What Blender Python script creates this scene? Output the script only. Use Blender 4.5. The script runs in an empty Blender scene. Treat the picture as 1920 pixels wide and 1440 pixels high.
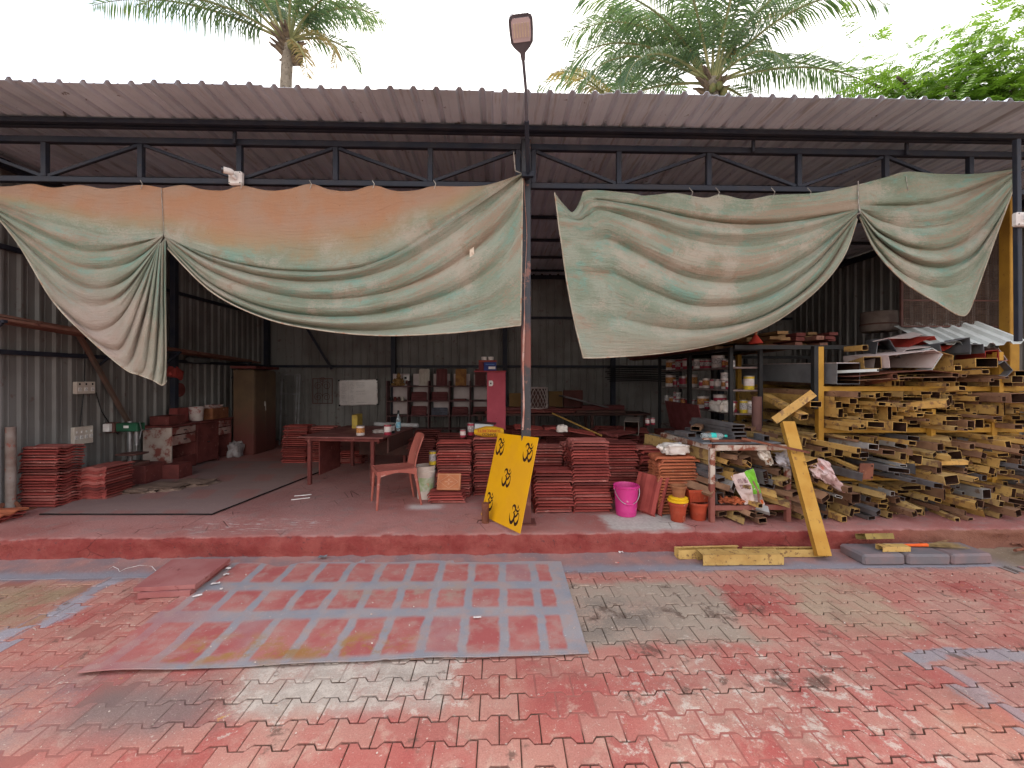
import bpy, bmesh, math, random
from math import sin, cos, pi, radians, tan, atan2, sqrt
from mathutils import Vector, Matrix, Euler, noise
random.seed(7)
SC = bpy.context.scene
COL = SC.collection

# ---------------------------------------------------------------- camera, sky, sun, exposure
F, CX, HY, CH = 800.0, 960.0, 710.0, 1.70          # focal length, centre, horizon (in photo pixels), eye height
TH = math.atan(24 / 800)                           # the camera is turned a little to the right of the shed's depth axis
camd = bpy.data.cameras.new('camera')
camd.sensor_width = 36.0
camd.lens = 36.0 * F / 1920
camd.shift_y = -(720 - HY) / 1920
camd.clip_start, camd.clip_end = 0.05, 2000
cam = bpy.data.objects.new('camera', camd)
cam.location = (0, 0, CH)
cam.rotation_euler = (pi / 2, 0, -TH)
COL.objects.link(cam)
SC.camera = cam

SUN_EL, SUN_AZ = radians(63), radians(4)           # high sun behind the shed, veiled by thin cloud
W = bpy.data.worlds.new('World')
SC.world = W
W.use_nodes = True
wn = W.node_tree
wn.nodes.clear()
wo = wn.nodes.new('ShaderNodeOutputWorld')
wb = wn.nodes.new('ShaderNodeBackground')
wb.inputs['Strength'].default_value = 0.15
sky = wn.nodes.new('ShaderNodeTexSky')
sky.sky_type = 'NISHITA'
sky.sun_disc = False
sky.sun_elevation = SUN_EL
sky.sun_rotation = SUN_AZ
sky.air_density, sky.dust_density, sky.ozone_density = 1.0, 1.0, 1.0
tc = wn.nodes.new('ShaderNodeTexCoord')
cn = wn.nodes.new('ShaderNodeTexNoise')
cn.inputs['Scale'].default_value = 1.15
cn.inputs['Detail'].default_value = 5
cmap = wn.nodes.new('ShaderNodeMapping')
cmap.inputs['Location'].default_value = (5.1, 3.3, 1.7)
cr = wn.nodes.new('ShaderNodeMapRange')
cr.inputs['From Min'].default_value, cr.inputs['From Max'].default_value = 0.42, 0.60
cr.inputs['To Min'].default_value, cr.inputs['To Max'].default_value = 0.3, 0.97
cm = wn.nodes.new('ShaderNodeMix')
cm.data_type = 'RGBA'
cm.inputs['B'].default_value = (7.6, 7.25, 6.8, 1)
wn.links.new(tc.outputs['Generated'], cmap.inputs['Vector'])
wn.links.new(cmap.outputs['Vector'], cn.inputs['Vector'])
wn.links.new(cn.outputs['Fac'], cr.inputs['Value'])
wn.links.new(cr.outputs['Result'], cm.inputs['Factor'])
wn.links.new(sky.outputs['Color'], cm.inputs['A'])
wn.links.new(cm.outputs['Result'], wb.inputs['Color'])
wn.links.new(wb.outputs['Background'], wo.inputs['Surface'])

sund = bpy.data.lights.new('sun', 'SUN')
sund.energy = 1.2
sund.angle = radians(20)
sund.color = (1.0, 0.95, 0.88)
sun = bpy.data.objects.new('sun', sund)
sdir = Vector((sin(SUN_AZ) * cos(SUN_EL), cos(SUN_AZ) * cos(SUN_EL), sin(SUN_EL)))
sun.rotation_euler = sdir.to_track_quat('Z', 'Y').to_euler()
sun.location = (0, 12, 25)
COL.objects.link(sun)

vs = SC.view_settings
SC.display_settings.display_device = 'sRGB'
vs.view_transform = 'Standard'
vs.look = 'None'
vs.exposure = 1.28
vs.gamma = 1.0
vs.use_curve_mapping = False
try:
    SC.cycles.use_denoising = True
    SC.cycles.denoiser = 'OPENIMAGEDENOISE'
    SC.cycles.max_bounces = 6
    SC.cycles.diffuse_bounces = 3
    SC.cycles.glossy_bounces = 2
    SC.cycles.use_adaptive_sampling = True
    SC.cycles.adaptive_threshold = 0.02
    SC.cycles.transparent_max_bounces = 12
except Exception:
    pass

# ---------------------------------------------------------------- helpers
def ray(px, py):
    u = px - CX
    return Vector((F * sin(TH) + u * cos(TH), F * cos(TH) - u * sin(TH), HY - py))
def at(px, py, Y):
    d = ray(px, py); t = Y / d.y
    return Vector((d.x * t, Y, CH + d.z * t))
def on(px, py, z):
    d = ray(px, py); t = (z - CH) / d.z
    return Vector((d.x * t, d.y * t, z))
def V(*a): return Vector(a)

def link(o, parent=None):
    COL.objects.link(o)
    if parent is not None: o.parent = parent
    return o
def tag(o, label=None, cat=None, group=None, kind=None):
    if label: o['label'] = label
    if cat: o['category'] = cat
    if group: o['group'] = group
    if kind: o['kind'] = kind
    return o
def thing(name, label, cat, loc=(0, 0, 0), rz=0, group=None, rot=None):
    o = bpy.data.objects.new(name, None)
    o.empty_display_size = 0.05
    o.location = loc
    o.rotation_euler = rot if rot else (0, 0, rz)
    link(o)
    return tag(o, label, cat, group)
def dup(root, loc=None, rz=None, label=None, group=None, parent=None, rot=None):
    r = root.copy(); link(r, parent)
    if parent is not None: r.parent = parent
    if loc is not None: r.location = loc
    if rz is not None: r.rotation_euler = (0, 0, rz)
    if rot is not None: r.rotation_euler = rot
    if label: r['label'] = label
    if group: r['group'] = group
    for ch in list(root.children):
        dup(ch, parent=r)
    return r

ORD = 'zeroth first second third fourth fifth sixth seventh eighth ninth tenth eleventh twelfth thirteenth fourteenth fifteenth sixteenth seventeenth eighteenth nineteenth'.split()
TENS = {2: 'twent', 3: 'thirt', 4: 'fort', 5: 'fift', 6: 'sixt'}
def nth(n):
    if n < 20: return ORD[n]
    t, u = divmod(n, 10)
    return TENS[t] + ('ieth' if u == 0 else 'y-' + ORD[u])

class MB:
    """collects shapes into one mesh"""
    def __init__(s): s.v, s.f, s.m, s.uv = [], [], [], []
    def add(s, vs, fs, mi=0, M=None):
        o = len(s.v)
        s.v += [tuple(M @ Vector(p)) if M is not None else tuple(p) for p in vs]
        s.f += [tuple(i + o for i in f) for f in fs]
        s.m += [mi] * len(fs)
        return s
    def box(s, c, d, mi=0, M=None, b=0.0, R=None):
        hx, hy, hz = d[0] / 2, d[1] / 2, d[2] / 2
        T = Matrix.Translation(Vector(c))
        if R is not None: T = T @ Euler(R).to_matrix().to_4x4()
        if M is not None: T = M @ T
        if b <= 0:
            vs = [(x, y, z) for x in (-hx, hx) for y in (-hy, hy) for z in (-hz, hz)]
            fs = [(0, 1, 3, 2), (4, 6, 7, 5), (0, 4, 5, 1), (2, 3, 7, 6), (0, 2, 6, 4), (1, 5, 7, 3)]
            return s.add(vs, fs, mi, T)
        b = min(b, hx * .49, hy * .49, hz * .49)
        vs, ix = [], {}
        for sx in (-1, 1):
            for sy in (-1, 1):
                for sz in (-1, 1):
                    for a in range(3):
                        p = [sx * hx, sy * hy, sz * hz]
                        for k in range(3):
                            if k != a: p[k] -= (sx, sy, sz)[k] * b
                        ix[(sx, sy, sz, a)] = len(vs); vs.append(p)
        fs = []
        def I(sg, a): return ix[(sg[0], sg[1], sg[2], a)]
        for a in range(3):
            o1, o2 = (a + 1) % 3, (a + 2) % 3
            for sa in (-1, 1):
                q = []
                for s1, s2 in ((-1, -1), (1, -1), (1, 1), (-1, 1)):
                    sg = [0, 0, 0]; sg[a] = sa; sg[o1] = s1; sg[o2] = s2
                    q.append(I(sg, a))
                fs.append(tuple(q))
            for s1 in (-1, 1):
                for s2 in (-1, 1):
                    A = [0, 0, 0]; A[a] = -1; A[o1] = s1; A[o2] = s2
                    B = list(A); B[a] = 1
                    fs.append((I(A, o1), I(B, o1), I(B, o2), I(A, o2)))
        for sx in (-1, 1):
            for sy in (-1, 1):
                for sz in (-1, 1):
                    fs.append((ix[(sx, sy, sz, 0)], ix[(sx, sy, sz, 1)], ix[(sx, sy, sz, 2)]))
        return s.add(vs, fs, mi, T)
    def bar(s, p, q, w, h=None, mi=0, up=(0, 0, 1), b=0.0):
        p, q = Vector(p), Vector(q); h = h or w
        y = (q - p); L = y.length; y.normalize()
        u = Vector(up)
        if abs(u.dot(y)) > .98: u = Vector((1, 0, 0))
        x = y.cross(u).normalized(); z = x.cross(y)
        M = Matrix((x, y, z)).transposed().to_4x4(); M.translation = (p + q) / 2
        return s.box((0, 0, 0), (w, L, h), mi, M, b)
    def lathe(s, prof, n=16, mi=0, M=None, cap=True):
        vs = [(r * cos(2 * pi * k / n), r * sin(2 * pi * k / n), z) for r, z in prof for k in range(n)]
        fs = [(i * n + k, i * n + (k + 1) % n, (i + 1) * n + (k + 1) % n, (i + 1) * n + k) for i in range(len(prof) - 1) for k in range(n)]
        if cap:
            fs.append(tuple(range(n))); fs.append(tuple((len(prof) - 1) * n + k for k in range(n)))
        return s.add(vs, fs, mi, M)
    def sweep(s, pts, r, n=8, mi=0, M=None, flat=1.0):
        pts = [Vector(p) for p in pts]
        rs = r if isinstance(r, (list, tuple)) else [r] * len(pts)
        vs = []; u = None
        for i, p in enumerate(pts):
            t = (pts[min(i + 1, len(pts) - 1)] - pts[max(i - 1, 0)]).normalized()
            if u is None:
                u = t.cross(Vector((0, 0, 1)))
                if u.length < .05: u = t.cross(Vector((1, 0, 0)))
            u = (u - t * u.dot(t)).normalized(); w = t.cross(u)
            vs += [p + (u * cos(2 * pi * k / n) + w * sin(2 * pi * k / n) * flat) * rs[i] for k in range(n)]
        m = len(pts)
        fs = [(i * n + k, i * n + (k + 1) % n, (i + 1) * n + (k + 1) % n, (i + 1) * n + k) for i in range(m - 1) for k in range(n)]
        fs += [tuple(range(n)), tuple((m - 1) * n + k for k in range(n))]
        return s.add(vs, fs, mi, M)
    def prism(s, outline, z0, z1, mi=0, M=None):
        n = len(outline)
        vs = [(x, y, z0) for x, y in outline] + [(x, y, z1) for x, y in outline]
        fs = [tuple(range(n)), tuple(range(n, 2 * n))] + [(k, (k + 1) % n, n + (k + 1) % n, n + k) for k in range(n)]
        return s.add(vs, fs, mi, M)
    def sheet(s, P, nu, nv, th, mi=0, M=None):
        """P(u,v)->point for u,v in 0..1: a sheet with thickness th along its normal"""
        g = [[Vector(P(i / nu, j / nv)) for j in range(nv + 1)] for i in range(nu + 1)]
        top, bot = [], []
        for i in range(nu + 1):
            for j in range(nv + 1):
                a = g[min(i + 1, nu)][j] - g[max(i - 1, 0)][j]
                b = g[i][min(j + 1, nv)] - g[i][max(j - 1, 0)]
                nrm = a.cross(b)
                if nrm.length < 1e-12: nrm = Vector((0, 0, 1))
                nrm.normalize()
                top.append(g[i][j]); bot.append(g[i][j] - nrm * th)
        N = len(top); k = nv + 1
        fs = []
        for i in range(nu):
            for j in range(nv):
                a, b, c, d = i * k + j, (i + 1) * k + j, (i + 1) * k + j + 1, i * k + j + 1
                fs += [(a, b, c, d), (N + d, N + c, N + b, N + a)]
        for i in range(nu):
            for j in (0, nv):
                a, b = i * k + j, (i + 1) * k + j
                fs.append((a, b, N + b, N + a))
        for j in range(nv):
            for i in (0, nu):
                a, b = i * k + j, i * k + j + 1
                fs.append((a, b, N + b, N + a))
        return s.add(top + bot, fs, mi, M)
    def mesh(s, name, mats, smooth=None, recalc=True):
        me = bpy.data.meshes.new(name)
        me.from_pydata(s.v, [], s.f)
        for m in (mats if isinstance(mats, (list, tuple)) else [mats]): me.materials.append(m)
        if any(s.m): me.polygons.foreach_set('material_index', s.m)
        if recalc:
            bm = bmesh.new(); bm.from_mesh(me)
            bmesh.ops.recalc_face_normals(bm, faces=bm.faces)
            bm.to_mesh(me); bm.free()
        if smooth is not None:
            me.polygons.foreach_set('use_smooth', [True] * len(me.polygons))
            me.set_sharp_from_angle(angle=radians(smooth))
        me.update()
        return me
    def build(s, name, mats, parent=None, smooth=None, recalc=True, loc=None, rot=None):
        o = bpy.data.objects.new(name, s.mesh(name, mats, smooth, recalc))
        if loc is not None: o.location = loc
        if rot is not None: o.rotation_euler = rot
        return link(o, parent)
def obj(name, me, parent=None, loc=(0, 0, 0), rot=(0, 0, 0)):
    o = bpy.data.objects.new(name, me); o.location = loc; o.rotation_euler = rot
    return link(o, parent)

def cr_spline(pts, t):
    """Catmull-Rom through pts (tuples), t in 0..len-1"""
    n = len(pts); i = min(int(t), n - 2); f = t - i
    p0, p1, p2, p3 = pts[max(i - 1, 0)], pts[i], pts[i + 1], pts[min(i + 2, n - 1)]
    return tuple(.5 * (2 * b + (c - a) * f + (2 * a - 5 * b + 4 * c - d) * f * f + (3 * b - a - 3 * c + d) * f ** 3) for a, b, c, d in zip(p0, p1, p2, p3))

# ---- shader helpers
class NT:
    def __init__(s, name):
        s.mat = bpy.data.materials.new(name); s.mat.use_nodes = True
        s.t = s.mat.node_tree; s.t.nodes.clear()
        s.out = s.t.nodes.new('ShaderNodeOutputMaterial')
        s.bsdf = s.t.nodes.new('ShaderNodeBsdfPrincipled')
        s.t.links.new(s.bsdf.outputs[0], s.out.inputs['Surface'])
        s._pos = None
    def n(s, typ): return s.t.nodes.new('ShaderNode' + typ)
    def put(s, sock, v):
        if v is None: return
        if hasattr(v, 'is_output'): s.t.links.new(v, sock)
        else:
            if isinstance(v, (tuple, list)) and len(v) == 3 and len(sock.default_value) == 4: v = (*v, 1)
            sock.default_value = v
    def pos(s):
        if s._pos is None: s._pos = s.n('NewGeometry').outputs['Position']
        return s._pos
    def objc(s): return s.n('TexCoord').outputs['Object']
    def uvc(s): return s.n('TexCoord').outputs['UV']
    def rnd(s): return s.n('ObjectInfo').outputs['Random']
    def sep(s, v):
        x = s.n('SeparateXYZ'); s.put(x.inputs[0], v); return x.outputs
    def comb(s, x, y, z):
        c = s.n('CombineXYZ'); s.put(c.inputs[0], x); s.put(c.inputs[1], y); s.put(c.inputs[2], z); return c.outputs[0]
    def scale(s, v, k):
        m = s.n('Mapping'); s.put(m.inputs['Vector'], v); m.inputs['Scale'].default_value = k; return m.outputs[0]
    def math(s, op, a, b=None, c=None):
        m = s.n('Math'); m.operation = op
        s.put(m.inputs[0], a); s.put(m.inputs[1], b); s.put(m.inputs[2], c); return m.outputs[0]
    def mul(s, *a):
        r = a[0]
        for b in a[1:]: r = s.math('MULTIPLY', r, b)
        return r
    def noise(s, v, sc, det=4, rough=.55, dist=0, col=False):
        x = s.n('TexNoise'); s.put(x.inputs['Vector'], v)
        x.inputs['Scale'].default_value = sc; x.inputs['Detail'].default_value = det
        x.inputs['Roughness'].default_value = rough; x.inputs['Distortion'].default_value = dist
        return x.outputs['Color' if col else 'Fac']
    def vor(s, v, sc, feat='F1', out='Distance'):
        x = s.n('TexVoronoi'); x.feature = feat; s.put(x.inputs['Vector'], v); x.inputs['Scale'].default_value = sc; return x.outputs[out]
    def ss(s, x, a, b, lo=0, hi=1):
        m = s.n('MapRange'); m.interpolation_type = 'SMOOTHSTEP'
        if a > b: a, b, lo, hi = b, a, hi, lo
        s.put(m.inputs['Value'], x)
        m.inputs['From Min'].default_value, m.inputs['From Max'].default_value = a, b
        m.inputs['To Min'].default_value, m.inputs['To Max'].default_value = lo, hi
        return m.outputs[0]
    def mix(s, f, a, b, blend='MIX'):
        m = s.n('Mix'); m.data_type = 'RGBA'; m.blend_type = blend
        s.put(m.inputs['Factor'], f); s.put(m.inputs['A'], a); s.put(m.inputs['B'], b); return m.outputs['Result']
    def rect(s, x, y, x0, x1, y0, y1, so=.03):
        return s.mul(s.ss(x, x0 - so, x0 + so), s.ss(x, x1 + so, x1 - so), s.ss(y, y0 - so, y0 + so), s.ss(y, y1 + so, y1 - so))
    def bump(s, h, st=.3, d=.01):
        b = s.n('Bump'); b.inputs['Strength'].default_value = st; b.inputs['Distance'].default_value = d
        s.put(b.inputs['Height'], h); s.t.links.new(b.outputs[0], s.bsdf.inputs['Normal'])
    def done(s, col, rough=.7, metal=0, spec=.2, sheen=0):
        s.put(s.bsdf.inputs['Base Color'], col); s.put(s.bsdf.inputs['Roughness'], rough)
        s.put(s.bsdf.inputs['Metallic'], metal); s.put(s.bsdf.inputs['Specular IOR Level'], spec)
        return s.mat
def mat(name, c, c2=None, sc=4, c3=None, sc3=14, t3=.6, rough=.7, metal=0, bump=0, bsc=80, rnd=0, spec=.16, obj=False):
    """base colour with blotches of c2, spots of c3 (share above t3), fine bump, brightness differing by object"""
    t = NT(name); p = t.objc() if obj else t.pos()
    n0 = t.noise(p, sc, 3)
    col = t.mix(t.ss(n0, .35, .68), c, c2 or tuple(k * .75 for k in c))
    if c3: col = t.mix(t.ss(t.noise(p, sc3, 4, .65), t3, t3 + .1), col, c3)
    if rnd:
        h = t.n('HueSaturation'); t.put(h.inputs['Value'], t.ss(t.rnd(), 0, 1, 1 - rnd, 1 + rnd)); t.put(h.inputs['Color'], col); col = h.outputs[0]
    if bump: t.bump(t.noise(p, bsc, 2), bump, .004)
    rr = t.ss(n0, .2, .8, max(rough - .12, .03), min(rough + .12, 1))
    return t.done(col, rr, metal, spec)
def text_mesh(body, size, mat_, depth=.001, name='lettering', align='CENTER'):
    cu = bpy.data.curves.new(name, 'FONT'); cu.body = body; cu.size = size; cu.extrude = depth
    cu.align_x = align; cu.align_y = 'CENTER'; cu.resolution_u = 3
    o = bpy.data.objects.new(name, cu); COL.objects.link(o)
    dg = bpy.context.evaluated_depsgraph_get()
    me = bpy.data.meshes.new_from_object(o.evaluated_get(dg))
    bpy.data.objects.remove(o); bpy.data.curves.remove(cu)
    me.materials.clear(); me.materials.append(mat_)
    return me
# ---------------------------------------------------------------- the setting: ground, pavers, apron, platform
def paint_ground(t, x, y, wob, base):
    """years of spray paint on the yard: rectangles masked by whatever lay there, over a base colour"""
    big_ = t.noise(t.pos(), 2.6, 5, .6)
    fine = t.noise(t.pos(), 60, 4, .75)
    jit_ = t.math('ADD', t.math('MULTIPLY', t.math('SUBTRACT', t.rnd(), .5), .16), t.math('MULTIPLY', t.math('SUBTRACT', fine, .5), .16))
    xx = t.math('ADD', t.math('ADD', x, jit_), t.math('ADD', t.math('MULTIPLY', t.math('SUBTRACT', wob, .5), .14), t.math('MULTIPLY', t.math('SUBTRACT', big_, .5), .22)))
    yy = t.math('ADD', y, t.math('ADD', t.math('MULTIPLY', t.math('SUBTRACT', t.noise(t.pos(), 9.3, 4), .5), .14), t.math('MULTIPLY', t.math('SUBTRACT', big_, .5), -.2)))
    col = base
    def lay(m, c, a=1.0):
        nonlocal col
        col = t.mix(t.mul(m, a), col, c)
    n1 = t.math('ADD', t.noise(t.pos(), 3.1, 5), t.math('MULTIPLY', t.math('SUBTRACT', fine, .5), .5))
    lay(t.rect(xx, yy, .40, 1.68, 2.70, 3.52, .06), (.36, .29, .23), t.ss(n1, .15, .6, .6, .97))
    lay(t.rect(xx, yy, .42, 1.2, 2.76, 3.25, .12), (.20, .165, .14), t.ss(n1, .35, .62, 0, .85))
    lay(t.rect(xx, yy, 2.25, 2.92, 2.76, 3.60, .10), (.42, .31, .22), t.ss(n1, .25, .62, .35, .9))
    lay(t.rect(xx, yy, -1.42, -.22, 2.20, 2.62, .08), (.46, .40, .345), t.ss(n1, .25, .58, .4, .95))
    lay(t.rect(xx, yy, -2.12, -1.50, 2.08, 2.44, .14), (.19, .155, .145), .8)
    lay(t.rect(xx, yy, -5.6, -3.28, 2.85, 3.62, .12), (.30, .225, .135), t.ss(n1, .3, .6, .2, .85))
    lay(t.rect(xx, yy, -3.27, -3.13, 2.0, 3.86, .03), (.31, .325, .37), .8)
    lay(t.rect(xx, yy, -3.05, -2.2, 1.2, 2.55, .16), (.22, .18, .18), t.ss(n1, .35, .62, 0, .6))
    lay(t.rect(xx, yy, 2.52, 5.8, 2.48, 2.60, .018), (.28, .275, .30), .8)
    lay(t.rect(xx, yy, 2.52, 2.66, 1.3, 2.58, .025), (.30, .27, .285), .7)
    lay(t.rect(xx, yy, 2.66, 5.8, 1.2, 2.47, .04), (.36, .19, .165), .55)
    lay(t.ss(yy, 3.66, 3.76), (.20, .19, .215), t.ss(n1, .3, .6, .45, .9))
    return col

tp = NT('painted_paver')
xyz = tp.sep(tp.pos())
wob = tp.noise(tp.pos(), 7.0, 4)
red = tp.mix(tp.ss(tp.noise(tp.pos(), 1.7, 5), .35, .65), (.385, .095, .083), (.45, .165, .135))
red = tp.mix(tp.ss(tp.noise(tp.pos(), .8, 3), .5, .72, 0, .7), red, (.50, .255, .17))
red = tp.mix(tp.ss(tp.rnd(), .1, 1, 0, .6), red, (.45, .24, .19))
red = tp.mix(tp.ss(tp.noise(tp.comb(tp.rnd(), tp.rnd(), 0), 40, 1), .55, .7, 0, .55), red, (.33, .08, .07))
red = tp.mix(tp.ss(tp.noise(tp.pos(), 6.5, 6, .7, .4), .53, .68, 0, .5), red, (.54, .37, .29))
red = tp.mix(tp.ss(tp.noise(tp.pos(), 1.05, 6, .7), .47, .62, 0, .5), red, (.48, .33, .26))
col = paint_ground(tp, xyz[0], xyz[1], wob, red)
big = tp.noise(tp.pos(), 9.5, 8, .78, .15)
patchy = tp.rect(xyz[0], xyz[1], .55, 2.15, 1.75, 2.62, .25)
patch2 = tp.rect(xyz[0], xyz[1], -1.45, -.15, 2.15, 2.66, .12)
wet = tp.math('ADD', tp.mul(patchy, .085), tp.mul(patch2, .11))
col = tp.mix(tp.ss(tp.math('ADD', big, wet), .60, .68, 0, .72), col, (.58, .50, .43))
dk2 = tp.noise(tp.pos(), 2.3, 8, .78)
col = tp.mix(tp.ss(dk2, .50, .66, 0, .55), col, tp.mix(.55, col, (.13, .085, .065)))
dk = tp.noise(tp.scale(tp.pos(), (1, 1, 1)), 4.1, 7, .7, .3)
col = tp.mix(tp.ss(tp.math('ADD', dk, tp.mul(tp.rect(xyz[0], xyz[1], .5, 2.2, 2.1, 3.3, .3), .05)), .60, .68, 0, .75), col, (.11, .07, .055))
sp = tp.noise(tp.pos(), 46, 3, .7)
col = tp.mix(tp.ss(sp, .63, .69, 0, .7), col, (.60, .50, .42))
ye = tp.noise(tp.pos(), 9, 4)
col = tp.mix(tp.ss(ye, .71, .76, 0, .7), col, (.55, .30, .07))
grain = tp.noise(tp.pos(), 130, 4, .8)
col = tp.mix(tp.ss(grain, .42, .72, 0, .6), col, tp.mix(.6, col, (.07, .035, .03)))
col = tp.mix(tp.ss(grain, .42, .28, 0, .35), col, (.55, .40, .34))
tp.bump(tp.math('ADD', tp.math('MULTIPLY', grain, .5), tp.noise(tp.pos(), 35, 5)), .35, .006)
M_PAVER = tp.done(col, tp.ss(big, .3, .7, .7, .95), 0, .10)

tp = NT('joint_dirt')
xyz = tp.sep(tp.pos())
dirt = tp.mix(tp.ss(tp.noise(tp.pos(), 14, 5), .35, .65), (.055, .036, .028), (.12, .07, .05))
redj = paint_ground(tp, xyz[0], xyz[1], tp.noise(tp.pos(), 7, 4), tp.mix(tp.noise(tp.pos(), 2, 4), (.33, .09, .08), (.40, .17, .14)))
fill = tp.math('MAXIMUM', tp.ss(tp.math('ADD', xyz[0], tp.mul(tp.noise(tp.pos(), 2.3, 4), 1.2)), -.45, -1.1), tp.ss(xyz[2], -.006, -.0032))
col = tp.mix(tp.mul(fill, .8), dirt, redj)
tp.bump(tp.noise(tp.pos(), 120, 4), .5, .005)
M_JOINT = tp.done(col, .95, 0, .1)

# ground sheet to the horizon
M_SOIL = mat('yard_soil', (.17, .12, .09), (.24, .18, .13), 1.5, rough=.95, bump=.4)
g = MB(); g.add([(-400, -200, -.09), (400, -200, -.09), (400, 600, -.09), (-400, 600, -.09)], [(0, 1, 2, 3)])
tag(g.build('ground', M_SOIL), kind='structure')

# pavement: sand bed with interlocking pavers on it
X0, X1, Y0, Y1 = -6.6, 6.8, .2, 3.80
bed = MB()
nx, ny = 140, 44
def bedz(x, y):
    k = max(0, min(1, (-1.2 - x) / .7))
    k = max(k, min(1, max(0, (noise.noise(V(x * 1.3, y * 1.7, 8)) - .05) * 3.2)))
    return -.011 + .0084 * k + .0015 * noise.noise(V(x * 2, y * 2, 3))
vsb = [(X0 + (X1 - X0) * i / nx, Y0 + (Y1 - Y0) * j / ny, 0) for i in range(nx + 1) for j in range(ny + 1)]
vsb = [(x, y, bedz(x, y)) for x, y, _ in vsb]
fsb = [(i * (ny + 1) + j, (i + 1) * (ny + 1) + j, (i + 1) * (ny + 1) + j + 1, i * (ny + 1) + j + 1) for i in range(nx) for j in range(ny)]
bed.add(vsb, fsb)
pavement = tag(bed.build('pavement', M_JOINT, recalc=False), kind='structure')
PX, PY, PA = .2, .146, .0165
def paver_geo(gap=.0055):
    gx = .003
    top = [(-PX / 2 + gx, PA), (-.062, PA), (-.038, -PA), (.038, -PA), (.062, PA), (PX / 2 - gx, PA)]
    o = [(x, PY / 2 + d - gap) for x, d in top] + [(x, -(PY / 2 + d - gap)) for x, d in reversed(top)]
    inn = [(x * .955, y * .94) for x, y in o]
    n = len(o)
    vs = [(x, y, 0) for x, y in inn] + [(x, y, -.0035) for x, y in o] + [(x, y, -.03) for x, y in o]
    fs = [tuple(range(n - 1, -1, -1))] + [(k, (k + 1) % n, n + (k + 1) % n, n + k) for k in range(n)] + [(n + k, n + (k + 1) % n, 2 * n + (k + 1) % n, 2 * n + k) for k in range(n)]
    return vs, fs
pv, pf = paver_geo()
pb = MB(); pb.add(pv, pf)
paver_me = pb.mesh('paver', M_PAVER)
MATC = [on(145, 1268, 0), on(1105, 1233, 0), on(1052, 1055, 0), on(428, 1052, 0)]   # corners of the big painted sheet
def inside(x, y, poly, m=0):
    s = True
    for i in range(len(poly)):
        a, b = poly[i], poly[(i + 1) % len(poly)]
        if (b.x - a.x) * (y - a.y) - (b.y - a.y) * (x - a.x) < m: s = False
    return s
spots = []
k = -9
while True:
    yc = 1.927 + k * PY
    if yc > Y1 - .06: break
    off = .1 if k % 2 else 0
    i = int((X0 - off) / PX)
    while i * PX + off < X1:
        xc = i * PX + off
        if yc > Y0 and xc > X0 + .1 and not 4.52 < xc < 4.68:
            u = Vector((xc, yc)); dpt = cos(TH) * yc + sin(TH) * xc
            px = CX + F * (cos(TH) * xc - sin(TH) * yc) / dpt if dpt > .3 else 9999
            py = HY + F * CH / dpt if dpt > .3 else 9999
            seen = -30 < px < 1950 and py < 1475 and not inside(xc, yc, MATC, .1)
            spots.append((0 if seen else 1, dpt, xc, yc))
        i += 1
    k += 1
spots.sort()
rp = random.Random(3)
rest = MB()
for j, (hid, d, xc, yc) in enumerate(spots):
    tilt = (rp.gauss(0, .004), rp.gauss(0, .004), rp.gauss(0, .006))
    z = rp.gauss(0, .0012)
    if not hid and j < 300:
        obj('paver', paver_me, pavement, (xc, yc, z), tilt)
    else:
        rest.add(pv, pf, 0, Matrix.Translation((xc, yc, z)) @ Euler(tilt).to_matrix().to_4x4())
tag(rest.build('pavers', M_PAVER, pavement), kind='stuff')
# covered drain channel at the right
M_CONC = mat('old_concrete', (.22, .19, .18), (.30, .24, .22), 3, (.10, .07, .06), 12, .58, rough=.9, bump=.5)
dr = MB(); dr.box((4.60, 2.6, -.02), (.035, 2.3, .05)); dr.box((4.54, 2.6, -.03), (.03, 2.3, .05)); dr.box((4.66, 2.6, -.03), (.03, 2.3, .05))
tag(dr.build('kerb', M_CONC), kind='structure')

# sloping apron between pavers and platform
ta = NT('apron_concrete')
xyz = ta.sep(ta.pos())
n1 = ta.noise(ta.pos(), 4, 6)
col = ta.mix(ta.ss(n1, .35, .65), (.215, .15, .155), (.33, .17, .15))
col = ta.mix(ta.ss(ta.math('ADD', xyz[1], ta.mul(ta.noise(ta.pos(), 6, 4), .16)), 3.98, 3.86, 0, .8), col, (.23, .23, .265))
col = ta.mix(ta.ss(xyz[0], 4.4, 4.8), col, ta.mix(n1, (.15, .11, .075), (.28, .20, .14)))
col = ta.mix(ta.ss(ta.noise(ta.pos(), 50, 4, .7), .62, .68, 0, .6), col, (.45, .40, .37))
ta.bump(ta.noise(ta.pos(), 40, 6), .6, .008)
M_APRON = ta.done(col, .92, 0, .2)
ap = MB()
ap.sheet(lambda u, v: (-6.6 + 13.4 * u, 3.735 + .415 * v, .003 + .03 * v * v + .006 * noise.noise(V(u * 60, v * 3, 1))), 160, 6, .03)
tag(ap.build('apron', M_APRON, smooth=40), kind='structure')

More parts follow.
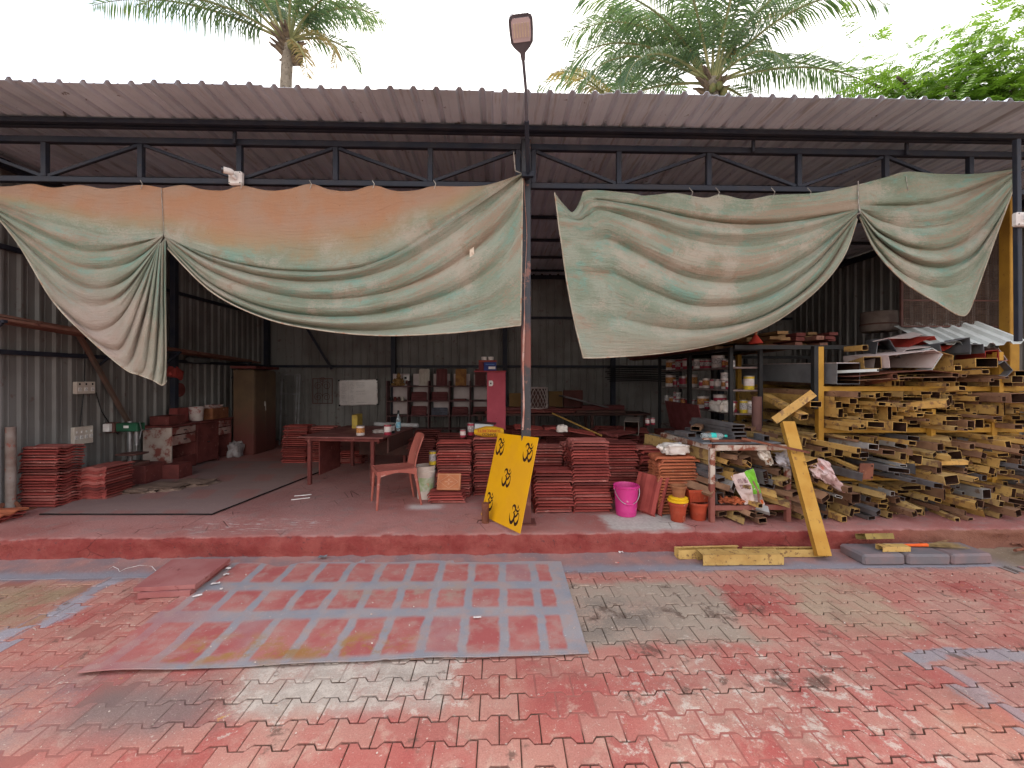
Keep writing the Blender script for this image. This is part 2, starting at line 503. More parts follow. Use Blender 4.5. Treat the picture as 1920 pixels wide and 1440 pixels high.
# raised platform with a worn edge
tq = NT('platform_floor')
xyz = tq.sep(tq.pos())
n1 = tq.noise(tq.pos(), 1.4, 6); n2 = tq.noise(tq.pos(), 5, 6, .65)
top = tq.mix(tq.ss(n1, .35, .65), (.33, .125, .11), (.40, .185, .165))
top = tq.mix(tq.ss(n2, .5, .66, 0, .5), top, (.29, .20, .185))
top = tq.mix(tq.mul(tq.rect(xyz[0], xyz[1], -5.6, -1.6, 4.75, 8.2, .35), .35), top, (.22, .15, .145))
wx = tq.math('ADD', xyz[0], tq.mul(n2, .25)); wy = tq.math('ADD', xyz[1], tq.mul(n2, .12))
top = tq.mix(tq.rect(wx, wy, 1.22, 2.0, 4.24, 4.72, .06), top, tq.mix(tq.noise(tq.pos(), 30, 5), (.30, .25, .22), (.62, .58, .54)))
top = tq.mix(tq.mul(tq.rect(wx, wy, -.95, -.55, 4.98, 5.15, .08), .8), top, (.6, .55, .53))
top = tq.mix(tq.mul(tq.rect(wx, wy, -2.9, -1.7, 4.35, 4.62, .2), tq.ss(tq.noise(tq.scale(tq.pos(), (3, 14, 1)), 3, 5), .55, .66)), top, (.60, .52, .5))
top = tq.mix(tq.ss(tq.noise(tq.pos(), 60, 4, .7), .63, .68, 0, .7), top, (.5, .38, .34))
face = tq.mix(tq.ss(n2, .35, .65), (.20, .036, .032), (.25, .062, .052))
face = tq.mix(tq.ss(xyz[0], 3.0, 4.6), face, tq.mix(n2, (.15, .058, .042), (.23, .10, .065)))
face = tq.mix(tq.ss(tq.noise(tq.pos(), 26, 6, .7), .60, .66, 0, .8), face, (.10, .04, .04))
col = tq.mix(tq.ss(tq.math('ADD', xyz[2], tq.mul(tq.math('SUBTRACT', n2, .5), .035)), .186, .199), face, top)
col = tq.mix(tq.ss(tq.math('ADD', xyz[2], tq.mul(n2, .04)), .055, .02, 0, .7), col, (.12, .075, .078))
crk = tq.vor(tq.math('ADD', 0, 0) if False else tq.scale(tq.pos(), (1, 1, 1.6)), 3.2, 'DISTANCE_TO_EDGE')
crk = tq.mul(tq.ss(crk, .012, .0), tq.ss(tq.noise(tq.pos(), 1.1, 3), .52, .6))
col = tq.mix(tq.mul(crk, .8), col, (.045, .02, .02))
tq.bump(tq.math('SUBTRACT', tq.math('ADD', tq.noise(tq.pos(), 60, 4), tq.math('MULTIPLY', n2, 2.0)), crk), .7, .012)
M_PLAT = tq.done(col, tq.ss(n1, .3, .7, .65, .9), 0, .12)
PZ = .205
pl = MB()
prof = [(10.75, PZ), (7.5, PZ), (5.5, PZ), (4.6, PZ), (4.3, PZ), (4.2, PZ), (4.165, PZ - .002), (4.135, PZ - .006), (4.115, PZ - .018), (4.103, PZ - .04), (4.098, .13), (4.095, .09), (4.09, .05), (4.082, .022), (4.06, .008), (4.04, -.03)]
NX = 420
vsp, fsp = [], []
for i in range(NX + 1):
    x = -6.6 + 14.4 * i / NX
    for j, (y, z) in enumerate(prof):
        e = 0 if j < 4 else min(1, (j - 3) / 4)
        nn = noise.noise(V(x * 2.2, z * 7, 0)) * .026 + noise.noise(V(x * 9, z * 22, 5)) * .022 + noise.noise(V(x * 24, z * 40, 2)) * .012
        chip = max(0, noise.noise(V(x * 3.3, 7, 0)) - .25) * .05 if 5 < j < 10 else 0
        vsp.append((x, y + (nn + chip) * e, z - (chip * .5 + abs(nn) * .15) * (1 if 4 < j < 10 else 0)))
npf = len(prof)
fsp = [(i * npf + j, (i + 1) * npf + j, (i + 1) * npf + j + 1, i * npf + j + 1) for i in range(NX) for j in range(npf - 1)]
pl.add(vsp, fsp)
tag(pl.build('platform', M_PLAT, smooth=60), kind='structure')

# thin grey painted sheet lying on the platform
tm = NT('grey_floor_sheet')
xyz = tm.sep(tm.pos())
n1 = tm.noise(tm.scale(tm.pos(), (1, 3, 1)), 2.2, 6)
bl = tm.mul(tm.ss(tm.math('SINE', tm.math('MULTIPLY', tm.math('ADD', xyz[0], tm.mul(xyz[1], .3)), 11)), -.2, .5), tm.ss(tm.math('SINE', tm.math('MULTIPLY', xyz[1], 7)), -.3, .4))
col = tm.mix(tm.mul(bl, .55), tm.mix(n1, (.21, .14, .135), (.28, .185, .17)), (.30, .125, .11))
col = tm.mix(tm.ss(tm.noise(tm.pos(), 40, 5, .7), .6, .68, 0, .5), col, (.4, .33, .32))
tm.bump(tm.noise(tm.pos(), 30, 4), .2, .004)
M_GSHEET = tm.done(col, .8, 0, .1)
c = [on(75, 966, PZ), on(398, 966, PZ), on(650, 866, PZ), on(330, 866, PZ)]
gs = MB()
def fs_(u, v):
    a = c[0].lerp(c[1], u); b = c[3].lerp(c[2], u); p = a.lerp(b, v)
    p.z = PZ + .010 + .006 * abs(noise.noise(V(p.x * 2, p.y * 2, 0)))
    return p
gs.sheet(fs_, 40, 30, .006)
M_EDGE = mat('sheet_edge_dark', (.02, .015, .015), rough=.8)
o = gs.build('floor_sheet', M_GSHEET)
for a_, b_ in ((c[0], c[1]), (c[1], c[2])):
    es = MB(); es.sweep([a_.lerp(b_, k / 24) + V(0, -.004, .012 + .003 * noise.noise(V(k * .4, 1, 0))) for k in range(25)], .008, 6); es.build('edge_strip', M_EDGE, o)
tag(o, 'thin grey paint-stained sheet lying on the platform floor before the workbench', 'floor sheet')

# big sheet with sprayed rectangles on the pavers
tm = NT('sprayed_sheet')
uv = tm.sep(tm.uvc())
w1 = tm.noise(tm.uvc(), 9, 4); w2 = tm.noise(tm.scale(tm.uvc(), (1, 1, 1)), 7, 4, .5, .3)
uu = tm.math('ADD', uv[0], tm.mul(tm.math('SUBTRACT', w1, .5), .018))
vv = tm.math('ADD', uv[1], tm.mul(tm.math('SUBTRACT', w2, .5), .04))
cu = tm.math('MULTIPLY', tm.math('SUBTRACT', uu, .035), 11.4)
fu = tm.math('FRACT', cu)
iu = tm.math('FLOOR', cu)
fu2 = tm.math('ABSOLUTE', tm.math('SUBTRACT', fu, .5))
mu = tm.ss(fu2, .425, .34)
rows = [(.03, .335), (.42, .62), (.71, .955)]
mv = None
for a, b in rows:
    r_ = tm.mul(tm.ss(vv, a - .018, a + .022), tm.ss(vv, b + .018, b - .022))
    mv = r_ if mv is None else tm.math('MAXIMUM', mv, r_)
rects = tm.mul(mu, mv, tm.ss(uu, .962, .955))
cell = tm.n('TexWhiteNoise'); cell.noise_dimensions = '2D'
tm.put(cell.inputs['Vector'], tm.comb(iu, tm.math('FLOOR', tm.math('MULTIPLY', vv, 2.9)), 0))
fade = tm.ss(tm.math('ADD', cell.outputs['Value'], tm.math('MULTIPLY', tm.noise(tm.uvc(), 5, 3), .6)), .2, .5, .5, 1)
grey = tm.mix(tm.ss(tm.noise(tm.pos(), 5, 5), .3, .7), (.27, .275, .31), (.34, .305, .31))
redc = tm.mix(tm.ss(tm.noise(tm.pos(), 3, 5), .35, .65), (.40, .105, .098), (.45, .17, .15))
leftred = tm.mul(tm.ss(tm.math('ADD', uv[0], tm.mul(tm.noise(tm.uvc(), 4, 4), .2)), .30, .14), tm.ss(uv[1], .7, .2), .75)
col = tm.mix(tm.math('MAXIMUM', tm.mul(rects, fade), leftred), grey, redc)
dust = tm.noise(tm.pos(), 7, 6, .65)
col = tm.mix(tm.ss(dust, .44, .68, 0, .6), col, (.43, .285, .245))
och = tm.mul(tm.rect(uv[0], uv[1], .15, .62, .02, .20, .06), tm.ss(tm.noise(tm.pos(), 5.5, 6, .7), .47, .62))
col = tm.mix(tm.mul(och, .8), col, (.36, .19, .05))
col = tm.mix(tm.mul(tm.rect(uv[0], uv[1], .42, .74, .50, .66, .06), tm.ss(dust, .4, .6), .6), col, (.36, .28, .22))
col = tm.mix(tm.ss(tm.noise(tm.pos(), 55, 3, .7), .675, .71, 0, .8), col, (.62, .55, .5))
gr = tm.noise(tm.pos(), 240, 3, .7)
col = tm.mix(tm.ss(gr, .35, .75, 0, .3), col, (.10, .06, .06))
tm.bump(tm.math('ADD', gr, tm.noise(tm.pos(), 24, 5)), .25, .005)
M_SPRAY = tm.done(col, .82, 0, .1)
ms = MB()
NU, NV = 120, 40
def seam(u, v):
    z = 0
    for u0, s in ((.36, .06), (.60, .09)):
        z += .006 * math.exp(-((u - u0 - s * (v - .2)) / .006) ** 2)
    return z
def sheetp(u, v):
    a = MATC[0].lerp(MATC[1], u); b = MATC[3].lerp(MATC[2], u); p = a.lerp(b, v)
    p.y += .010 * noise.noise(V(u * 7, 3, 0)) * (1 - v) + .018 * sin(u * 2.4) * (1 - v)
    lift = max(0, 1 - v * 9) * (.012 + .012 * noise.noise(V(u * 5, 0, 0)))
    p.z = .012 + .006 * noise.noise(V(u * 9, v * 4, 0)) + lift + seam(u, v)
    return p
ms.sheet(sheetp, NU, NV, .007)
o = ms.build('painted_sheet', M_SPRAY, smooth=50)
uvl = o.data.uv_layers.new(name='UVMap')
N1 = (NU + 1) * (NV + 1)
for lp in o.data.loops:
    q = lp.vertex_index % N1
    uvl.data[lp.index].uv = ((q // (NV + 1)) / NU, (q % (NV + 1)) / NV)
tag(o, 'large flat sheet with sprayed red rectangles and grey lines on the paving', 'painted sheet')
# ---------------------------------------------------------------- the shed
LX, RX, BY, FY = -5.7, 7.4, 10.55, 4.43             # left wall, right wall, back wall, front truss line
ROOFZ = lambda y: 4.225 + .004 * (y - 3.75)
tr_ = NT('roof_sheet_metal')
n0 = tr_.noise(tr_.pos(), 1.6, 4)
col = tr_.mix(tr_.ss(n0, .35, .68), (.62, .69, .80), (.53, .58, .67))
col = tr_.mix(tr_.ss(tr_.noise(tr_.scale(tr_.pos(), (9, .55, 1)), 1.6, 5, .65), .55, .70, 0, .6), col, (.28, .235, .21))
col = tr_.mix(tr_.ss(tr_.noise(tr_.pos(), 7, 4, .7), .66, .70, 0, .8), col, (.12, .09, .08))
h_ = tr_.n('HueSaturation'); tr_.put(h_.inputs['Value'], tr_.ss(tr_.rnd(), 0, 1, .86, 1.1)); tr_.put(h_.inputs['Color'], col)
tr_.bump(tr_.noise(tr_.scale(tr_.pos(), (1, .4, 1)), 9, 3), .25, .01)
M_ROOF = tr_.done(h_.outputs[0], .5, .05, .3)
M_WALL = mat('wall_sheet_metal', (.21, .20, .19), (.155, .14, .13), 1.2, (.15, .11, .10), 7, .60, rough=.6, metal=.1, bump=.12, bsc=40, rnd=.05)
M_STEEL = mat('navy_painted_steel', (.022, .026, .040), (.035, .035, .045), 5, (.09, .05, .035), 16, .66, rough=.5, bump=.1)
shed = thing('shed', 'open-fronted corrugated metal shed with navy steel trusses and flat roof', 'shed', (0, BY, 0))
shed.location = (0, 0, 0)
def sheet_profile(w=1.0, pitch=.2, h=.030, top=.026, base=.066):
    pts = []
    x = 0
    n = int(round(w / pitch))
    for k in range(n):
        c = pitch * (k + .5)
        pts += [(c - base / 2, 0), (c - top / 2, h), (c + top / 2, h), (c + base / 2, 0), (c + base / 2 + .045, 0), (c + base / 2 + .05, .004), (c + base / 2 + .062, .004), (c + base / 2 + .067, 0)]
    return [(-.004, 0)] + [p for p in pts if p[0] < w] + [(w + .008, 0)]
def sheet_mesh(name, L, m, th=.0025):
    pr = sheet_profile()
    n = len(pr)
    vs = [(x, y, z + dz) for y in (0, L) for dz in (0, -th) for x, z in pr]
    fs = []
    for k in range(n - 1):
        fs += [(k, k + 1, 2 * n + k + 1, 2 * n + k), (n + k, n + k + 1, 3 * n + k + 1, 3 * n + k), (k, k + 1, n + k + 1, n + k), (2 * n + k, 2 * n + k + 1, 3 * n + k + 1, 3 * n + k)]
    fs += [(0, 2 * n, 3 * n, n), (n - 1, 2 * n - 1, 4 * n - 1, 3 * n - 1)]
    b = MB(); b.add(vs, fs)
    return b.mesh(name, m)
roof_me = sheet_mesh('roof_sheet', 6.95, M_ROOF)
rr = random.Random(5)
for k in range(16):
    obj('roof_sheet', roof_me, shed, (-8.05 + k * 1.0, 3.75 + rr.gauss(0, .006), ROOFZ(3.75) + (.004 if k % 2 else 0)), (.004, 0, 0))
bw_me = sheet_mesh('wall_sheet', 4.04, M_WALL)
for k in range(14):                                  # back wall, ribs towards the yard
    obj('wall_sheet', bw_me, shed, (LX + k * 1.0, BY + (.004 if k % 2 else 0), .20), (pi / 2, 0, 0))
for k in range(7):                                   # left wall
    obj('wall_sheet', bw_me, shed, (LX - (.004 if k % 2 else 0), 3.95 + k * 1.0, .20), (pi / 2, 0, pi / 2))
for k in range(6):
    obj('wall_sheet', bw_me, shed, (RX + (.004 if k % 2 else 0), 10.55 - k * 1.0, .20), (pi / 2, 0, -pi / 2))
# columns and girts
def col_part(name, p, q, w, m=M_STEEL, h=None, parent=None, b=.004):
    k = MB(); k.bar(p, q, w, h or w, b=b); return k.build(name, m, parent or shed)
BCOL = [-5.58, -2.56, .14, 2.80, 5.5]
for x in BCOL: col_part('column', (x, BY - .12, PZ), (x, BY - .12, 4.18), .11)
for y in (4.55, 7.5): col_part('column', (LX + .12, y, PZ), (LX + .12, y, 4.18), .09)
col_part('column', (RX - .1, 4.55, PZ), (RX - .1, 4.55, 4.18), .1)
for z in (2.0, 3.2):
    col_part('girt', (LX + .05, BY - .045, z), (RX - .05, BY - .045, z), .06)
    col_part('girt', (LX + .045, 4.1, z + .005), (LX + .045, BY - .15, z + .005), .055)
# braces
def bk(px, py, Y=BY - .2): return at(px, py, Y)
col_part('brace', bk(560, 590), bk(622, 692), .05)
lw = lambda px, py: (lambda d: Vector((LX + .09, d.y * (LX + .09) / d.x, CH + d.z * (LX + .09) / d.x)))(ray(px, py))
col_part('brace', lw(138, 610), lw(252, 812), .05, mat('rusty_brace', (.11, .075, .06), (.17, .09, .07), 5, rough=.8))
# front column: chipped black paint over red primer, rope of dried foam down one edge
tcn = NT('chipped_column_paint')
xyz = tcn.sep(tcn.pos())
n2 = tcn.noise(tcn.pos(), 9, 6, .65)
zz = tcn.math('ADD', xyz[2], tcn.mul(tcn.math('SUBTRACT', n2, .5), .5))
col = tcn.mix(tcn.ss(zz, 2.35, 2.15), (.030, .032, .042), (.16, .05, .038))
col = tcn.mix(tcn.ss(zz, 1.85, 1.72), col, (.035, .033, .036))
col = tcn.mix(tcn.ss(zz, 1.02, .92), col, (.15, .05, .042))
col = tcn.mix(tcn.ss(n2, .60, .66, 0, .7), col, (.28, .12, .09))
tcn.bump(n2, .3, .004)
M_COL = tcn.done(col, .55, 0, .4)
CXX = at(986, 900, FY).x
fc = MB(); fc.bar((CXX, FY, PZ), (CXX, FY, 4.17), .098, .098, b=.006)
fcol = fc.build('column', M_COL, shed)
fp = MB(); fp.box((CXX, FY, PZ + .006), (.2, .2, .012)); fp.build('base_plate', M_COL, fcol)
fo = MB()
pts = [at(986 + (6 - (y - 300) * .02) * sin(y * .031) * .6 - max(0, (y - 440)) * .018, y, FY - .062) for y in range(330, 812, 14)]
fo.sweep(pts, [(.004 if p.z > 2.35 else .010 + .006 * noise.noise(p * 9)) for p in pts], 6)
fo.build('cable', mat('dusty_cable', (.38, .16, .12), (.46, .30, .26), 9, (.10, .06, .05), 20, .6, rough=.9), fcol, smooth=60)
# right front column, mustard
M_MUST = mat('mustard_primer', (.42, .225, .035), (.33, .17, .03), 5, (.16, .075, .03), 18, .62, rough=.62, bump=.15, rnd=.10)
yp = MB(); yp.bar((at(1892, 500, 4.95).x, 4.95, PZ), (at(1892, 500, 4.95).x, 4.95, 4.17), .12, .12, b=.006)
tag(yp.build('column', M_MUST, shed), 'mustard yellow column')
# trusses along the front
def truss(x_list, x0, x1, flip):
    zb, zt = 3.70, 4.10
    r = MB(); r.bar((x0, FY, zt), (x1, FY, zt), .06, .06, b=.004)
    t = r.build('truss_top_chord', M_STEEL, shed)
    r = MB(); r.bar((x0, FY, zb), (x1, FY, zb), .055, .055, b=.004); r.build('bottom_chord', M_STEEL, t)
    for i, x in enumerate(x_list):
        r = MB(); r.bar((x, FY, zb + .028), (x, FY, zt - .031), .05, .05, b=.003, up=(0, 1, 0)); r.build('truss_post', M_STEEL, t)
    for i in range(len(x_list) - 1):
        a, b = x_list[i] + .03, x_list[i + 1] - .03
        za, zc = (zb + .04, zt - .04) if (i % 2 == 0) ^ flip else (zt - .04, zb + .04)
        r = MB(); r.bar((a, FY + .004, za), (b, FY + .004, zc), .032, .032, b=.002); r.build('truss_brace', M_STEEL, t)
tx = [at(p, 300, FY).x for p in (-95, 85, 265, 450, 630, 807)]
truss(tx + [CXX - .08], tx[0] - .6, CXX - .052, True)
tx2 = [at(p, 300, FY).x for p in (1160, 1328, 1497, 1660, 1818, 1975)]
truss([CXX + .08] + tx2, CXX + .052, tx2[-1] + .9, True)
# purlins under the roof
for y in (4.245, 4.325, 5.5, 6.6, 7.7, 8.8, 9.9):
    col_part('purlin', (-8, y, ROOFZ(y) - .036), (7.6, y, ROOFZ(y) - .036), .045, h=.046)
col_part('leak_blocker', (LX - .02, BY - .07, 4.215), (RX + .02, BY - .07, 4.215), .02, h=.13)  # strip added to block light leaking in between roof and back wall
for x in (-5.55, CXX, RX - .15):
    col_part('rafter', (x, FY + .04, 4.105), (x, BY - .02, 4.12), .07, h=.1)
for p in (447, 1406, 1690):
    col_part('hanger', V(at(p, 300, FY).x, FY - .06, 4.06), V(at(p, 300, FY).x, FY - .06, 4.19), .03)
# down post beside the right column
col_part('post', at(1909, 640, 4.02), at(1906, 262, 4.02), .045)

# ---------------------------------------------------------------- curtains
def curtain_mat(name, orange):
    t = NT(name)
    uv = t.sep(t.uvc()); P = t.pos(); xyz = t.sep(P)
    sv = t.comb(t.math('MULTIPLY', uv[0], 1.4), t.math('MULTIPLY', uv[1], .75), xyz[0])
    fine = t.math('MULTIPLY', t.math('SUBTRACT', t.noise(t.scale(P, (1, 1, 1.6)), 48, 5, .8), .5), .55)
    a = t.math('ADD', t.noise(sv, 1.5, 5, .6, .2), fine); b = t.math('ADD', t.noise(sv, 2.6, 5, .6, .1), fine); c = t.math('ADD', t.noise(P, 2.2, 6, .65), t.math('MULTIPLY', fine, .6))
    col = t.mix(t.ss(a, .36, .62), (.24, .285, .215), (.345, .365, .295))
    col = t.mix(t.ss(b, .54, .66, 0, .8), col, (.20, .36, .30))
    col = t.mix(t.ss(t.math('ADD', t.noise(t.comb(uv[1], uv[0], 3.3), 1.9, 6, .68, .2), fine), .48, .64, 0, .7), col, (.37, .235, .17))
    col = t.mix(t.ss(c, .50, .66, 0, .75), col, (.46, .39, .32))
    col = t.mix(t.ss(t.noise(P, 5.5, 6, .7, .6), .57, .70, 0, .45), col, (.33, .20, .13))
    low = t.ss(t.math('ADD', xyz[2], t.mul(c, .5)), 2.65, 2.25, 0, .55)
    col = t.mix(low, col, t.mix(a, (.42, .33, .27), (.34, .36, .29)))
    if orange:
        m = t.ss(t.math('ADD', uv[1], t.mul(t.math('SUBTRACT', c, .5), .9)), 1.05, .55)
        m = t.mul(m, t.ss(xyz[0], .20, -.5, 0, 1))
        oc = t.mix(t.ss(t.noise(P, 3, 5), .35, .65), (.43, .225, .135), (.41, .26, .185))
        oc = t.mix(t.ss(uv[1], .45, .85, 0, .6), oc, (.36, .28, .15))
        col = t.mix(m, col, oc)
        lm = t.mul(t.ss(xyz[0], -3.2, -4.0), t.ss(xyz[2], 2.95, 2.2), .75)
        col = t.mix(lm, col, t.mix(c, (.44, .26, .23), (.40, .35, .31)))
    st = t.math('SINE', t.math('MULTIPLY', t.math('ADD', xyz[2], t.math('MULTIPLY', xyz[0], .02)), 430))
    col = t.mix(t.ss(st, .2, 1, 0, .16), col, t.mix(.5, col, (.10, .11, .09)))
    gr = t.noise(t.scale(P, (1, 1, 2.5)), 160, 3, .7)
    col = t.mix(t.ss(gr, .4, .75, 0, .35), col, t.mix(.5, col, (.07, .06, .05)))
    col = t.mix(t.ss(t.noise(P, 34, 5, .7), .655, .70, 0, .5), col, (.14, .09, .06))
    cre = t.noise(t.comb(t.math('MULTIPLY', uv[0], 3.5), t.math('MULTIPLY', uv[1], 5), 2.0), 2.2, 5, .65, .8)
    cr2 = t.noise(P, 11, 5, .7, .5)
    t.bump(t.math('ADD', t.math('ADD', t.math('MULTIPLY', st, .12), t.math('MULTIPLY', gr, .45)), t.math('ADD', t.math('MULTIPLY', cre, 3.2), t.math('MULTIPLY', cr2, 1.4))), .75, .007)
    t.done(col, .92, 0, .12)
    tr = t.n('BsdfTranslucent'); t.put(tr.inputs[0], col)
    mx = t.n('MixShader'); mx.inputs[0].default_value = .14
    t.t.links.new(t.bsdf.outputs[0], mx.inputs[1]); t.t.links.new(tr.outputs[0], mx.inputs[2]); t.t.links.new(mx.outputs[0], t.out.inputs['Surface'])
    return t.mat
CY = FY - .075
class Cloth:
    def __init__(s): s.v, s.f, s.uv = [], [], []
    def patch(s, rows, nu, sub, amp, freq, depth=None, seed=0, flat_row=0, env=None, v0=0):
        """rows: curves (pixel polylines) from the top row to the bottom row; folds bulge towards the yard between them"""
        R = len(rows); nv = (R - 1) * sub
        o = len(s.v)
        dep = depth or [0] * R
        for i in range(nu + 1):
            u = i / nu
            colp = [cr_spline(r, u * (len(r) - 1)) for r in rows]
            for j in range(nv + 1):
                tv = j / sub
                p = cr_spline(colp, tv)
                d = cr_spline([(k,) for k in dep], tv)[0]
                e = env(u, tv) if env else sin(pi * min(1, u * 1.0)) ** .5
                if tv > flat_row:
                    ph = tv * freq + .55 * noise.noise(V(u * 1.0, tv * .5, seed))
                    wv = abs(sin(pi * ph)) ** .85 * 1.6 - 1.0
                    va = .55 + .9 * max(0, .5 + noise.noise(V(u * 1.3, tv * .9, seed + 30)))
                    d += amp * e * va * wv * min(1, (tv - flat_row) * 1.5)
                    d += .012 * e * sin(pi * 2.7 * ph + 3 * u) * max(0, noise.noise(V(u * 2, tv * 1.1, seed + 50)) + .15)
                d += (.024 * noise.noise(V(u * 2.6, tv * .8, seed + 9)) + .008 * noise.noise(V(u * 8, tv * 1.6, seed + 4)) + .0035 * noise.noise(V(u * 24, tv * 7, seed + 6))) * min(1, .45 + e)
                s.v.append(at(p[0], p[1], CY - d))
                s.uv.append((u, tv + v0))
        k = nv + 1
        s.last = [s.v[o + i * k + nv] for i in range(nu + 1)]; s.edge = [s.v[o + nu * k + j] for j in range(nv + 1)]; s.head = [s.v[o + j] for j in range(nv + 1)]
        s.f += [(o + i * k + j, o + (i + 1) * k + j, o + (i + 1) * k + j + 1, o + i * k + j + 1) for i in range(nu) for j in range(nv)]
    def build(s, name, m):
        me = bpy.data.meshes.new(name)
        me.from_pydata([tuple(p) for p in s.v], [], s.f)
        me.materials.append(m)
        l = me.uv_layers.new(name='UVMap')
        for lp in me.loops: l.data[lp.index].uv = s.uv[lp.vertex_index]
        me.polygons.foreach_set('use_smooth', [True] * len(me.polygons))
        ob = link(bpy.data.objects.new(name, me))
        sm = ob.modifiers.new('thickness', 'SOLIDIFY'); sm.thickness = .006; sm.offset = 0
        return ob
LA = [[(306, 353), (265, 347), (200, 354), (150, 347), (100, 352), (60, 345), (0, 350), (-90, 340)],
      [(307, 438), (205, 437), (85, 406), (20, 385), (-60, 362)],
      [(306, 441), (240, 462), (150, 466), (50, 424), (-45, 372)],
      [(305, 445), (240, 492), (150, 502), (60, 452), (-35, 380)],
      [(304, 448), (235, 525), (160, 540), (75, 482), (-20, 390)],
      [(303, 451), (232, 555), (175, 575), (110, 540), (35, 458)],
      [(301, 453), (238, 578), (195, 618), (155, 612), (98, 562)],
      [(299, 455), (262, 560), (228, 638), (205, 652), (160, 628)],
      [(298, 456), (276, 560), (252, 640), (242, 672), (232, 690)],
      [(300, 456), (288, 560), (276, 640), (269, 688), (262, 703)],
      [(303, 455), (298, 560), (294, 640), (291, 690), (288, 713)],
      [(307, 450), (305, 560), (306, 640), (306, 690), (304, 722)],
      [(311, 444), (311, 560), (312, 640), (312, 690), (312, 714)]]
LB = [[(305, 353), (345, 347), (380, 355), (420, 357), (452, 348), (500, 357), (540, 355), (582, 345), (620, 356), (660, 358), (700, 348), (740, 358), (780, 357), (815, 349), (860, 356), (900, 351), (940, 340), (981, 326)],
      [(308, 438), (420, 474), (540, 490), (650, 488), (740, 462), (830, 412), (920, 360), (960, 336), (981, 325)],
      [(309, 441), (400, 487), (510, 514), (620, 517), (720, 495), (820, 440), (910, 378), (955, 345), (981, 328)],
      [(310, 446), (395, 506), (500, 543), (610, 553), (720, 535), (820, 488), (910, 420), (955, 375), (980, 340)],
      [(312, 452), (392, 523), (490, 567), (600, 583), (710, 575), (820, 542), (900, 495), (950, 450), (979, 400)],
      [(313, 458), (394, 537), (492, 583), (600, 604), (710, 604), (820, 586), (900, 560), (950, 525), (978, 490)],
      [(314, 466), (398, 548), (498, 597), (600, 619), (710, 629), (820, 626), (900, 619), (950, 613), (976, 610)]]
M_CURT = curtain_mat('dusty_green_net_orange_top', True)
M_CURT2 = curtain_mat('dusty_green_net', False)
c1 = Cloth()
def envA(u, tv): return (min(1, u * 3.2) ** .7) * (1 - .55 * u) * (1.25 if tv > 7.5 else 1)
c1.patch(LA, 56, 14, .040, 1.0, [0, .03, .05, .05, .05, .05, .05, .05, .06, .07, .08, .07, .05], 1, .75, envA)
hems = [(c1.edge, 'M')]
def envB(u, tv):
    e = min(1, u * 6) ** .6 * min(1, (1 - u) * 3 + .25)
    return e * (1 - .75 * max(0, min(1, (u - .45) * 2)) * max(0, min(1, (tv - 3.2) / 1.5)))
c1.patch(LB, 110, 22, .052, .9, [0, .045, .06, .06, .05, .04, .03], 2, .8, envB)
hems += [(c1.last, 'M'), (c1.edge[22:], 'M')]
o = c1.build('shade_curtain', M_CURT)
for hp, _ in hems:
    hb_ = MB(); hb_.sweep(hp, .008, 6); hb_.build('hem', mat('hem_cord', (.40, .36, .29), (.30, .25, .19), 9, (.34, .2, .14), 14, .55, rough=.95), o, smooth=70)
tag(o, 'dusty green net curtain with orange top, knotted with a hanging tail at its left', 'curtain', 'tied-up curtains along the shed front')
# ties, knot cords and torn patches on the left curtain
M_CORD = mat('grey_twine', (.45, .42, .38), (.25, .22, .2), 20, rough=.9)
tw = MB()
tw.sweep([at(302, 352, CY - .01), at(305, 400, CY - .02), at(308, 442, CY - .05)], .003, 5)
tw.build('tie_cord', M_CORD, o, smooth=60)
for p in (265, 452, 582, 700, 815):
    tw = MB(); tw.sweep([at(p - 2, 338, CY), at(p + 2, 345, CY - .03), at(p - 1, 354, CY - .012)], .004, 5); tw.build('tie_cord', M_CORD, o, smooth=60)
tw = MB()
tw.sweep([at(963, 285, CY + .02), at(966, 320, CY - .02), at(980, 326, CY - .02), at(986, 322, CY + .02)], .006, 5)
tw.build('tie_cord', M_CORD, o, smooth=60)
for q in ([(880, 458), (888, 458), (892, 512), (882, 514)], [(866, 501), (873, 500), (877, 523), (869, 525)]):
    h = MB(); P4 = [at(x, y, CY - .048) for x, y in q]
    h.sheet(lambda u, v: P4[0].lerp(P4[1], u).lerp(P4[3].lerp(P4[2], u), v), 4, 6, .003); h.build('tape_patch', mat('tape_cream', (.60, .50, .40), (.42, .32, .25), 25, rough=.8), o)
RB = [[(1040, 362), (1058, 385), (1076, 399), (1090, 372), (1102, 357), (1180, 362), (1215, 368), (1265, 362), (1320, 371), (1350, 365), (1400, 374), (1450, 366), (1530, 362), (1610, 346)],
      [(1042, 376), (1060, 392), (1078, 404), (1094, 386), (1112, 371), (1200, 380), (1300, 398), (1400, 408), (1500, 402), (1610, 388)],
      [(1045, 398), (1064, 404), (1084, 410), (1100, 398), (1124, 385), (1205, 402), (1300, 430), (1400, 441), (1505, 426), (1610, 392)],
      [(1048, 424), (1070, 424), (1092, 424), (1112, 420), (1140, 416), (1210, 445), (1300, 481), (1405, 490), (1510, 456), (1609, 396)],
      [(1054, 464), (1078, 464), (1102, 466), (1126, 468), (1156, 474), (1215, 504), (1305, 540), (1415, 538), (1518, 484), (1608, 400)],
      [(1062, 522), (1086, 524), (1112, 527), (1138, 531), (1168, 540), (1225, 564), (1312, 586), (1424, 570), (1524, 504), (1607, 403)],
      [(1077, 602), (1100, 604), (1126, 606), (1152, 609), (1186, 614), (1240, 621), (1325, 620), (1434, 591), (1532, 520), (1606, 406)],
      [(1094, 671), (1122, 671), (1155, 669), (1200, 666), (1250, 661), (1320, 650), (1390, 632), (1462, 598), (1535, 540), (1582, 480), (1607, 411)]]
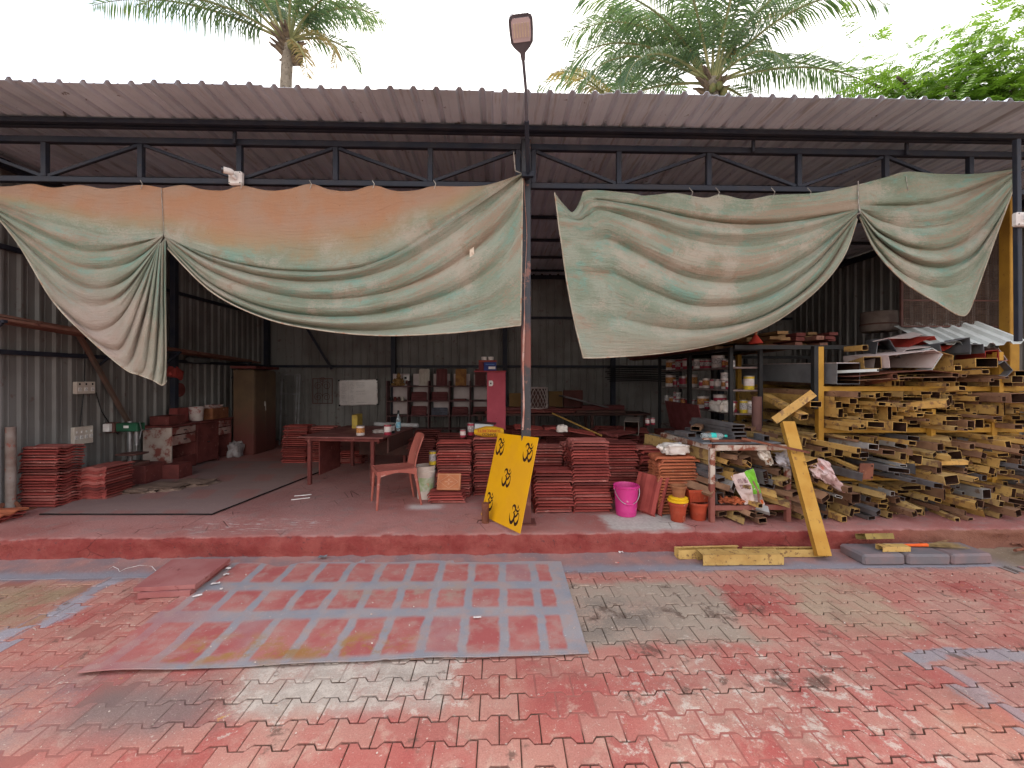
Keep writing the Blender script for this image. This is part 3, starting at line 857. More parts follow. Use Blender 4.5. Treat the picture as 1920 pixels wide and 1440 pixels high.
RC = [[(1609, 346), (1655, 334), (1700, 322), (1760, 326), (1830, 326), (1909, 316)],
      [(1611, 386), (1660, 382), (1720, 374), (1790, 358), (1850, 340), (1909, 319)],
      [(1612, 392), (1650, 404), (1720, 412), (1790, 398), (1850, 365), (1909, 322)],
      [(1613, 396), (1650, 428), (1715, 449), (1785, 445), (1845, 405), (1906, 335)],
      [(1613, 399), (1648, 446), (1710, 485), (1775, 492), (1835, 460), (1893, 372)],
      [(1613, 403), (1645, 460), (1702, 512), (1768, 535), (1822, 512), (1868, 440)],
      [(1612, 407), (1642, 470), (1695, 528), (1755, 566), (1806, 592), (1826, 560)]]
c2 = Cloth()
def envR(u, tv):
    k = max(0, min(1, (u - .12) / .45)); k = k * k * (3 - 2 * k)
    return (.10 + .9 * k) * min(1, (1 - u) * 5) ** .6
c2.patch(RB, 110, 20, .060, .80, [0, .03, .05, .06, .06, .06, .05, .04], 5, .55, envR)
hems = [c2.last, c2.head]
def envC(u, tv): return min(1, u * 5) ** .6 * min(1, (1 - u) * 2.5 + .15)
c2.patch(RC, 64, 18, .054, .95, [0, .03, .055, .06, .06, .055, .04], 7, .5, envC)
hems += [c2.last, c2.edge]
o = c2.build('shade_curtain', M_CURT2)
for hp in hems:
    hb_ = MB(); hb_.sweep(hp, .008, 6); hb_.build('hem', bpy.data.materials['hem_cord'], o, smooth=70)
tag(o, 'plain dusty green net curtain gathered up towards the mustard column', 'curtain', 'tied-up curtains along the shed front')
tw = MB()
tw.sweep([at(1609, 340, CY - .01), at(1610, 385, CY - .06), at(1613, 400, CY - .09), at(1606, 402, CY - .08)], .005, 5)
tw.build('tie_cord', M_CORD, o, smooth=60)
for p in (1296, 1346, 1450, 1518, 1700):
    tw = MB(); tw.sweep([at(p - 4, 352, CY - .01), at(p + 3, 360, CY - .035), at(p - 1, 372 if p < 1600 else 330, CY - .015)], .003, 5); tw.build('tie_cord', M_CORD, o, smooth=60)
# ---------------------------------------------------------------- palms and tree behind the shed
def leaf_mat(name, c1, c2, c3):
    t = NT(name)
    col = t.mix(t.ss(t.noise(t.pos(), 1.1, 4), .35, .65), c1, c2)
    col = t.mix(t.ss(t.noise(t.pos(), 5, 4), .55, .72, 0, .8), col, c3)
    t.done(col, .45, 0, .3)
    tr = t.n('BsdfTranslucent'); t.put(tr.inputs[0], t.mix(1, col, (1.5, 1.6, .8), 'MULTIPLY'))
    mx = t.n('MixShader'); mx.inputs[0].default_value = .45
    t.t.links.new(t.bsdf.outputs[0], mx.inputs[1]); t.t.links.new(tr.outputs[0], mx.inputs[2]); t.t.links.new(mx.outputs[0], t.out.inputs['Surface'])
    return t.mat
M_FROND = leaf_mat('palm_frond', (.075, .125, .080), (.11, .16, .095), (.19, .20, .10))
M_DRYF = leaf_mat('dry_palm_frond', (.25, .18, .09), (.30, .22, .12), (.18, .12, .07))
M_TRUNK = mat('palm_trunk', (.20, .165, .13), (.28, .235, .19), 6, (.09, .07, .055), 15, .55, rough=.9, bump=.5, bsc=30)
M_RACHIS = mat('frond_stalk', (.20, .21, .09), (.30, .27, .12), 4, rough=.6)
def frond(mb, mbr, L, az, el, droop, rng, width=.85, step=.050, hang=.62):
    """one pinnate frond from the origin: stalk curve with leaflets on both sides that hang"""
    pts = []
    N = 26
    p = Vector((0, 0, 0)); e = el
    side_curl = rng.gauss(0, .12)
    for i in range(N + 1):
        pts.append(p.copy())
        d = Vector((cos(e) * cos(az), cos(e) * sin(az), sin(e)))
        p = p + d * (L / N)
        e -= droop * (.35 + 1.5 * i / N) / N
        az += side_curl / N
    mbr.sweep(pts, [max(.006, .040 * (1 - i / N) ** .8 + .004) for i in range(N + 1)], 5)
    s = .16 * L
    while s < L * .995:
        t = s / L * N; i = min(int(t), N - 1); f = t - i
        q = pts[i].lerp(pts[i + 1], f)
        tan_ = (pts[i + 1] - pts[i]).normalized()
        side = tan_.cross(Vector((0, 0, 1))).normalized()
        up = side.cross(tan_)
        rel = s / L
        ll = width * (sin(pi * min(1, .12 + rel * .80)) ** .6) * rng.uniform(.85, 1.1) * (.55 if rel > .93 else 1)
        for sg in (-1, 1):
            if rng.random() < .04: continue
            fwd = .55 + .5 * rel + rng.gauss(0, .06)
            d0 = (side * sg * 1.0 + tan_ * fwd + up * rng.uniform(.05, .3)).normalized()
            w = .046 * rng.uniform(.8, 1.2)
            hh = hang * rng.uniform(.7, 1.35)
            a = q
            b = q + d0 * ll * .45 - Vector((0, 0, hh * ll * .16))
            c = b + (d0 * .75 - Vector((0, 0, hh * 1.1))).normalized() * ll * .55
            wv = d0.cross(Vector((0, 0, 1)))
            wv = (tan_ * .8 + up * rng.uniform(-.6, .6)).normalized() * w * .5
            mb.add([a - wv * .5, a + wv * .5, b + wv, b - wv, c], [(0, 1, 2, 3), (3, 2, 4)])
        s += step * rng.uniform(.85, 1.15)
def palm(label, top, fronds, seed, trunk_r=.16, lean=(0, 0)):
    rng = random.Random(seed)
    t = thing('palm_tree', label, 'palm tree', (top[0] - lean[0], top[1] - lean[1], -.09), group='coconut palms behind the shed')
    H = top[2] + .09
    tb = MB(); pts = []; rs = []
    n = 60
    for i in range(n + 1):
        f = i / n
        pts.append(Vector((lean[0] * f ** 1.6, lean[1] * f ** 1.6, H * f)))
        rs.append(trunk_r * (1.35 - .45 * min(1, f * 6) if f < .17 else .9) * (1 + .05 * (i % 2)))
    tb.sweep(pts, rs, 12); tb.build('trunk', M_TRUNK, t, smooth=30)
    cb = MB()
    for k in range(26):
        a = rng.uniform(0, 2 * pi); z = H - rng.uniform(.0, .75)
        d = Vector((cos(a), sin(a), rng.uniform(.2, 1.2))).normalized()
        b0 = Vector((lean[0], lean[1], z)) + Vector((cos(a), sin(a), 0)) * trunk_r * .7
        cb.sweep([b0, b0 + d * .25, b0 + d * .45 - Vector((0, 0, .04))], [.07, .05, .02], 5)
    cb.build('leaf_bases', mat('palm_leaf_base', (.20, .14, .09), (.11, .08, .06), 8, rough=.9), t)
    for k in range(7):
        a = rng.uniform(0, 2 * pi); nb = MB()
        nb.lathe([(.01, -.13), (.07, -.10), (.10, -.02), (.09, .06), (.04, .12), (.01, .13)], 10)
        nb.build('coconut', mat('green_coconut', (.12, .14, .05), (.20, .17, .07), 6, rough=.5), t, smooth=60, loc=(lean[0] + cos(a) * .3, lean[1] + sin(a) * .3, H - .28 - rng.random() * .2))
    for (az, el, L, dr, dry, wd) in fronds:
        mb, mr = MB(), MB()
        frond(mb, mr, L, 0, radians(el), dr, rng, width=wd)
        nm = 'dry_frond' if dry else 'frond'
        f_ = mb.build(nm, M_DRYF if dry else M_FROND, t, recalc=False, loc=(lean[0] + .1 * cos(radians(az)), lean[1] + .1 * sin(radians(az)), H - .08), rot=(0, 0, radians(az)))
        mr.build('stalk', M_RACHIS, f_, smooth=60)
    return t
# azimuth: 0 = to the right, 90 = away, 180 = to the left, 270 = towards the yard
p1 = at(541, 70, 12.5)
palm('tall coconut palm whose bare trunk shows above the roof beside the lamp', p1, [
    (178, 26, 5.8, .72, 0, 1.15), (186, 46, 5.8, .9, 0, 1.15), (165, 56, 5.6, .9, 0, 1.1), (140, 62, 5.0, 1.0, 0, 1.0), (60, 66, 4.6, 1.2, 0, 1.0), (28, 62, 3.4, 1.3, 0, .95), (2, 52, 2.8, 1.6, 0, .9), (340, 50, 2.6, 1.7, 0, .85),
    (95, 78, 5.0, .8, 0, 1.0), (250, 70, 4.8, .8, 0, 1.0), (300, 60, 4.0, 1.5, 0, .95), (215, 60, 4.8, 1.1, 0, 1.0), (325, 66, 3.6, 1.7, 0, .9), (120, 66, 4.8, 1.1, 0, 1.0), (200, 24, 3.6, 1.3, 0, .9),
    (318, -38, 2.0, .8, 1, .6), (345, 10, 2.2, 2.2, 1, .5), (20, 30, 2.2, 1.8, 0, .8)], 11, .165, (.25, .3))
p2 = at(1335, 150, 12.0)
palm('large full-crowned coconut palm rising over the right half of the roof', p2, [
    (178, 40, 4.8, 1.75, 0, 1.25), (165, 60, 5.2, 1.5, 0, 1.25), (196, 52, 4.8, 1.6, 0, 1.2), (130, 74, 5.0, 1.0, 0, 1.2), (95, 82, 5.0, .7, 0, 1.2), (60, 74, 5.0, 1.0, 0, 1.2), (150, 68, 5.2, 1.3, 0, 1.2),
    (36, 58, 5.0, 1.3, 0, 1.2), (8, 30, 5.2, 1.2, 0, 1.1), (352, 14, 5.0, .95, 0, 1.05), (330, 48, 4.4, 1.7, 0, 1.1), (225, 56, 4.4, 1.7, 0, 1.1), (270, 66, 4.6, 1.3, 0, 1.2),
    (285, 4, 2.6, 1.4, 0, .9), (206, 14, 3.8, 1.5, 0, 1.1), (20, 62, 4.8, .9, 1, .4), (150, 22, 4.0, 1.6, 0, 1.1), (310, 76, 4.8, 1.0, 0, 1.2), (250, 80, 5.0, .9, 0, 1.2), (16, 70, 5.0, 1.35, 0, 1.2), (345, 68, 4.6, 1.5, 0, 1.2), (188, 22, 4.4, 1.5, 0, 1.1), (30, 12, 3.6, 1.2, 0, 1.0)], 21, .2, (.1, .2))
p3 = at(1165, 205, 15.0)
palm('small far palm with yellowing fronds just showing over the roof edge', p3, [
    (170, 55, 3.4, 1.6, 0, 1.0), (140, 72, 3.4, 1.2, 0, 1.0), (60, 74, 3.6, 1.2, 0, 1.0), (20, 58, 3.6, 1.4, 0, 1.0), (95, 80, 3.6, .9, 0, 1.0), (250, 70, 3.4, 1.3, 0, 1.0), (200, 40, 3.0, 1.3, 1, .7), (300, 60, 3.4, 1.4, 0, 1.0)], 31, .15, (.1, .1))

# feathery leaved tree at the right
M_FEATH = leaf_mat('feathery_leaf', (.15, .26, .045), (.20, .31, .055), (.09, .16, .03))
M_BARK = mat('tree_bark', (.12, .09, .07), (.18, .14, .11), 6, rough=.95, bump=.6, bsc=25)
rt = random.Random(77)
tr = thing('feathery_tree', 'bright green feathery-leaved tree leaning over the right end of the roof', 'tree', (14.9, 11.4, -.09))
tb = MB(); tb.sweep([V(0, 0, 0), V(-.1, .05, 2.5), V(-.3, .1, 5), V(-.7, 0, 7.5)], [.36, .30, .26, .20], 10); tb.build('trunk', M_BARK, tr, smooth=50)
ends = []
for k in range(38):
    a = radians(rt.uniform(140, 225)) if k < 32 else radians(rt.uniform(-90, 90))
    base = V(-.5 + rt.gauss(0, .1), 0, rt.uniform(5.6, 7.6))
    L = rt.uniform(3.4, 6.0); e = rt.uniform(.35, 1.15)
    p = base.copy(); pts = [p.copy()]
    for i in range(9):
        d = V(cos(a) * cos(e), sin(a) * cos(e), sin(e)); p = p + d * L / 9; e -= .095; a += rt.gauss(0, .08); pts.append(p.copy())
        if i > 2:
            for q in range(4):
                ends.append((p + V(rt.gauss(0, .40), rt.gauss(0, .40), rt.gauss(.05, .34)), a + rt.gauss(0, .4)))
    lb_ = MB(); lb_.sweep(pts, [.11 * (1 - i / 11) + .012 for i in range(10)], 6); lb_.build('limb', M_BARK, tr, smooth=50)
crown = MB()
for (c, a) in ends:
    for q in range(10):
        o_ = c + V(rt.gauss(0, .30), rt.gauss(0, .30), rt.gauss(0, .26))
        aa = a + rt.gauss(0, .7); L = rt.uniform(.45, .8); e = rt.uniform(-.85, .0)
        d = V(cos(aa) * cos(e), sin(aa) * cos(e), sin(e)); sd = d.cross(V(0, 0, 1)).normalized()
        nn = sd.cross(d)
        for m in range(9):
            f = (m + 1) / 10
            q0 = o_ + d * L * f - V(0, 0, .12 * L * f * f)
            ll = .14 * sin(pi * (.15 + .75 * f))
            for sg in (-1, 1):
                tip = q0 + (sd * sg + d * .45 - nn * rt.uniform(.1, .5)).normalized() * ll
                w = d * .027
                crown.add([q0 - w * .4, q0 + w * .4, (q0 + tip) / 2 + w, tip, (q0 + tip) / 2 - w], [(0, 1, 2, 3, 4)])
crown.build('crown', M_FEATH, tr, recalc=False)

# ---------------------------------------------------------------- lamp and cameras on the shed front
M_LAMP = mat('lamp_grey_metal', (.10, .10, .12), (.15, .14, .16), 8, rough=.45, metal=.4)
A0, A1, A2, A3 = at(990, 322, 4.22), at(986, 168, 3.66), at(981, 112, 3.50), at(975, 24, 3.26)
lamp = thing('street_lamp', 'flat LED street lamp on a leaning pole fixed to the centre column', 'street lamp', A0)
sl = MB(); sl.sweep([A0 - A0, A1 - A0 + (A1 - A0) * -.35], .021, 10); sl.build('sleeve', M_STEEL, lamp, smooth=60)
sl = MB(); sl.sweep([V(0, 0, 0), A1 - A0, A2 - A0], .013, 10); sl.build('pole', M_LAMP, lamp, smooth=60)
ax = (A3 - A2).normalized(); sx = V(1, 0, 0); sx = (sx - ax * sx.dot(ax)).normalized(); nx_ = sx.cross(ax)   # nx_ faces up/away
if nx_.z < 0: nx_ = -nx_
HM = Matrix((sx, ax, nx_)).transposed().to_4x4(); HM.translation = A2 - A0
L = (A3 - A2).length
out = [(-.016, 0), (.016, 0), (.022, .05), (.062, .085), (.088, .12), (.094, .20), (.094, L - .04), (.080, L - .012), (.055, L), (-.055, L), (-.080, L - .012), (-.094, L - .04), (-.094, .20), (-.088, .12), (-.062, .085), (-.022, .05)]
hb = MB(); hb.prism(out, -.018, .028, 0, HM); hd = hb.build('lamp_head', M_LAMP, lamp)
out2 = [(-.066, .125), (.066, .125), (.074, .16), (.074, L - .045), (.062, L - .025), (-.062, L - .025), (-.074, L - .045), (-.074, .16)]
lb = MB(); lb.prism(out2, -.024, -.0185, 0, HM); lens = lb.build('lens', mat('lamp_lens', (.62, .50, .52), (.55, .45, .48), 10, rough=.25), hd)
eb = MB()
for i in range(6):
    for j in range(9):
        eb.box((-.055 + .022 * i, .16 + (L - .22) * j / 8, -.0255), (.012, .010, .003), 0, HM)
eb.build('diode', mat('lamp_diode', (.75, .62, .50), rough=.3), hd)
bb = MB(); bb.box((0, .04, -.01), (.12, .05, .05), b=.004); bb.box((0, .09, .0), (.05, .1, .04), b=.003); bb.build('bracket', M_STEEL, lamp)

M_WPL = mat('white_plastic', (.72, .68, .66), (.62, .56, .54), 12, rough=.4)
M_BLK = mat('black_plastic', (.015, .015, .017), rough=.35)
M_GLASSY = mat('dark_lens', (.03, .03, .04), rough=.08, spec=.8)
def cctv(label, px, py, Y, d):
    c = at(px, py, Y); t = thing('security_camera', label, 'security camera', c, group='security cameras')
    b = MB(); b.box((0, 0, 0), (.135, .055, .135), b=.012); b.build('junction_box', M_WPL, t)
    b = MB()
    for sx_ in (-.052, .052):
        for sz in (-.052, .052): b.lathe([(.006, 0), (.006, .003)], 8, 0, Matrix.Translation((sx_, -.0275, sz)) @ Matrix.Rotation(pi / 2, 4, 'X'))
    b.build('screw', M_BLK, t)
    d = Vector(d).normalized()
    b = MB(); b.sweep([V(.01, -.028, -.01), V(.005, -.06, -.005), V(-.01, -.075, .02)], [.022, .016, .014], 10); b.build('bracket', M_WPL, t, smooth=50)
    b = MB(); s0 = V(0, -.08, .03); b.sweep([s0 - d * .02, s0, s0 + d * .045, s0 + d * .065], [.020, .030, .032, .032], 14); bd = b.build('camera_body', M_WPL, t, smooth=40)
    b = MB(); b.sweep([s0 + d * .0651, s0 + d * .082], [.033, .032], 14); b.build('lens', M_GLASSY, bd, smooth=40)
cctv('white bullet security camera on the truss above the orange curtain', 443, 335, FY - .07, (-.8, -.55, .0))
cctv('white security camera on the post at the right edge, beside the mustard column', 1914, 412, 3.98, (.7, -.7, -.1))
# ---------------------------------------------------------------- stacks of roof tiles
M_TILE = mat('red_roof_tile', (.29, .060, .050), (.235, .046, .040), 6, (.36, .12, .10), 16, .62, rough=.72, bump=.2, rnd=.22)
M_TILEO = mat('orange_roof_tile', (.40, .125, .060), (.33, .095, .05), 6, (.44, .20, .13), 16, .62, rough=.75, bump=.2, rnd=.12)
M_TILED = mat('dark_red_tile', (.15, .035, .03), (.11, .028, .026), 6, (.24, .08, .07), 16, .64, rough=.7, bump=.2, rnd=.12)
def tile_geo(Lx=.43, Dy=.335, th=.0135):
    prof = [(-.5, .009), (-.38, .017), (-.22, .0), (-.06, .002), (.08, .017), (.22, .015), (.36, 0), (.5, .002)]
    cols = [(-.5, -.022), (-.45, .001), (.44, .001), (.5, -.004)]
    top = [(cx * Lx, py * Dy, pz + dz) for cx, dz in cols for py, pz in prof]
    bot = [(x, y, z - th) for x, y, z in top]
    n, m = len(prof), len(cols); N = n * m
    fs = []
    for i in range(m - 1):
        for j in range(n - 1):
            a, b, c, d = i * n + j, (i + 1) * n + j, (i + 1) * n + j + 1, i * n + j + 1
            fs += [(a, b, c, d), (N + d, N + c, N + b, N + a)]
        for j in (0, n - 1): fs.append((i * n + j, (i + 1) * n + j, N + (i + 1) * n + j, N + i * n + j))
    for j in range(n - 1):
        for i in (0, m - 1): fs.append((i * n + j, i * n + j + 1, N + i * n + j + 1, N + i * n + j))
    return top + bot, fs
tgv, tgf = tile_geo()
def tile_me(name, m, var=0):
    rv = random.Random(var + 60); v = [list(p) for p in tgv]
    if var:
        cx, cy = rv.choice([-1, 1]), rv.choice([-1, -1, 1])
        for p in v:                                       # a chipped corner and an uneven edge
            d = max(0, 1 - ((p[0] - cx * .215) ** 2 + (p[1] - cy * .167) ** 2) ** .5 / .10)
            p[0] -= cx * d * .022 * rv.uniform(.5, 1.3); p[1] -= cy * d * .015 * rv.uniform(.4, 1.2)
            p[2] += .0006 * noise.noise(V(p[0] * 9, p[1] * 9, var))
    b = MB(); b.add(v, tgf); return b.mesh(name, m)
M_TILE2 = mat('dusty_red_tile', (.31, .095, .08), (.25, .07, .06), 6, (.42, .20, .17), 14, .58, rough=.8, bump=.2, rnd=.2)
ME_T, ME_TO, ME_TD = tile_me('roof_tile', M_TILE), tile_me('orange_roof_tile', M_TILEO), tile_me('dark_roof_tile', M_TILED)
VARS = {ME_T: [ME_T, ME_T] + [tile_me('roof_tile', M_TILE, k) for k in (1, 2, 3, 4)] + [tile_me('roof_tile', M_TILE2, k) for k in (5, 6, 7)] + [tile_me('roof_tile', M_TILED, 8)], ME_TO: [ME_TO, ME_TO] + [tile_me('orange_roof_tile', M_TILEO, k) for k in (1, 2, 3)]}
TP = .0335
rs_ = random.Random(42)
def stack(desc, x, y, n, rz=0, me=ME_T, jit=.006, lean=(0, 0), z0=PZ, group='red roof tiles stacked in the shed', colour='red', curve=0.0):
    tops = []
    for k in range(n):
        f = k / max(1, n - 1)
        o = obj('roof_tile', rs_.choice(VARS.get(me, [me])), None, (x + lean[0] * f + rs_.gauss(0, jit * .95), y + lean[1] * f + rs_.gauss(0, jit * .95), z0 + .017 + k * TP + rs_.gauss(0, .0008)),
                (rs_.gauss(0, .003) + curve * f, rs_.gauss(0, .003), rz + rs_.gauss(0, .010)))
        o['kind'] = 'thing'; i = n - k
        tag(o, ('topmost' if i == 1 else nth(i)) + ' ' + colour + ' roof tile from the top, ' + desc if i > 1 else 'topmost ' + colour + ' roof tile, ' + desc, 'roof tile', group)
    return z0 + n * TP + .004
stack('tall stack beside the left wall', -5.36, 5.27, 21, lean=(.01, .01))
stack('short stack next to the drill press', -5.02, 5.62, 12, rz=pi / 2)
stack('tall stack behind the table, cupboard side', -3.62, 7.78, 20, lean=(.03, 0), curve=.0)
stack('second stack behind the table', -3.14, 7.86, 19, lean=(-.03, .02))
stack('low stack under the table', -2.62, 7.70, 6)
Z_E = stack('stack beside the white bucket', -.57, 5.52, 21, lean=(.0, .0))
Z_F = stack('stack under the yellow cement bag', -.115, 5.62, 22)
Z_G = stack('low pile under the patterned tile', -.63, 5.28, 4, jit=.010)
stack('stack touching the black column', .56, 5.30, 20, lean=(.0, .02))
stack('short stack right of the yellow panel', .605, 4.885, 14, lean=(.0, .0))
stack('tall stack left of the pink bucket', 1.045, 4.885, 24, lean=(-.035, .01), curve=.03)
stack('stack behind the tall stack', 1.02, 5.30, 21, lean=(-.03, .02))
stack('stack behind the pink bucket', 1.50, 5.40, 21, jit=.010)
stack('slipping pile behind the leaning tiles', 1.93, 5.42, 19, jit=.024, lean=(.05, -.02))
Z_N = stack('orange stack under the white sack', 1.955, 4.77, 17, me=ME_TO, colour='orange', group='orange roof tiles', lean=(0, 0))
# two broken ones on the orange stack
for k, (dx, rz, ry) in enumerate([(.02, .06, .01), (-.02, -.10, -.03)]):
    o = obj('roof_tile', ME_TO, None, (1.97 + dx, 4.80, Z_N + .017 + k * .032), (.02, ry, rz))
    tag(o, ['lower', 'upper'][k] + ' crooked orange roof tile directly below the white sack', 'roof tile', 'orange roof tiles')
# deeper rows of stacks
deep = MB()
rdp = random.Random(9)
for iy, yy in enumerate((5.80, 6.22, 6.64, 7.06, 7.48)):
    for ix in range(5):
        xx = .45 + ix * .455 + rdp.gauss(0, .02)
        n = rdp.choice([18, 19, 20, 21])
        for k in range(n):
            deep.add(tgv, tgf, 0, Matrix.Translation((xx + rdp.gauss(0, .012), yy + rdp.gauss(0, .012), PZ + .017 + k * TP)) @ Euler((rdp.gauss(0, .008), rdp.gauss(0, .008), rdp.gauss(0, .02))).to_matrix().to_4x4())
for xx in (-1.25, -.78, -.3, .15):
    for yy in (7.0, 7.5):
        for k in range(rdp.choice([16, 18, 20])):
            deep.add(tgv, tgf, 0, Matrix.Translation((xx + rdp.gauss(0, .012), yy + rdp.gauss(0, .012), PZ + .017 + k * TP)) @ Euler((rdp.gauss(0, .008), rdp.gauss(0, .008), rdp.gauss(0, .02))).to_matrix().to_4x4())
tag(deep.build('roof_tiles', M_TILED), 'mass of dark red roof tiles stacked deep in the shed', 'roof tiles', kind='stuff')
# loose ones lying on the deep rows
ZT = PZ + 21 * TP + .03
for k, (x, y, rz, rx, ry) in enumerate([(.62, 5.82, .3, .1, .05), (1.15, 5.95, -.4, .0, .12), (1.62, 5.85, .7, .08, 0), (.9, 6.4, 1.2, .0, .1), (1.95, 6.2, -.2, .12, .05), (.45, 6.5, .1, .1, .1)]):
    o = obj('roof_tile', ME_T if k % 2 else ME_TD, None, (x, y, ZT + .02), (rx, ry, rz))
    tag(o, nth(k + 1) + ' loose roof tile from the front lying across the deep stacks', 'roof tile', 'loose roof tiles on the deep stacks')
# leaning tiles beside the pink bucket
for k, (px, ty, lab) in enumerate([(1210, .55, 'wide red roof tile leaning against the orange stack, nearer the pink bucket'), (1228, .40, 'narrow red roof tile leaning on the orange stack, behind the wide leaning one')]):
    b = fl = on(px, 966, PZ)
    o = obj('roof_tile', ME_T, None, (b.x + .045, b.y + .10 + .02 * k, PZ + .212), (0, 0, 0))
    o.rotation_euler = Euler((radians(8), radians(-74 - 3 * k), radians(22 - 12 * k)))
    tag(o, lab, 'roof tile', 'leaning roof tiles')
for k in range(3):
    o = obj('roof_tile', ME_TO if k == 2 else ME_T, None, (on(-20, 978, PZ).x - .05 + .02 * k, 4.62 + .01 * k, PZ + .017 + k * .034), (0, .01, .1 * k))
    tag(o, ['lowest', 'middle', 'uppermost'][k] + ' tile of the small flat pile at the left end of the platform edge', 'roof tile', 'flat tiles by the platform edge')
# patterned terracotta tile on the low pile
t = thing('patterned_tile', 'square orange terracotta tile with a relief flower leaning on tile stack', 'tile', (-.615, 5.20, Z_G + .003), rot=(radians(-18), 0, radians(-4)))
M_TERRA = mat('terracotta', (.42, .16, .075), (.36, .125, .06), 8, (.5, .26, .17), 22, .6, rough=.8, bump=.3)
M_TERRA2 = mat('pale_terracotta', (.50, .25, .15), (.44, .20, .12), 8, rough=.85)
b = MB(); b.box((0, 0, .10), (.29, .022, .20), b=.004); b.build('slab', M_TERRA, t)
b = MB()
for p, q in (((-.13, .015), (.13, .015)), ((-.13, .185), (.13, .185)), ((-.13, .015), (-.13, .185)), ((.13, .015), (.13, .185))):
    b.bar((p[0], -.012, p[1]), (q[0], -.012, q[1]), .008, .006)
for p, q in (((-.115, .10), (0, .175)), ((0, .175), (.115, .10)), ((.115, .10), (0, .025)), ((0, .025), (-.115, .10))):
    b.bar((p[0], -.0125, p[1]), (q[0], -.0125, q[1]), .012, .006)
b.build('relief_border', M_TERRA2, t)
for k in range(4):
    a = k * pi / 2
    pts = [(r * cos(a + w), .10 + r * sin(a + w) * .72) for r, w in ((.006, 0), (.022, .5), (.04, .32), (.056, 0), (.04, -.32), (.022, -.5))]
    b = MB(); b.prism([(x, z) for x, z in pts], -.017, -.011, 0, Matrix(((1, 0, 0, 0), (0, 0, 1, 0), (0, 1, 0, 0), (0, 0, 0, 1)))); b.build('petal', M_TERRA2, t)
# ---------------------------------------------------------------- things along the platform edge and on the paving
M_YEL = mat('bright_yellow_paint', (.74, .37, .004), (.68, .33, .006), 3, (.60, .27, .02), 9, .64, rough=.42, bump=.03, spec=.45)
M_OM = mat('cut_out_dark', (.035, .012, .010), rough=.9)  # Om signs are solid inlays, painted with the darkness seen through cut-outs
M_RUST = mat('rust', (.20, .075, .045), (.13, .05, .035), 8, (.30, .14, .08), 20, .6, rough=.9, bump=.3)
M_CHROME = mat('wire_handle', (.55, .52, .5), (.4, .36, .34), 10, rough=.35, metal=.8)
# yellow panel leaning on the column
BL, BR, TR, TL = V(-.20, 4.68, PZ + .004), V(.195, 3.985, .25), V(.335, 4.225, 1.125), V(-.06, 4.92, 1.075)
xa = (BR - BL).normalized(); za = (TL - BL); za = (za - xa * za.dot(xa)).normalized(); ya = za.cross(xa)
PM = Matrix((xa, ya, za)).transposed().to_4x4(); PM.translation = BL
panel = thing('yellow_signboard', 'yellow metal panel with five dark cut-out Om signs leaning on the column', 'panel')
panel.matrix_world = PM
PWD, PHT = (BR - BL).length, (TL - BL).length
b = MB(); b.box((PWD / 2, .002, PHT / 2), (PWD, .004, PHT), b=.001); b.build('sheet', M_YEL, panel)
def ribbon(b, pts, z0, z1, sub=5):
    n = (len(pts) - 1) * sub; L_, R_ = [], []
    P = [cr_spline(pts, k / sub) for k in range(n + 1)]
    for k in range(n + 1):
        a, c_ = P[max(k - 1, 0)], P[min(k + 1, n)]
        dx, dy = c_[0] - a[0], c_[1] - a[1]; l = max(1e-6, (dx * dx + dy * dy) ** .5); w = max(.004, P[k][2]) / 2
        L_.append((P[k][0] - dy / l * w, P[k][1] + dx / l * w)); R_.append((P[k][0] + dy / l * w, P[k][1] - dx / l * w))
    for k in range(n): b.prism([L_[k], R_[k], R_[k + 1], L_[k + 1]], z0, z1)
ob = MB()
ribbon(ob, [(-.21, .20, .01), (-.25, .31, .05), (-.18, .40, .10), (-.06, .40, .13), (.03, .30, .10), (.01, .17, .07), (-.11, .08, .03)], 0, .01)
ribbon(ob, [(-.11, .09, .03), (.01, .03, .09), (.05, -.10, .11), (.0, -.28, .14), (-.13, -.41, .16), (-.26, -.35, .11), (-.35, -.20, .06), (-.40, .0, .01)], .001, .011)
ribbon(ob, [(.0, -.02, .04), (.12, -.07, .09), (.22, .0, .10), (.29, .10, .08), (.36, .13, .05), (.42, .04, .03), (.43, -.12, .05), (.37, -.30, .13), (.24, -.41, .15), (.13, -.33, .08), (.08, -.20, .02)], .002, .012)
ribbon(ob, [(.05, .33, .01), (.11, .25, .06), (.22, .20, .10), (.33, .25, .06), (.39, .37, .01)], .003, .013)
ob.prism([(.22, .30), (.275, .39), (.235, .50), (.185, .39)], .004, .014)
ob.v = [(x * .20, y * .20, z * .1) for x, y, z in ob.v]
om = ob.mesh('om_sign', M_OM)
cx_ = cy_ = 0.0
sl_ = (TL - BL).dot(xa) / PHT
for (u, v) in ((.13, .16), (.83, .172), (.45, .495), (.135, .815), (.80, .845)):
    o = obj('om_sign', om, panel, (PWD * u, -.0003, PHT * (1 - v)), (pi / 2, 0, 0))
# pipe stub in front of the panel
t = thing('pipe_stub', 'short rusty pipe stub standing in front of the yellow panel', 'pipe', on(910, 980, PZ))
b = MB(); b.lathe([(.036, 0), (.038, .003), (.038, .205), (.031, .205), (.031, .01)], 20, cap=False); b.build('tube', M_RUST, t, smooth=50)
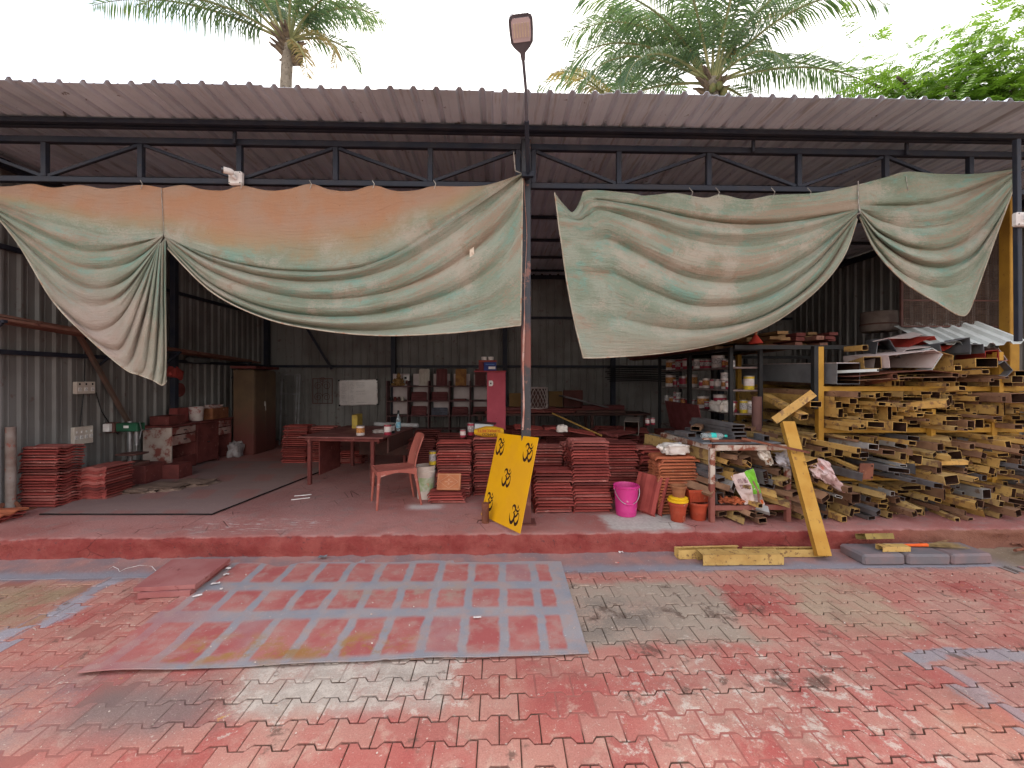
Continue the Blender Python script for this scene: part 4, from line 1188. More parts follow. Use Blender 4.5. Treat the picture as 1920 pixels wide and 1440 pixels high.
# pink bucket
M_PINK = mat('pink_plastic', (.55, .03, .21), (.48, .03, .18), 6, (.55, .30, .36), 15, .63, rough=.4, spec=.5, bump=.02)
t = thing('pink_bucket', 'bright pink plastic bucket with wire handle among the tile stacks', 'bucket', on(1174, 965, PZ))
b = MB(); b.lathe([(.10, 0), (.108, .004), (.112, .05), (.1135, .055), (.1125, .06), (.131, .305), (.139, .312), (.140, .328), (.134, .332), (.129, .31), (.108, .012), (.02, .010)], 28, cap=False); b.build('body', M_PINK, t, smooth=40)
b = MB(); b.sweep([V(.137 * cos(a), -.145 * sin(a) * .75 - .02, .30 - .155 * sin(a)) for a in [pi * k / 18 for k in range(19)]], .004, 6); hd = b.build('handle', M_CHROME, t, smooth=60)
b = MB(); b.sweep([V(x, -.145 * .75 - .02 + .3 * x * x, .145 + 3 * x * x) for x in (-.04, -.02, 0, .02, .04)], .008, 8); b.build('grip', M_PINK, hd, smooth=60)
for sx in (-1, 1):
    b = MB(); b.box((.137 * sx, -.012, .30), (.014, .03, .035), b=.004); b.build('handle_lug', M_PINK, t)
# pots
M_POT = mat('red_plastic_pot', (.36, .06, .03), (.30, .05, .025), 6, (.36, .15, .10), 12, .58, rough=.45)
M_POTB = mat('brown_clay_pot', (.30, .125, .06), (.24, .09, .045), 7, rough=.8)
M_POTY = mat('yellow_plastic', (.74, .44, .02), (.66, .36, .02), 6, rough=.4)
def pot(label, loc, r, h, m, group='flower pots stacked by the table leg'):
    t = thing('flower_pot', label, 'flower pot', loc, group=group)
    b = MB(); b.lathe([(r * .70, 0), (r * .74, .006), (r * .80, h * .42), (r * .815, h * .44), (r * .81, h * .47), (r * .90, h * .80), (r * .96, h * .81), (r, h), (r * .93, h), (r * .87, h * .8), (r * .70, .014), (.004, .012)], 24, cap=False); b.build('body', m, t, smooth=40)
    b = MB(); b.lathe([(r * .97, h * .86), (r * 1.035, h * .88), (r * 1.035, h * .995), (r * .97, h * 1.005)], 24, cap=False); b.build('rim', m, t, smooth=40)
    return t
pA = on(1271, 976, PZ); pB = on(1309, 973, PZ)
pot('red plastic flower pot with yellow ring on top, by the orange stack', pA, .098, .20, M_POT)
pot('red plastic flower pot under the rectangular planter', pB, .104, .185, M_POT)
b = MB(); b.lathe([(.085, 0), (.104, .002), (.106, .02), (.09, .026)], 24); tag(b.build('pot_ring', M_POTY, smooth=40, loc=pA + V(0, 0, .203)), 'lower yellow plastic ring resting on the red flower pot', 'plant saucer', 'rings on the red pot')
b = MB(); b.lathe([(.08, 0), (.094, .002), (.098, .016), (.085, .022)], 24); tag(b.build('pot_ring', M_POTY, smooth=40, loc=pA + V(.004, .002, .230)), 'upper yellow plastic ring under the small brown pot', 'plant saucer', 'rings on the red pot')
pot('small brown clay pot on top of the yellow rings', pA + V(.012, .01, .2535), .082, .115, M_POTB)
t = thing('planter', 'rectangular red plastic planter box standing on a flower pot', 'planter', pB + V(.005, .03, .187), .05)
b = MB()
def ring(w, d, z): return [(-w, -d, z), (w, -d, z), (w, d, z), (-w, d, z)]
lv = [ring(.105, .055, 0), ring(.128, .075, .105), ring(.137, .084, .108), ring(.139, .086, .135), ring(.131, .078, .135), ring(.122, .07, .105), ring(.10, .05, .012)]
vs_ = [p for r in lv for p in r]
fs_2 = [(i * 4 + k, i * 4 + (k + 1) % 4, (i + 1) * 4 + (k + 1) % 4, (i + 1) * 4 + k) for i in range(len(lv) - 1) for k in range(4)] + [(0, 1, 2, 3), tuple(range(24, 28))]
b.add(vs_, fs_2); b.build('body', M_POT, t)
for k in range(13):
    x = -.10 + k * .0167; b = MB(); b.bar((x * .98, -.060, .012), (x * 1.12, -.0745, .098), .006, .006); b.build('rib', M_POT, t)
# white sack on the orange stack
def lumpy(name, m, size, seed, rng_amp=.25, parent=None, loc=(0, 0, 0), rot=(0, 0, 0), nu=36, nv=18, sharp=1.0):
    b = MB(); vs, fs = [], []
    for j in range(nv + 1):
        th = pi * j / nv
        for i in range(nu):
            ph = 2 * pi * i / nu
            d = V(sin(th) * cos(ph), sin(th) * sin(ph), cos(th))
            e = .55
            sd = V(*[math.copysign(abs(k) ** e, k) for k in d])
            k = 1 + rng_amp * noise.noise(d * 2.1 + V(seed, 0, 0)) + rng_amp * .6 * noise.noise(d * 5.5 + V(0, seed, 0)) + rng_amp * .35 * noise.noise(d * 12 + V(0, 0, seed))
            z = sd.z * size[2] * k
            if z < 0: z = max(z, -size[2] * .8)
            vs.append((sd.x * size[0] * k, sd.y * size[1] * k, z + size[2] * .8))
    for j in range(nv):
        for i in range(nu):
            fs.append((j * nu + i, j * nu + (i + 1) % nu, (j + 1) * nu + (i + 1) % nu, (j + 1) * nu + i))
    b.add(vs, fs)
    return b.build(name, m, parent, smooth=70, loc=loc, rot=rot)
M_SACK = mat('white_woven_sack', (.66, .60, .55), (.55, .47, .43), 8, (.50, .26, .22), 12, .62, rough=.6, bump=.3, bsc=140)
t = thing('white_sack', 'white plastic sack tied shut on top of the orange tile stack', 'sack', (1.955, 4.72, Z_N + .085), .12)
lumpy('body', M_SACK, (.15, .10, .062), 3.3, .30, t)
b = MB(); b.sweep([V(-.15, 0, .06), V(-.18, -.01, .07), V(-.20, -.015, .085)], [.03, .014, .02], 8); b.build('twisted_neck', M_SACK, t, smooth=60)
b = MB(); b.sheet(lambda u, v: V(.03 + .07 * u, -.045 + .07 * v, .120 - .05 * abs(u - .4)), 6, 4, .002); b.build('blue_print', mat('pale_blue_print', (.35, .5, .62), (.6, .62, .62), 10, rough=.6), t)

# folded yellow channels on the ground and on the slabs
M_CHAN = mat('worn_yellow_steel', (.52, .34, .12), (.42, .25, .08), 7, (.20, .11, .05), 22, .55, rough=.6, bump=.2, rnd=.08)
def channel(name, label, loc, rz, L, w, h, lip=.03, m=None, rx=0, cat='steel channel', group='yellow steel channels on the ground', flip=False):
    """C-shaped folded sheet, open side away"""
    t = .003
    pr = [(-w / 2, h), (-w / 2, 0), (w / 2, 0), (w / 2, h), (w / 2 - lip, h)]
    inn = [(-w / 2 + t, h), (-w / 2 + t, t), (w / 2 - t, t), (w / 2 - t, h - t), (w / 2 - lip, h - t)]
    if flip: pr = [(x, h - z) for x, z in pr]; inn = [(x, h - z) for x, z in inn]
    n = len(pr)
    vs = [(x, y, z) for x in (-L / 2, L / 2) for y, z in pr] + [(x, y, z) for x in (-L / 2, L / 2) for y, z in inn]
    fs = []
    for k in range(n - 1):
        fs += [(k, k + 1, n + k + 1, n + k), (2 * n + k, 3 * n + k, 3 * n + k + 1, 2 * n + k + 1), (k, 2 * n + k, 2 * n + k + 1, k + 1), (n + k, n + k + 1, 3 * n + k + 1, 3 * n + k)]
    for e in (0, n - 1): fs.append((e, n + e, 3 * n + e, 2 * n + e))
    b = MB(); b.add(vs, fs)
    o = b.build(name, m or M_CHAN, loc=loc, rot=(rx, 0, rz))
    return tag(o, label, cat, group)
channel('steel_channel', 'wide worn yellow steel channel lying in front on the paving', (2.21, 3.86, .014), -.01, .74, .13, .095, .02, flip=True, rx=.02)
channel('steel_channel', 'yellow steel channel showing behind the wide worn one', (1.98, 3.985, .014), .03, .62, .09, .085, .03)
channel('steel_channel', 'yellow steel channel under the foot of the leaning post', (2.72, 3.985, .016), -.02, .78, .075, .07, .025, rx=.0)
# leaning post
M_BORE = mat("rusty_shaded_bore", (.030, .013, .009), (.06, .028, .018), 9, rough=.9)  # rusty steel, darkened to near-black: shade inside the tubes painted in
def tube_geo(w, h, L, t=.004, miter=0.0):
    """hollow rectangular tube along +y from 0 (front) to L"""
    o = [(-w / 2, -h / 2), (w / 2, -h / 2), (w / 2, h / 2), (-w / 2, h / 2)]
    i = [(x - math.copysign(t, x), z - math.copysign(t, z)) for x, z in o]
    vs = [(x, miter * x, z) for x, z in o] + [(x, L, z) for x, z in o] + [(x, miter * x, z) for x, z in i] + [(x, min(L * .9, .5), z) for x, z in i]
    fs = []
    for k in range(4):
        j = (k + 1) % 4
        fs += [(k, j, 4 + j, 4 + k), (8 + k, 12 + k, 12 + j, 8 + j), (k, 8 + k, 8 + j, j)]
    fs += [(4, 5, 6, 7), (12, 15, 14, 13)]
    return vs, fs
def bore_idx(outer, inner):
    return [outer, inner, outer] * 4 + [outer, inner]
def tube_mesh(name, w, h, L, m, t=.004, miter=0.0):
    b = MB(); v_, f_ = tube_geo(w, h, L, t, miter); b.add(v_, f_); b.m = bore_idx(0, 1); return b.mesh(name, [m, M_BORE])
def aim(o, p, q, roll=0):
    """put a +y object at p pointing to q"""
    d = (Vector(q) - Vector(p)).normalized()
    x = d.cross(V(0, 0, 1)).normalized(); z = x.cross(d)
    M = Matrix((x, d, z)).transposed() @ Matrix.Rotation(roll, 3, 'Y')
    o.location = p; o.rotation_euler = M.to_euler()
    return o
M_POST = mat('mustard_post', (.46, .255, .05), (.40, .20, .035), 5, (.22, .11, .04), 22, .60, rough=.6, bump=.2)
p0, p1_ = V(3.02, 3.89, .045), V(3.07, 4.46, 1.235)
o = obj('leaning_post', tube_mesh('leaning_post', .125, .06, (p1_ - p0).length, M_POST)); aim(o, p0, p1_)
tag(o, 'mustard box-section post leaning from the paving against the tube rack', 'post')
# kerb slabs
M_SLAB = mat('grey_slab', (.15, .135, .145), (.22, .15, .15), 5, (.55, .52, .5), 30, .70, rough=.9, bump=.6, bsc=60)
for k in range(3):
    b = MB(); nx0 = 3.30 + k * .405
    b.box((0, 0, .0), (.395, .30 - .02 * (k == 0), .10), b=.018)
    b.v = [(x + .01 * noise.noise(V(x * 9, y * 9, z * 9 + k)), y + .012 * noise.noise(V(x * 7 + 4, y * 9, k)), z) for x, y, z in b.v]
    o = b.build('kerb_slab', M_SLAB, loc=(nx0 + .2, 3.905, .052), rot=(0, 0, .01 * (k - 1)))
    tag(o, ['grey concrete slab nearest the leaning post at the step foot', 'middle one of three grey concrete slabs at the step foot', 'grey concrete slab with white splashes, farthest from the leaning post'][k], 'slab', 'grey slabs in front of the step')
channel('folded_bracket', 'olive folded steel piece lying on the slabs, upper one', (3.60, 3.98, .165), .02, .28, .12, .05, .03, rx=-.35, m=mat('olive_steel', (.26, .18, .05), (.19, .13, .045), 6, (.10, .06, .03), 14, .58, rough=.6), cat='steel piece', group='folded pieces on the slabs', flip=True)
channel('folded_bracket', 'short bright yellow folded steel piece in front of the broom handle', (3.66, 3.86, .106), -.02, .26, .08, .045, .02, cat='steel piece', group='folded pieces on the slabs', flip=True)
# broom
t = thing('broom', 'grass broom with an orange handle lying on the grey slabs', 'broom', (3.83, 3.93, .122), -.05)
M_ORPL = mat('orange_plastic', (.75, .12, .02), (.66, .10, .02), 9, rough=.4)
b = MB(); b.sweep([V(-.03, 0, 0), V(.10, .0, .002), V(.22, .0, .004)], [.012, .014, .017], 10); b.build('handle', M_ORPL, t, smooth=50)
rb = random.Random(4); b = MB()
for k in range(90):
    a = rb.gauss(0, .16); bz = rb.gauss(0, .05); L = rb.uniform(.22, .36)
    s0 = V(.21, rb.gauss(0, .006), rb.gauss(.004, .005))
    b.sweep([s0, s0 + V(L * .5, L * .5 * a, bz * .05), s0 + V(L, L * a, max(-.012, bz * .2 - .008))], [.0022, .0018, .0008], 3)
tag(b.build('bristles', mat('broom_grass', (.30, .20, .09), (.20, .13, .06), 20, rough=.9), t), kind='stuff')
# two stacked boards on the paving at the left
M_BOARD = mat('red_painted_board', (.30, .10, .095), (.35, .145, .135), 4, (.22, .07, .065), 12, .6, rough=.85, bump=.35)
c4 = [on(250, 1102, .085), on(366, 1096, .085), on(432, 1047, .085), on(322, 1049, .085)]
b = MB(); b.sheet(lambda u, v: c4[0].lerp(c4[1], u).lerp(c4[3].lerp(c4[2], u), v) + V(0, 0, .003 * noise.noise(V(u * 4, v * 4, 0))), 14, 14, .032)
tag(b.build('flat_board', M_BOARD, smooth=30), 'upper red painted slab lying askew by the step', 'slab', 'stacked slabs by the step')
c5 = [on(258, 1113, .048), on(356, 1108, .048), on(420, 1056, .048), on(330, 1060, .048)]
b = MB(); b.sheet(lambda u, v: c5[0].lerp(c5[1], u).lerp(c5[3].lerp(c5[2], u), v) + V(0, 0, .003 * noise.noise(V(u * 4, v * 4, 2))), 14, 14, .040)
tag(b.build('flat_board', M_BOARD, smooth=30), 'lower red slab mostly hidden under the slab by the step', 'slab', 'stacked slabs by the step')
# litter
M_PAPER = mat('white_scrap', (.72, .68, .66), (.60, .52, .5), 20, rough=.7)
M_FOIL = mat('grey_foil', (.20, .22, .24), (.12, .13, .14), 14, rough=.4)
def scrap(label, px, py, s, m, z=.012, asp=1.6, seed=1, rz=0):
    rg = random.Random(seed); s *= .68; c = on(px, py, z)
    b = MB(); b.sheet(lambda u, v: V((u - .5) * s * asp + .2 * s * noise.noise(V(v * 3, seed, 0)), (v - .5) * s + .2 * s * noise.noise(V(u * 3, 0, seed)), .012 * s / .05 * (noise.noise(V(u * 2.5, v * 2.5, seed)) + .5)), 6, 5, .0012)
    o = b.build('paper_scrap', m, loc=c, rot=(0, 0, rz))
    tag(o, label, 'litter', 'bits of litter')
LT = [('white scrap at the back corner of the big painted sheet', 428, 1066, .05, 1.2), ('white scrap second from the back along the painted sheet edge', 424, 1077, .045, 1.4), ('white peeled strip beside the slabs on the sheet edge', 404, 1094, .035, 2.6),
      ('round white scrap lying on the painted sheet near its back corner', 415, 1104, .03, 1.0), ('thin white strip on the painted sheet edge, fourth from the back', 370, 1117, .028, 3.2), ('white flake in the middle of the painted sheet', 895, 1157, .03, 2.6),
      ('white scrap on the apron right of the painted sheet', 1164, 1035, .05, 1.3)]
for k, (lab, px, py, s, a) in enumerate(LT): scrap(lab, px, py, s, M_PAPER, .024 if k < 6 else .03, a, k + 3, .5 if k < 5 else 0)
scrap('small red and white scrap on the apron edge', 1157, 1055, .035, mat('red_scrap', (.5, .12, .1), (.6, .5, .45), 30, rough=.6), .022, 1.4, 21)
scrap('crumpled grey foil scrap at the foot of the step', 605, 1044, .07, M_FOIL, .04, 1.5, 12)
scrap('crumpled pink and white bag on the first grey slab', 1572, 1010, .07, mat('pinkish_bag', (.66, .50, .48), (.6, .35, .33), 20, rough=.6), .115, 1.5, 15)
rl = random.Random(8); b = MB()
for k in range(150):
    x, y = rl.uniform(-3.2, 4.4), rl.uniform(1.7, 3.8)
    s = rl.uniform(.003, .008)
    b.box((x, y, (.026 if inside(x, y, MATC) else .003) + s * .3), (s * rl.uniform(1, 2), s, s * .6), 0, None, 0, (rl.random(), rl.random(), rl.random() * 3))
tag(b.build('grit', mat('pale_grit', (.6, .5, .44), (.4, .28, .24), 30, rough=.9)), 'pale grit and paint chips scattered over the paving', 'grit', kind='stuff')
for k, (a, c_) in enumerate((((552, 930), (584, 927)), ((546, 937), (581, 933)))):
    p, q = on(*a, PZ + .008), on(*c_, PZ + .008)
    b = MB(); b.bar(p, q, .018, .008); tag(b.build('wood_strip', M_PAPER), ['farther', 'nearer'][k] + ' white strip lying on the platform before the table', 'strip', 'white strips on the platform')
b = MB(); b.sweep([on(x, y, .012) for x, y in ((205, 1066), (212, 1062), (222, 1067), (224, 1072), (236, 1066), (262, 1060), (285, 1062), (292, 1070))], .0022, 4)
tag(b.build('string', M_PAPER, smooth=60), 'thin white string on the paving left of the slabs', 'string')
# scrap rods at the far right
for k, (a, c_, r) in enumerate((((1896, 1008), (1914, 1022), .008), ((1897, 1020), (1920, 1019), .008), ((1903, 1032), (1935, 1026), .014))):
    p, q = on(*a, .06), on(*c_, .05)
    b = MB(); b.sweep([p, q, q + (q - p)], r, 8); tag(b.build('scrap_rod', M_RUST, smooth=60), ['upright-leaning thin', 'level thin', 'thick dark'][k] + ' rusty scrap rod at the right end of the step foot', 'rod', 'scrap rods by the step')
# ---------------------------------------------------------------- furniture and tools in the left bay
M_REDW = mat('red_dusted_wood', (.155, .040, .035), (.105, .030, .027), 5, (.26, .10, .085), 14, .6, rough=.75, bump=.15)
M_DKW = mat('dark_wood', (.07, .035, .03), (.10, .045, .038), 5, rough=.7)
M_WHD = mat('dusty_white_laminate', (.36, .25, .22), (.25, .13, .115), 4, (.19, .05, .042), 5, .48, rough=.6)
M_BLKS = mat('black_steel', (.018, .018, .020), (.03, .026, .026), 6, rough=.5)
def bx(name, m, parent, c, d, b=.004, R=None, smooth=None):
    k = MB(); k.box(c, d, b=b, R=R); return k.build(name, m, parent, smooth)
# table
M_TTOP = mat('table_top', (.20, .075, .068), (.14, .05, .046), 4, (.36, .22, .20), 16, .62, rough=.6, bump=.1)
T = thing('work_table', 'long red-dusted work table standing in the left bay behind the chair', 'table', (-2.20, 6.02, PZ), radians(-7))
bx('table_top', M_TTOP, T, (0, .68, .675), (1.22, 1.42, .022))
bx('front_rail', M_REDW, T, (0, .03, .640), (1.08, .035, .045)); bx('back_rail', M_REDW, T, (0, 1.33, .640), (1.08, .035, .045))
for sx in (-1, 1):
    bx('side_rail', M_REDW, T, (sx * .50, .68, .625), (.03, 1.26, .075))
    for y in (.03, 1.33): bx('leg', M_REDW, T, (sx * .46 - .02, y, .331), (.05, .05, .662))
bx('side_flap', M_DKW, T, (.60, .72, .55), (.02, 1.1, .22))
bx('leaning_panel', M_REDW, T, (-.50, .62, .36), (.018, .62, .58))
bx('back_panel', M_DKW, T, (.1, 1.31, .40), (.9, .012, .4))
TZ = PZ + .688
def ontab(px, py): return on(px, py, TZ)
# cans
M_CANR = mat('can_crimson', (.33, .03, .06), (.26, .03, .05), 12, (.5, .2, .2), 30, .66, rough=.4)
M_CANW = mat('can_white', (.62, .56, .54), (.5, .40, .38), 14, (.35, .12, .11), 26, .62, rough=.45)
M_CANT = mat('can_tin', (.42, .39, .38), (.28, .22, .21), 10, rough=.35, metal=.7)
M_LABO = mat('label_orange', (.55, .24, .07), (.2, .08, .04), 60, rough=.5)
M_LABY = mat('label_yellow', (.62, .42, .03), (.35, .28, .05), 40, rough=.5)
M_LABG = mat('label_grey', (.45, .42, .42), (.2, .16, .16), 60, rough=.5)
def can(label, loc, r, h, body, lab=None, group=None, name='paint_can', handle=False):
    t = thing(name, label, 'paint can', loc, group=group)
    b = MB(); b.lathe([(r * .97, 0), (r, .003), (r, h - .004), (r * .98, h)], 16); b.build('body', body, t, smooth=40)
    b = MB(); b.lathe([(r * 1.03, h - .006), (r * 1.04, h + .003), (r * .93, h + .004), (r * .88, h + .001)], 16); b.build('lid', M_CANT, t, smooth=40)
    if lab is not None:
        b = MB(); b.lathe([(r * 1.004, h * .28), (r * 1.004, h * .80)], 16, cap=False); b.build('label_band', lab, t, smooth=40)
    return t
can('white paint can with an orange picture near the table front', ontab(676, 816), .058, .135, M_CANW, M_LABO, 'cans on the table')
can('crimson and white paint can on the table beside the bottle', ontab(727, 815), .052, .15, M_CANR, M_CANW, 'cans on the table')
can('dark can right next to the crimson can on the table', ontab(736, 812), .035, .14, M_BLK, M_LABG, 'cans on the table')
# glass bottle
def glass_mat(name, c, tr=.85):
    t = NT(name); t.done(c, .08, 0, .6); t.bsdf.inputs['Transmission Weight'].default_value = tr; t.bsdf.inputs['IOR'].default_value = 1.35; return t.mat
M_GLS = glass_mat('clear_glass', (.75, .85, .9))
t = thing('glass_bottle', 'clear glass bottle with black cap standing on the table', 'bottle', ontab(747, 808))
b = MB(); b.lathe([(.034, 0), (.037, .004), (.037, .17), (.033, .195), (.016, .225), (.014, .27)], 16); b.build('body', M_GLS, t, smooth=50)
b = MB(); b.lathe([(.0375, .05), (.0375, .14)], 16, cap=False); b.build('label_band', mat('blue_label', (.12, .32, .45), (.3, .45, .5), 40, rough=.5), t, smooth=50)
b = MB(); b.lathe([(.017, .262), (.017, .315), (.014, .318)], 12); b.build('cap', M_BLK, t, smooth=50)
b = MB(); b.sweep([ontab(700, 800) + V(0, .1, .035), ontab(782, 803) + V(0, .1, .035)], .034, 14)
tag(b.build('roll', mat('grey_pipe_plastic', (.36, .36, .37), (.28, .25, .25), 6, rough=.5), smooth=50), 'grey plastic pipe lying across the back of the table', 'pipe')
bx('yellow_box', mat('yellow_card', (.42, .30, .06), (.3, .2, .05), 8, rough=.7), None, ontab(666, 803) + V(0, .1, .11), (.09, .26, .22))
tag(bpy.data.objects['yellow_box'], 'narrow upright yellow cardboard box at the back of the table', 'box')
lumpy('rag', mat('grey_rag', (.40, .35, .33), (.25, .2, .19), 20, rough=.9), (.09, .05, .03), 8.1, .4, None, ontab(712, 812))
tag(bpy.data.objects['rag'], 'crumpled grey rag on the table beside the crimson can', 'rag')
# plastic chair
M_CHAIR = mat('brick_red_plastic', (.36, .11, .085), (.31, .09, .07), 5, (.44, .22, .18), 15, .6, rough=.5, bump=.05)
ch = thing('plastic_chair', 'brick red plastic chair turned sideways in front of the table', 'chair', (-1.255, 5.16, PZ), radians(24))
# seat faces -x; backrest at +x
b = MB()
def seatp(u, v):
    x = -.23 + .45 * u; y = -.21 + .42 * v
    e = 1 - .0
    z = .44 - .018 * sin(pi * v) * sin(pi * u) - (.02 * max(0, (.12 - u) / .12) ** 2)
    return V(x, y * (1 - .10 * u), z)
b.sheet(seatp, 14, 12, .010); b.build('seat', M_CHAIR, ch, smooth=60)
b = MB()
def sk(pts, h0=.055):
    for i in range(len(pts) - 1):
        b.bar(pts[i], pts[i + 1], .012, h0)
for sy in (-1, 1):
    for i in range(8):
        u0, u1 = i / 8, (i + 1) / 8
        dp = lambda u: .03 + .045 * abs(2 * u - 1) ** 1.6
        a, c_ = V(-.23 + .45 * u0, sy * .21 * (1 - .10 * u0), .437), V(-.23 + .45 * u1, sy * .21 * (1 - .10 * u1), .437)
        d0, d1 = dp(u0), dp(u1); n_ = V(0, sy * .006, 0)
        b.add([a - n_, c_ - n_, c_ - n_ - V(0, 0, d1), a - n_ - V(0, 0, d0), a + n_, c_ + n_, c_ + n_ - V(0, 0, d1), a + n_ - V(0, 0, d0)], [(0, 1, 2, 3), (7, 6, 5, 4), (0, 4, 5, 1), (3, 2, 6, 7), (0, 3, 7, 4), (1, 5, 6, 2)])
for x, w in ((-.23, .21), (.22, .19)):
    b.box((x, 0, .415), (.012, w * 2, .045))
b.build('apron', M_CHAIR, ch)
b = MB()
def backp(u, v):
    y = (-.195 + .39 * u) * (1 - .06 * v); x = .205 + .02 * v + .085 * v ** 1.6 + .035 * (1 - (2 * u - 1) ** 2)
    z = .435 + .385 * v - .022 * (2 * u - 1) ** 4 * v
    return V(x, y, z)
b.sheet(backp, 12, 12, .011); b.build('backrest', M_CHAIR, ch, smooth=60)
for (x0, y0, x1, y1) in ((-.205, -.19, -.235, -.215), (-.205, .19, -.235, .215), (.20, -.17, .275, -.20), (.20, .17, .275, .20)):
    b = MB(); b.sweep([V(x0, y0, .43), V(x1, y1, 0)], [.021, .013], 10); b.build('leg', M_CHAIR, ch, smooth=50)
# white paint bucket behind the chair
M_BKT = mat('stained_white_bucket', (.58, .50, .44), (.46, .36, .31), 6, (.30, .36, .20), 9, .60, rough=.5, bump=.05)
def bucket(label, loc, r, h, m, group=None, handle=True):
    t = thing('paint_bucket', label, 'bucket', loc, group=group)
    b = MB(); b.lathe([(r * .84, 0), (r * .86, .004), (r * .97, h * .80), (r * 1.03, h * .805), (r * 1.03, h * .83), (r * .98, h * .835), (r * .985, h * .90), (r * 1.04, h * .905), (r * 1.05, h), (r * .97, h), (r * .93, h * .93), (r * .80, .02), (.01, .015)], 24, cap=False); b.build('body', m, t, smooth=40)
    if handle:
        b = MB(); b.sweep([V(r * 1.05 * cos(a), -r * .7 * sin(a) - .02, h * .86 - .10 * sin(a)) for a in [pi * k / 12 for k in range(13)]], .003, 5); b.build('handle', M_CHROME, t, smooth=60)
    b = MB(); b.lathe([(r * .90, h * .88), (.01, h * .885)], 24, cap=False); b.build('contents', M_BLK, t)
    return t
BKL = on(798, 933, PZ)
t = bucket('large stained white paint bucket behind the plastic chair', BKL, .118, .41, M_BKT)
b = MB(); b.lathe([(.1075, .10), (.1145, .27)], 24, cap=False); b.build('label_band', mat('bucket_print', (.50, .46, .40), (.22, .30, .13), 9, (.52, .26, .18), 16, .6, rough=.5), t, smooth=50)
can('yellow tin can standing on the rim of the stained bucket', BKL + V(.085, .02, .412), .045, .17, M_LABY, M_LABG)
# things on tile stacks E and F
can('crimson and white can on the tile stack, left of the other can', V(at(868, 800, 5.62).x, 5.62, Z_E + .02), .038, .10, M_CANR, M_CANW, 'cans on the tile stacks')
can('taller crimson can touching the grey carton on the stack', V(at(883, 800, 5.74).x, 5.72, Z_F + .0), .045, .16, M_CANR, M_LABG, 'cans on the tile stacks')
t = thing('carton', 'flat grey and blue carton behind the yellow cement bag', 'carton', V(at(908, 800, 5.78).x, 5.76, Z_F + .002), -.08)
bx('box', mat('pale_carton', (.5, .5, .5), (.38, .42, .46), 10, rough=.6), t, (0, 0, .075), (.24, .14, .15)); bx('dark_lid', M_BLK, t, (.02, 0, .158), (.28, .18, .014), R=(0, .08, 0))
t = thing('cement_bag', 'folded yellow cement bag with upside-down lettering on a tile stack', 'bag', V(at(917, 812, 5.55).x, 5.56, Z_F), radians(-3))
M_CBAG = mat('yellow_cement_bag', (.66, .38, .02), (.58, .30, .02), 7, (.36, .22, .06), 14, .64, rough=.55)
b = MB()
def bagp(u, v):
    a = 2 * pi * v
    k = sin(pi * (.06 + .88 * u)) ** .45
    return V(-.19 + .38 * u, .085 * cos(a) * k + .012 * noise.noise(V(u * 5, v * 5, 0)), .062 + .062 * sin(a) * k * (1.0 + .25 * u) + .012 * noise.noise(V(u * 4, v * 3, 7)) * (sin(a) > 0))
b.sheet(bagp, 20, 20, .003); b.build('body', M_CBAG, t, smooth=70)
for body, z, s, m in (('SUPERCRETE', .088, .052, mat('print_red', (.45, .03, .02), rough=.6)), ('RAMCO', .042, .050, mat('print_dark', (.05, .02, .02), rough=.6))):
    me = text_mesh(body, s, m, .0008); obj('lettering', me, t, (.005, -.094, z), (pi / 2 + .12, pi, 0))
# pink cabinet with a shelf board on top
M_PINKW = mat('pink_painted_board', (.43, .075, .105), (.37, .062, .09), 4, (.20, .05, .055), 15, .63, rough=.6, bump=.15)
PCX = (at(913, 750, 6.9).x + at(948, 750, 6.9).x) / 2
t = thing('pink_cabinet', 'tall narrow pink painted cabinet with a round-edged sticker', 'cabinet', (PCX, 7.02, PZ))
bx('body', M_PINKW, t, (0, 0, .80), (.30, .30, 1.60)); bx('top_board', mat('pink_top', (.30, .05, .06), (.24, .04, .05), 5, rough=.6), t, (-.10, 0, 1.612), (.52, .36, .022))
b = MB(); b.prism([(-.035, -.045), (.018, -.045), (.035, -.02), (.035, .025), (.018, .045), (-.035, .045)], 0, .002, 0, Matrix.Translation((-.085, -.151, 1.42)) @ Matrix.Rotation(pi / 2, 4, 'X')); st_ = b.build('sticker', M_WPL, t)
b = MB(); b.lathe([(.013, 0), (.013, .0015)], 10, 0, Matrix.Translation((-.088, -.1525, 1.418)) @ Matrix.Rotation(pi / 2, 4, 'X')); b.bar((-.088, -.1535, 1.43), (-.094, -.1535, 1.445), .006, .002); b.bar((-.088, -.1535, 1.43), (-.078, -.1535, 1.443), .006, .002); b.build('sticker_motif', M_OM, t)
PT = PZ + 1.624
bx('red_tray', mat('red_tray', (.30, .07, .055), (.25, .06, .05), 8, rough=.6), None, (PCX - .14, 7.02, PT + .155), (.29, .24, .03)); tag(bpy.data.objects['red_tray'], 'shallow red tray on the boxes atop the pink cabinet', 'tray')
t = thing('blue_box', 'blue cardboard box with pale label on the pink cabinet top board', 'box', (PCX - .10, 6.99, PT + .001))
bx('box', mat('blue_card', (.04, .06, .22), (.03, .045, .17), 8, rough=.6), t, (0, 0, .068), (.20, .2, .136)); bx('label_plate', M_WPL, t, (.03, -.1015, .045), (.11, .003, .04), b=.0005); bx('band', mat('sky_blue', (.12, .25, .5), rough=.6), t, (0, -.1015, .10), (.14, .003, .012), b=.0005)
bx('maroon_box', mat('maroon_card', (.16, .03, .035), (.12, .025, .03), 8, rough=.6), None, (PCX - .245, 7.02, PT + .07), (.08, .2, .136)); tag(bpy.data.objects['maroon_box'], 'maroon box squeezed beside the blue box on the pink cabinet', 'box')
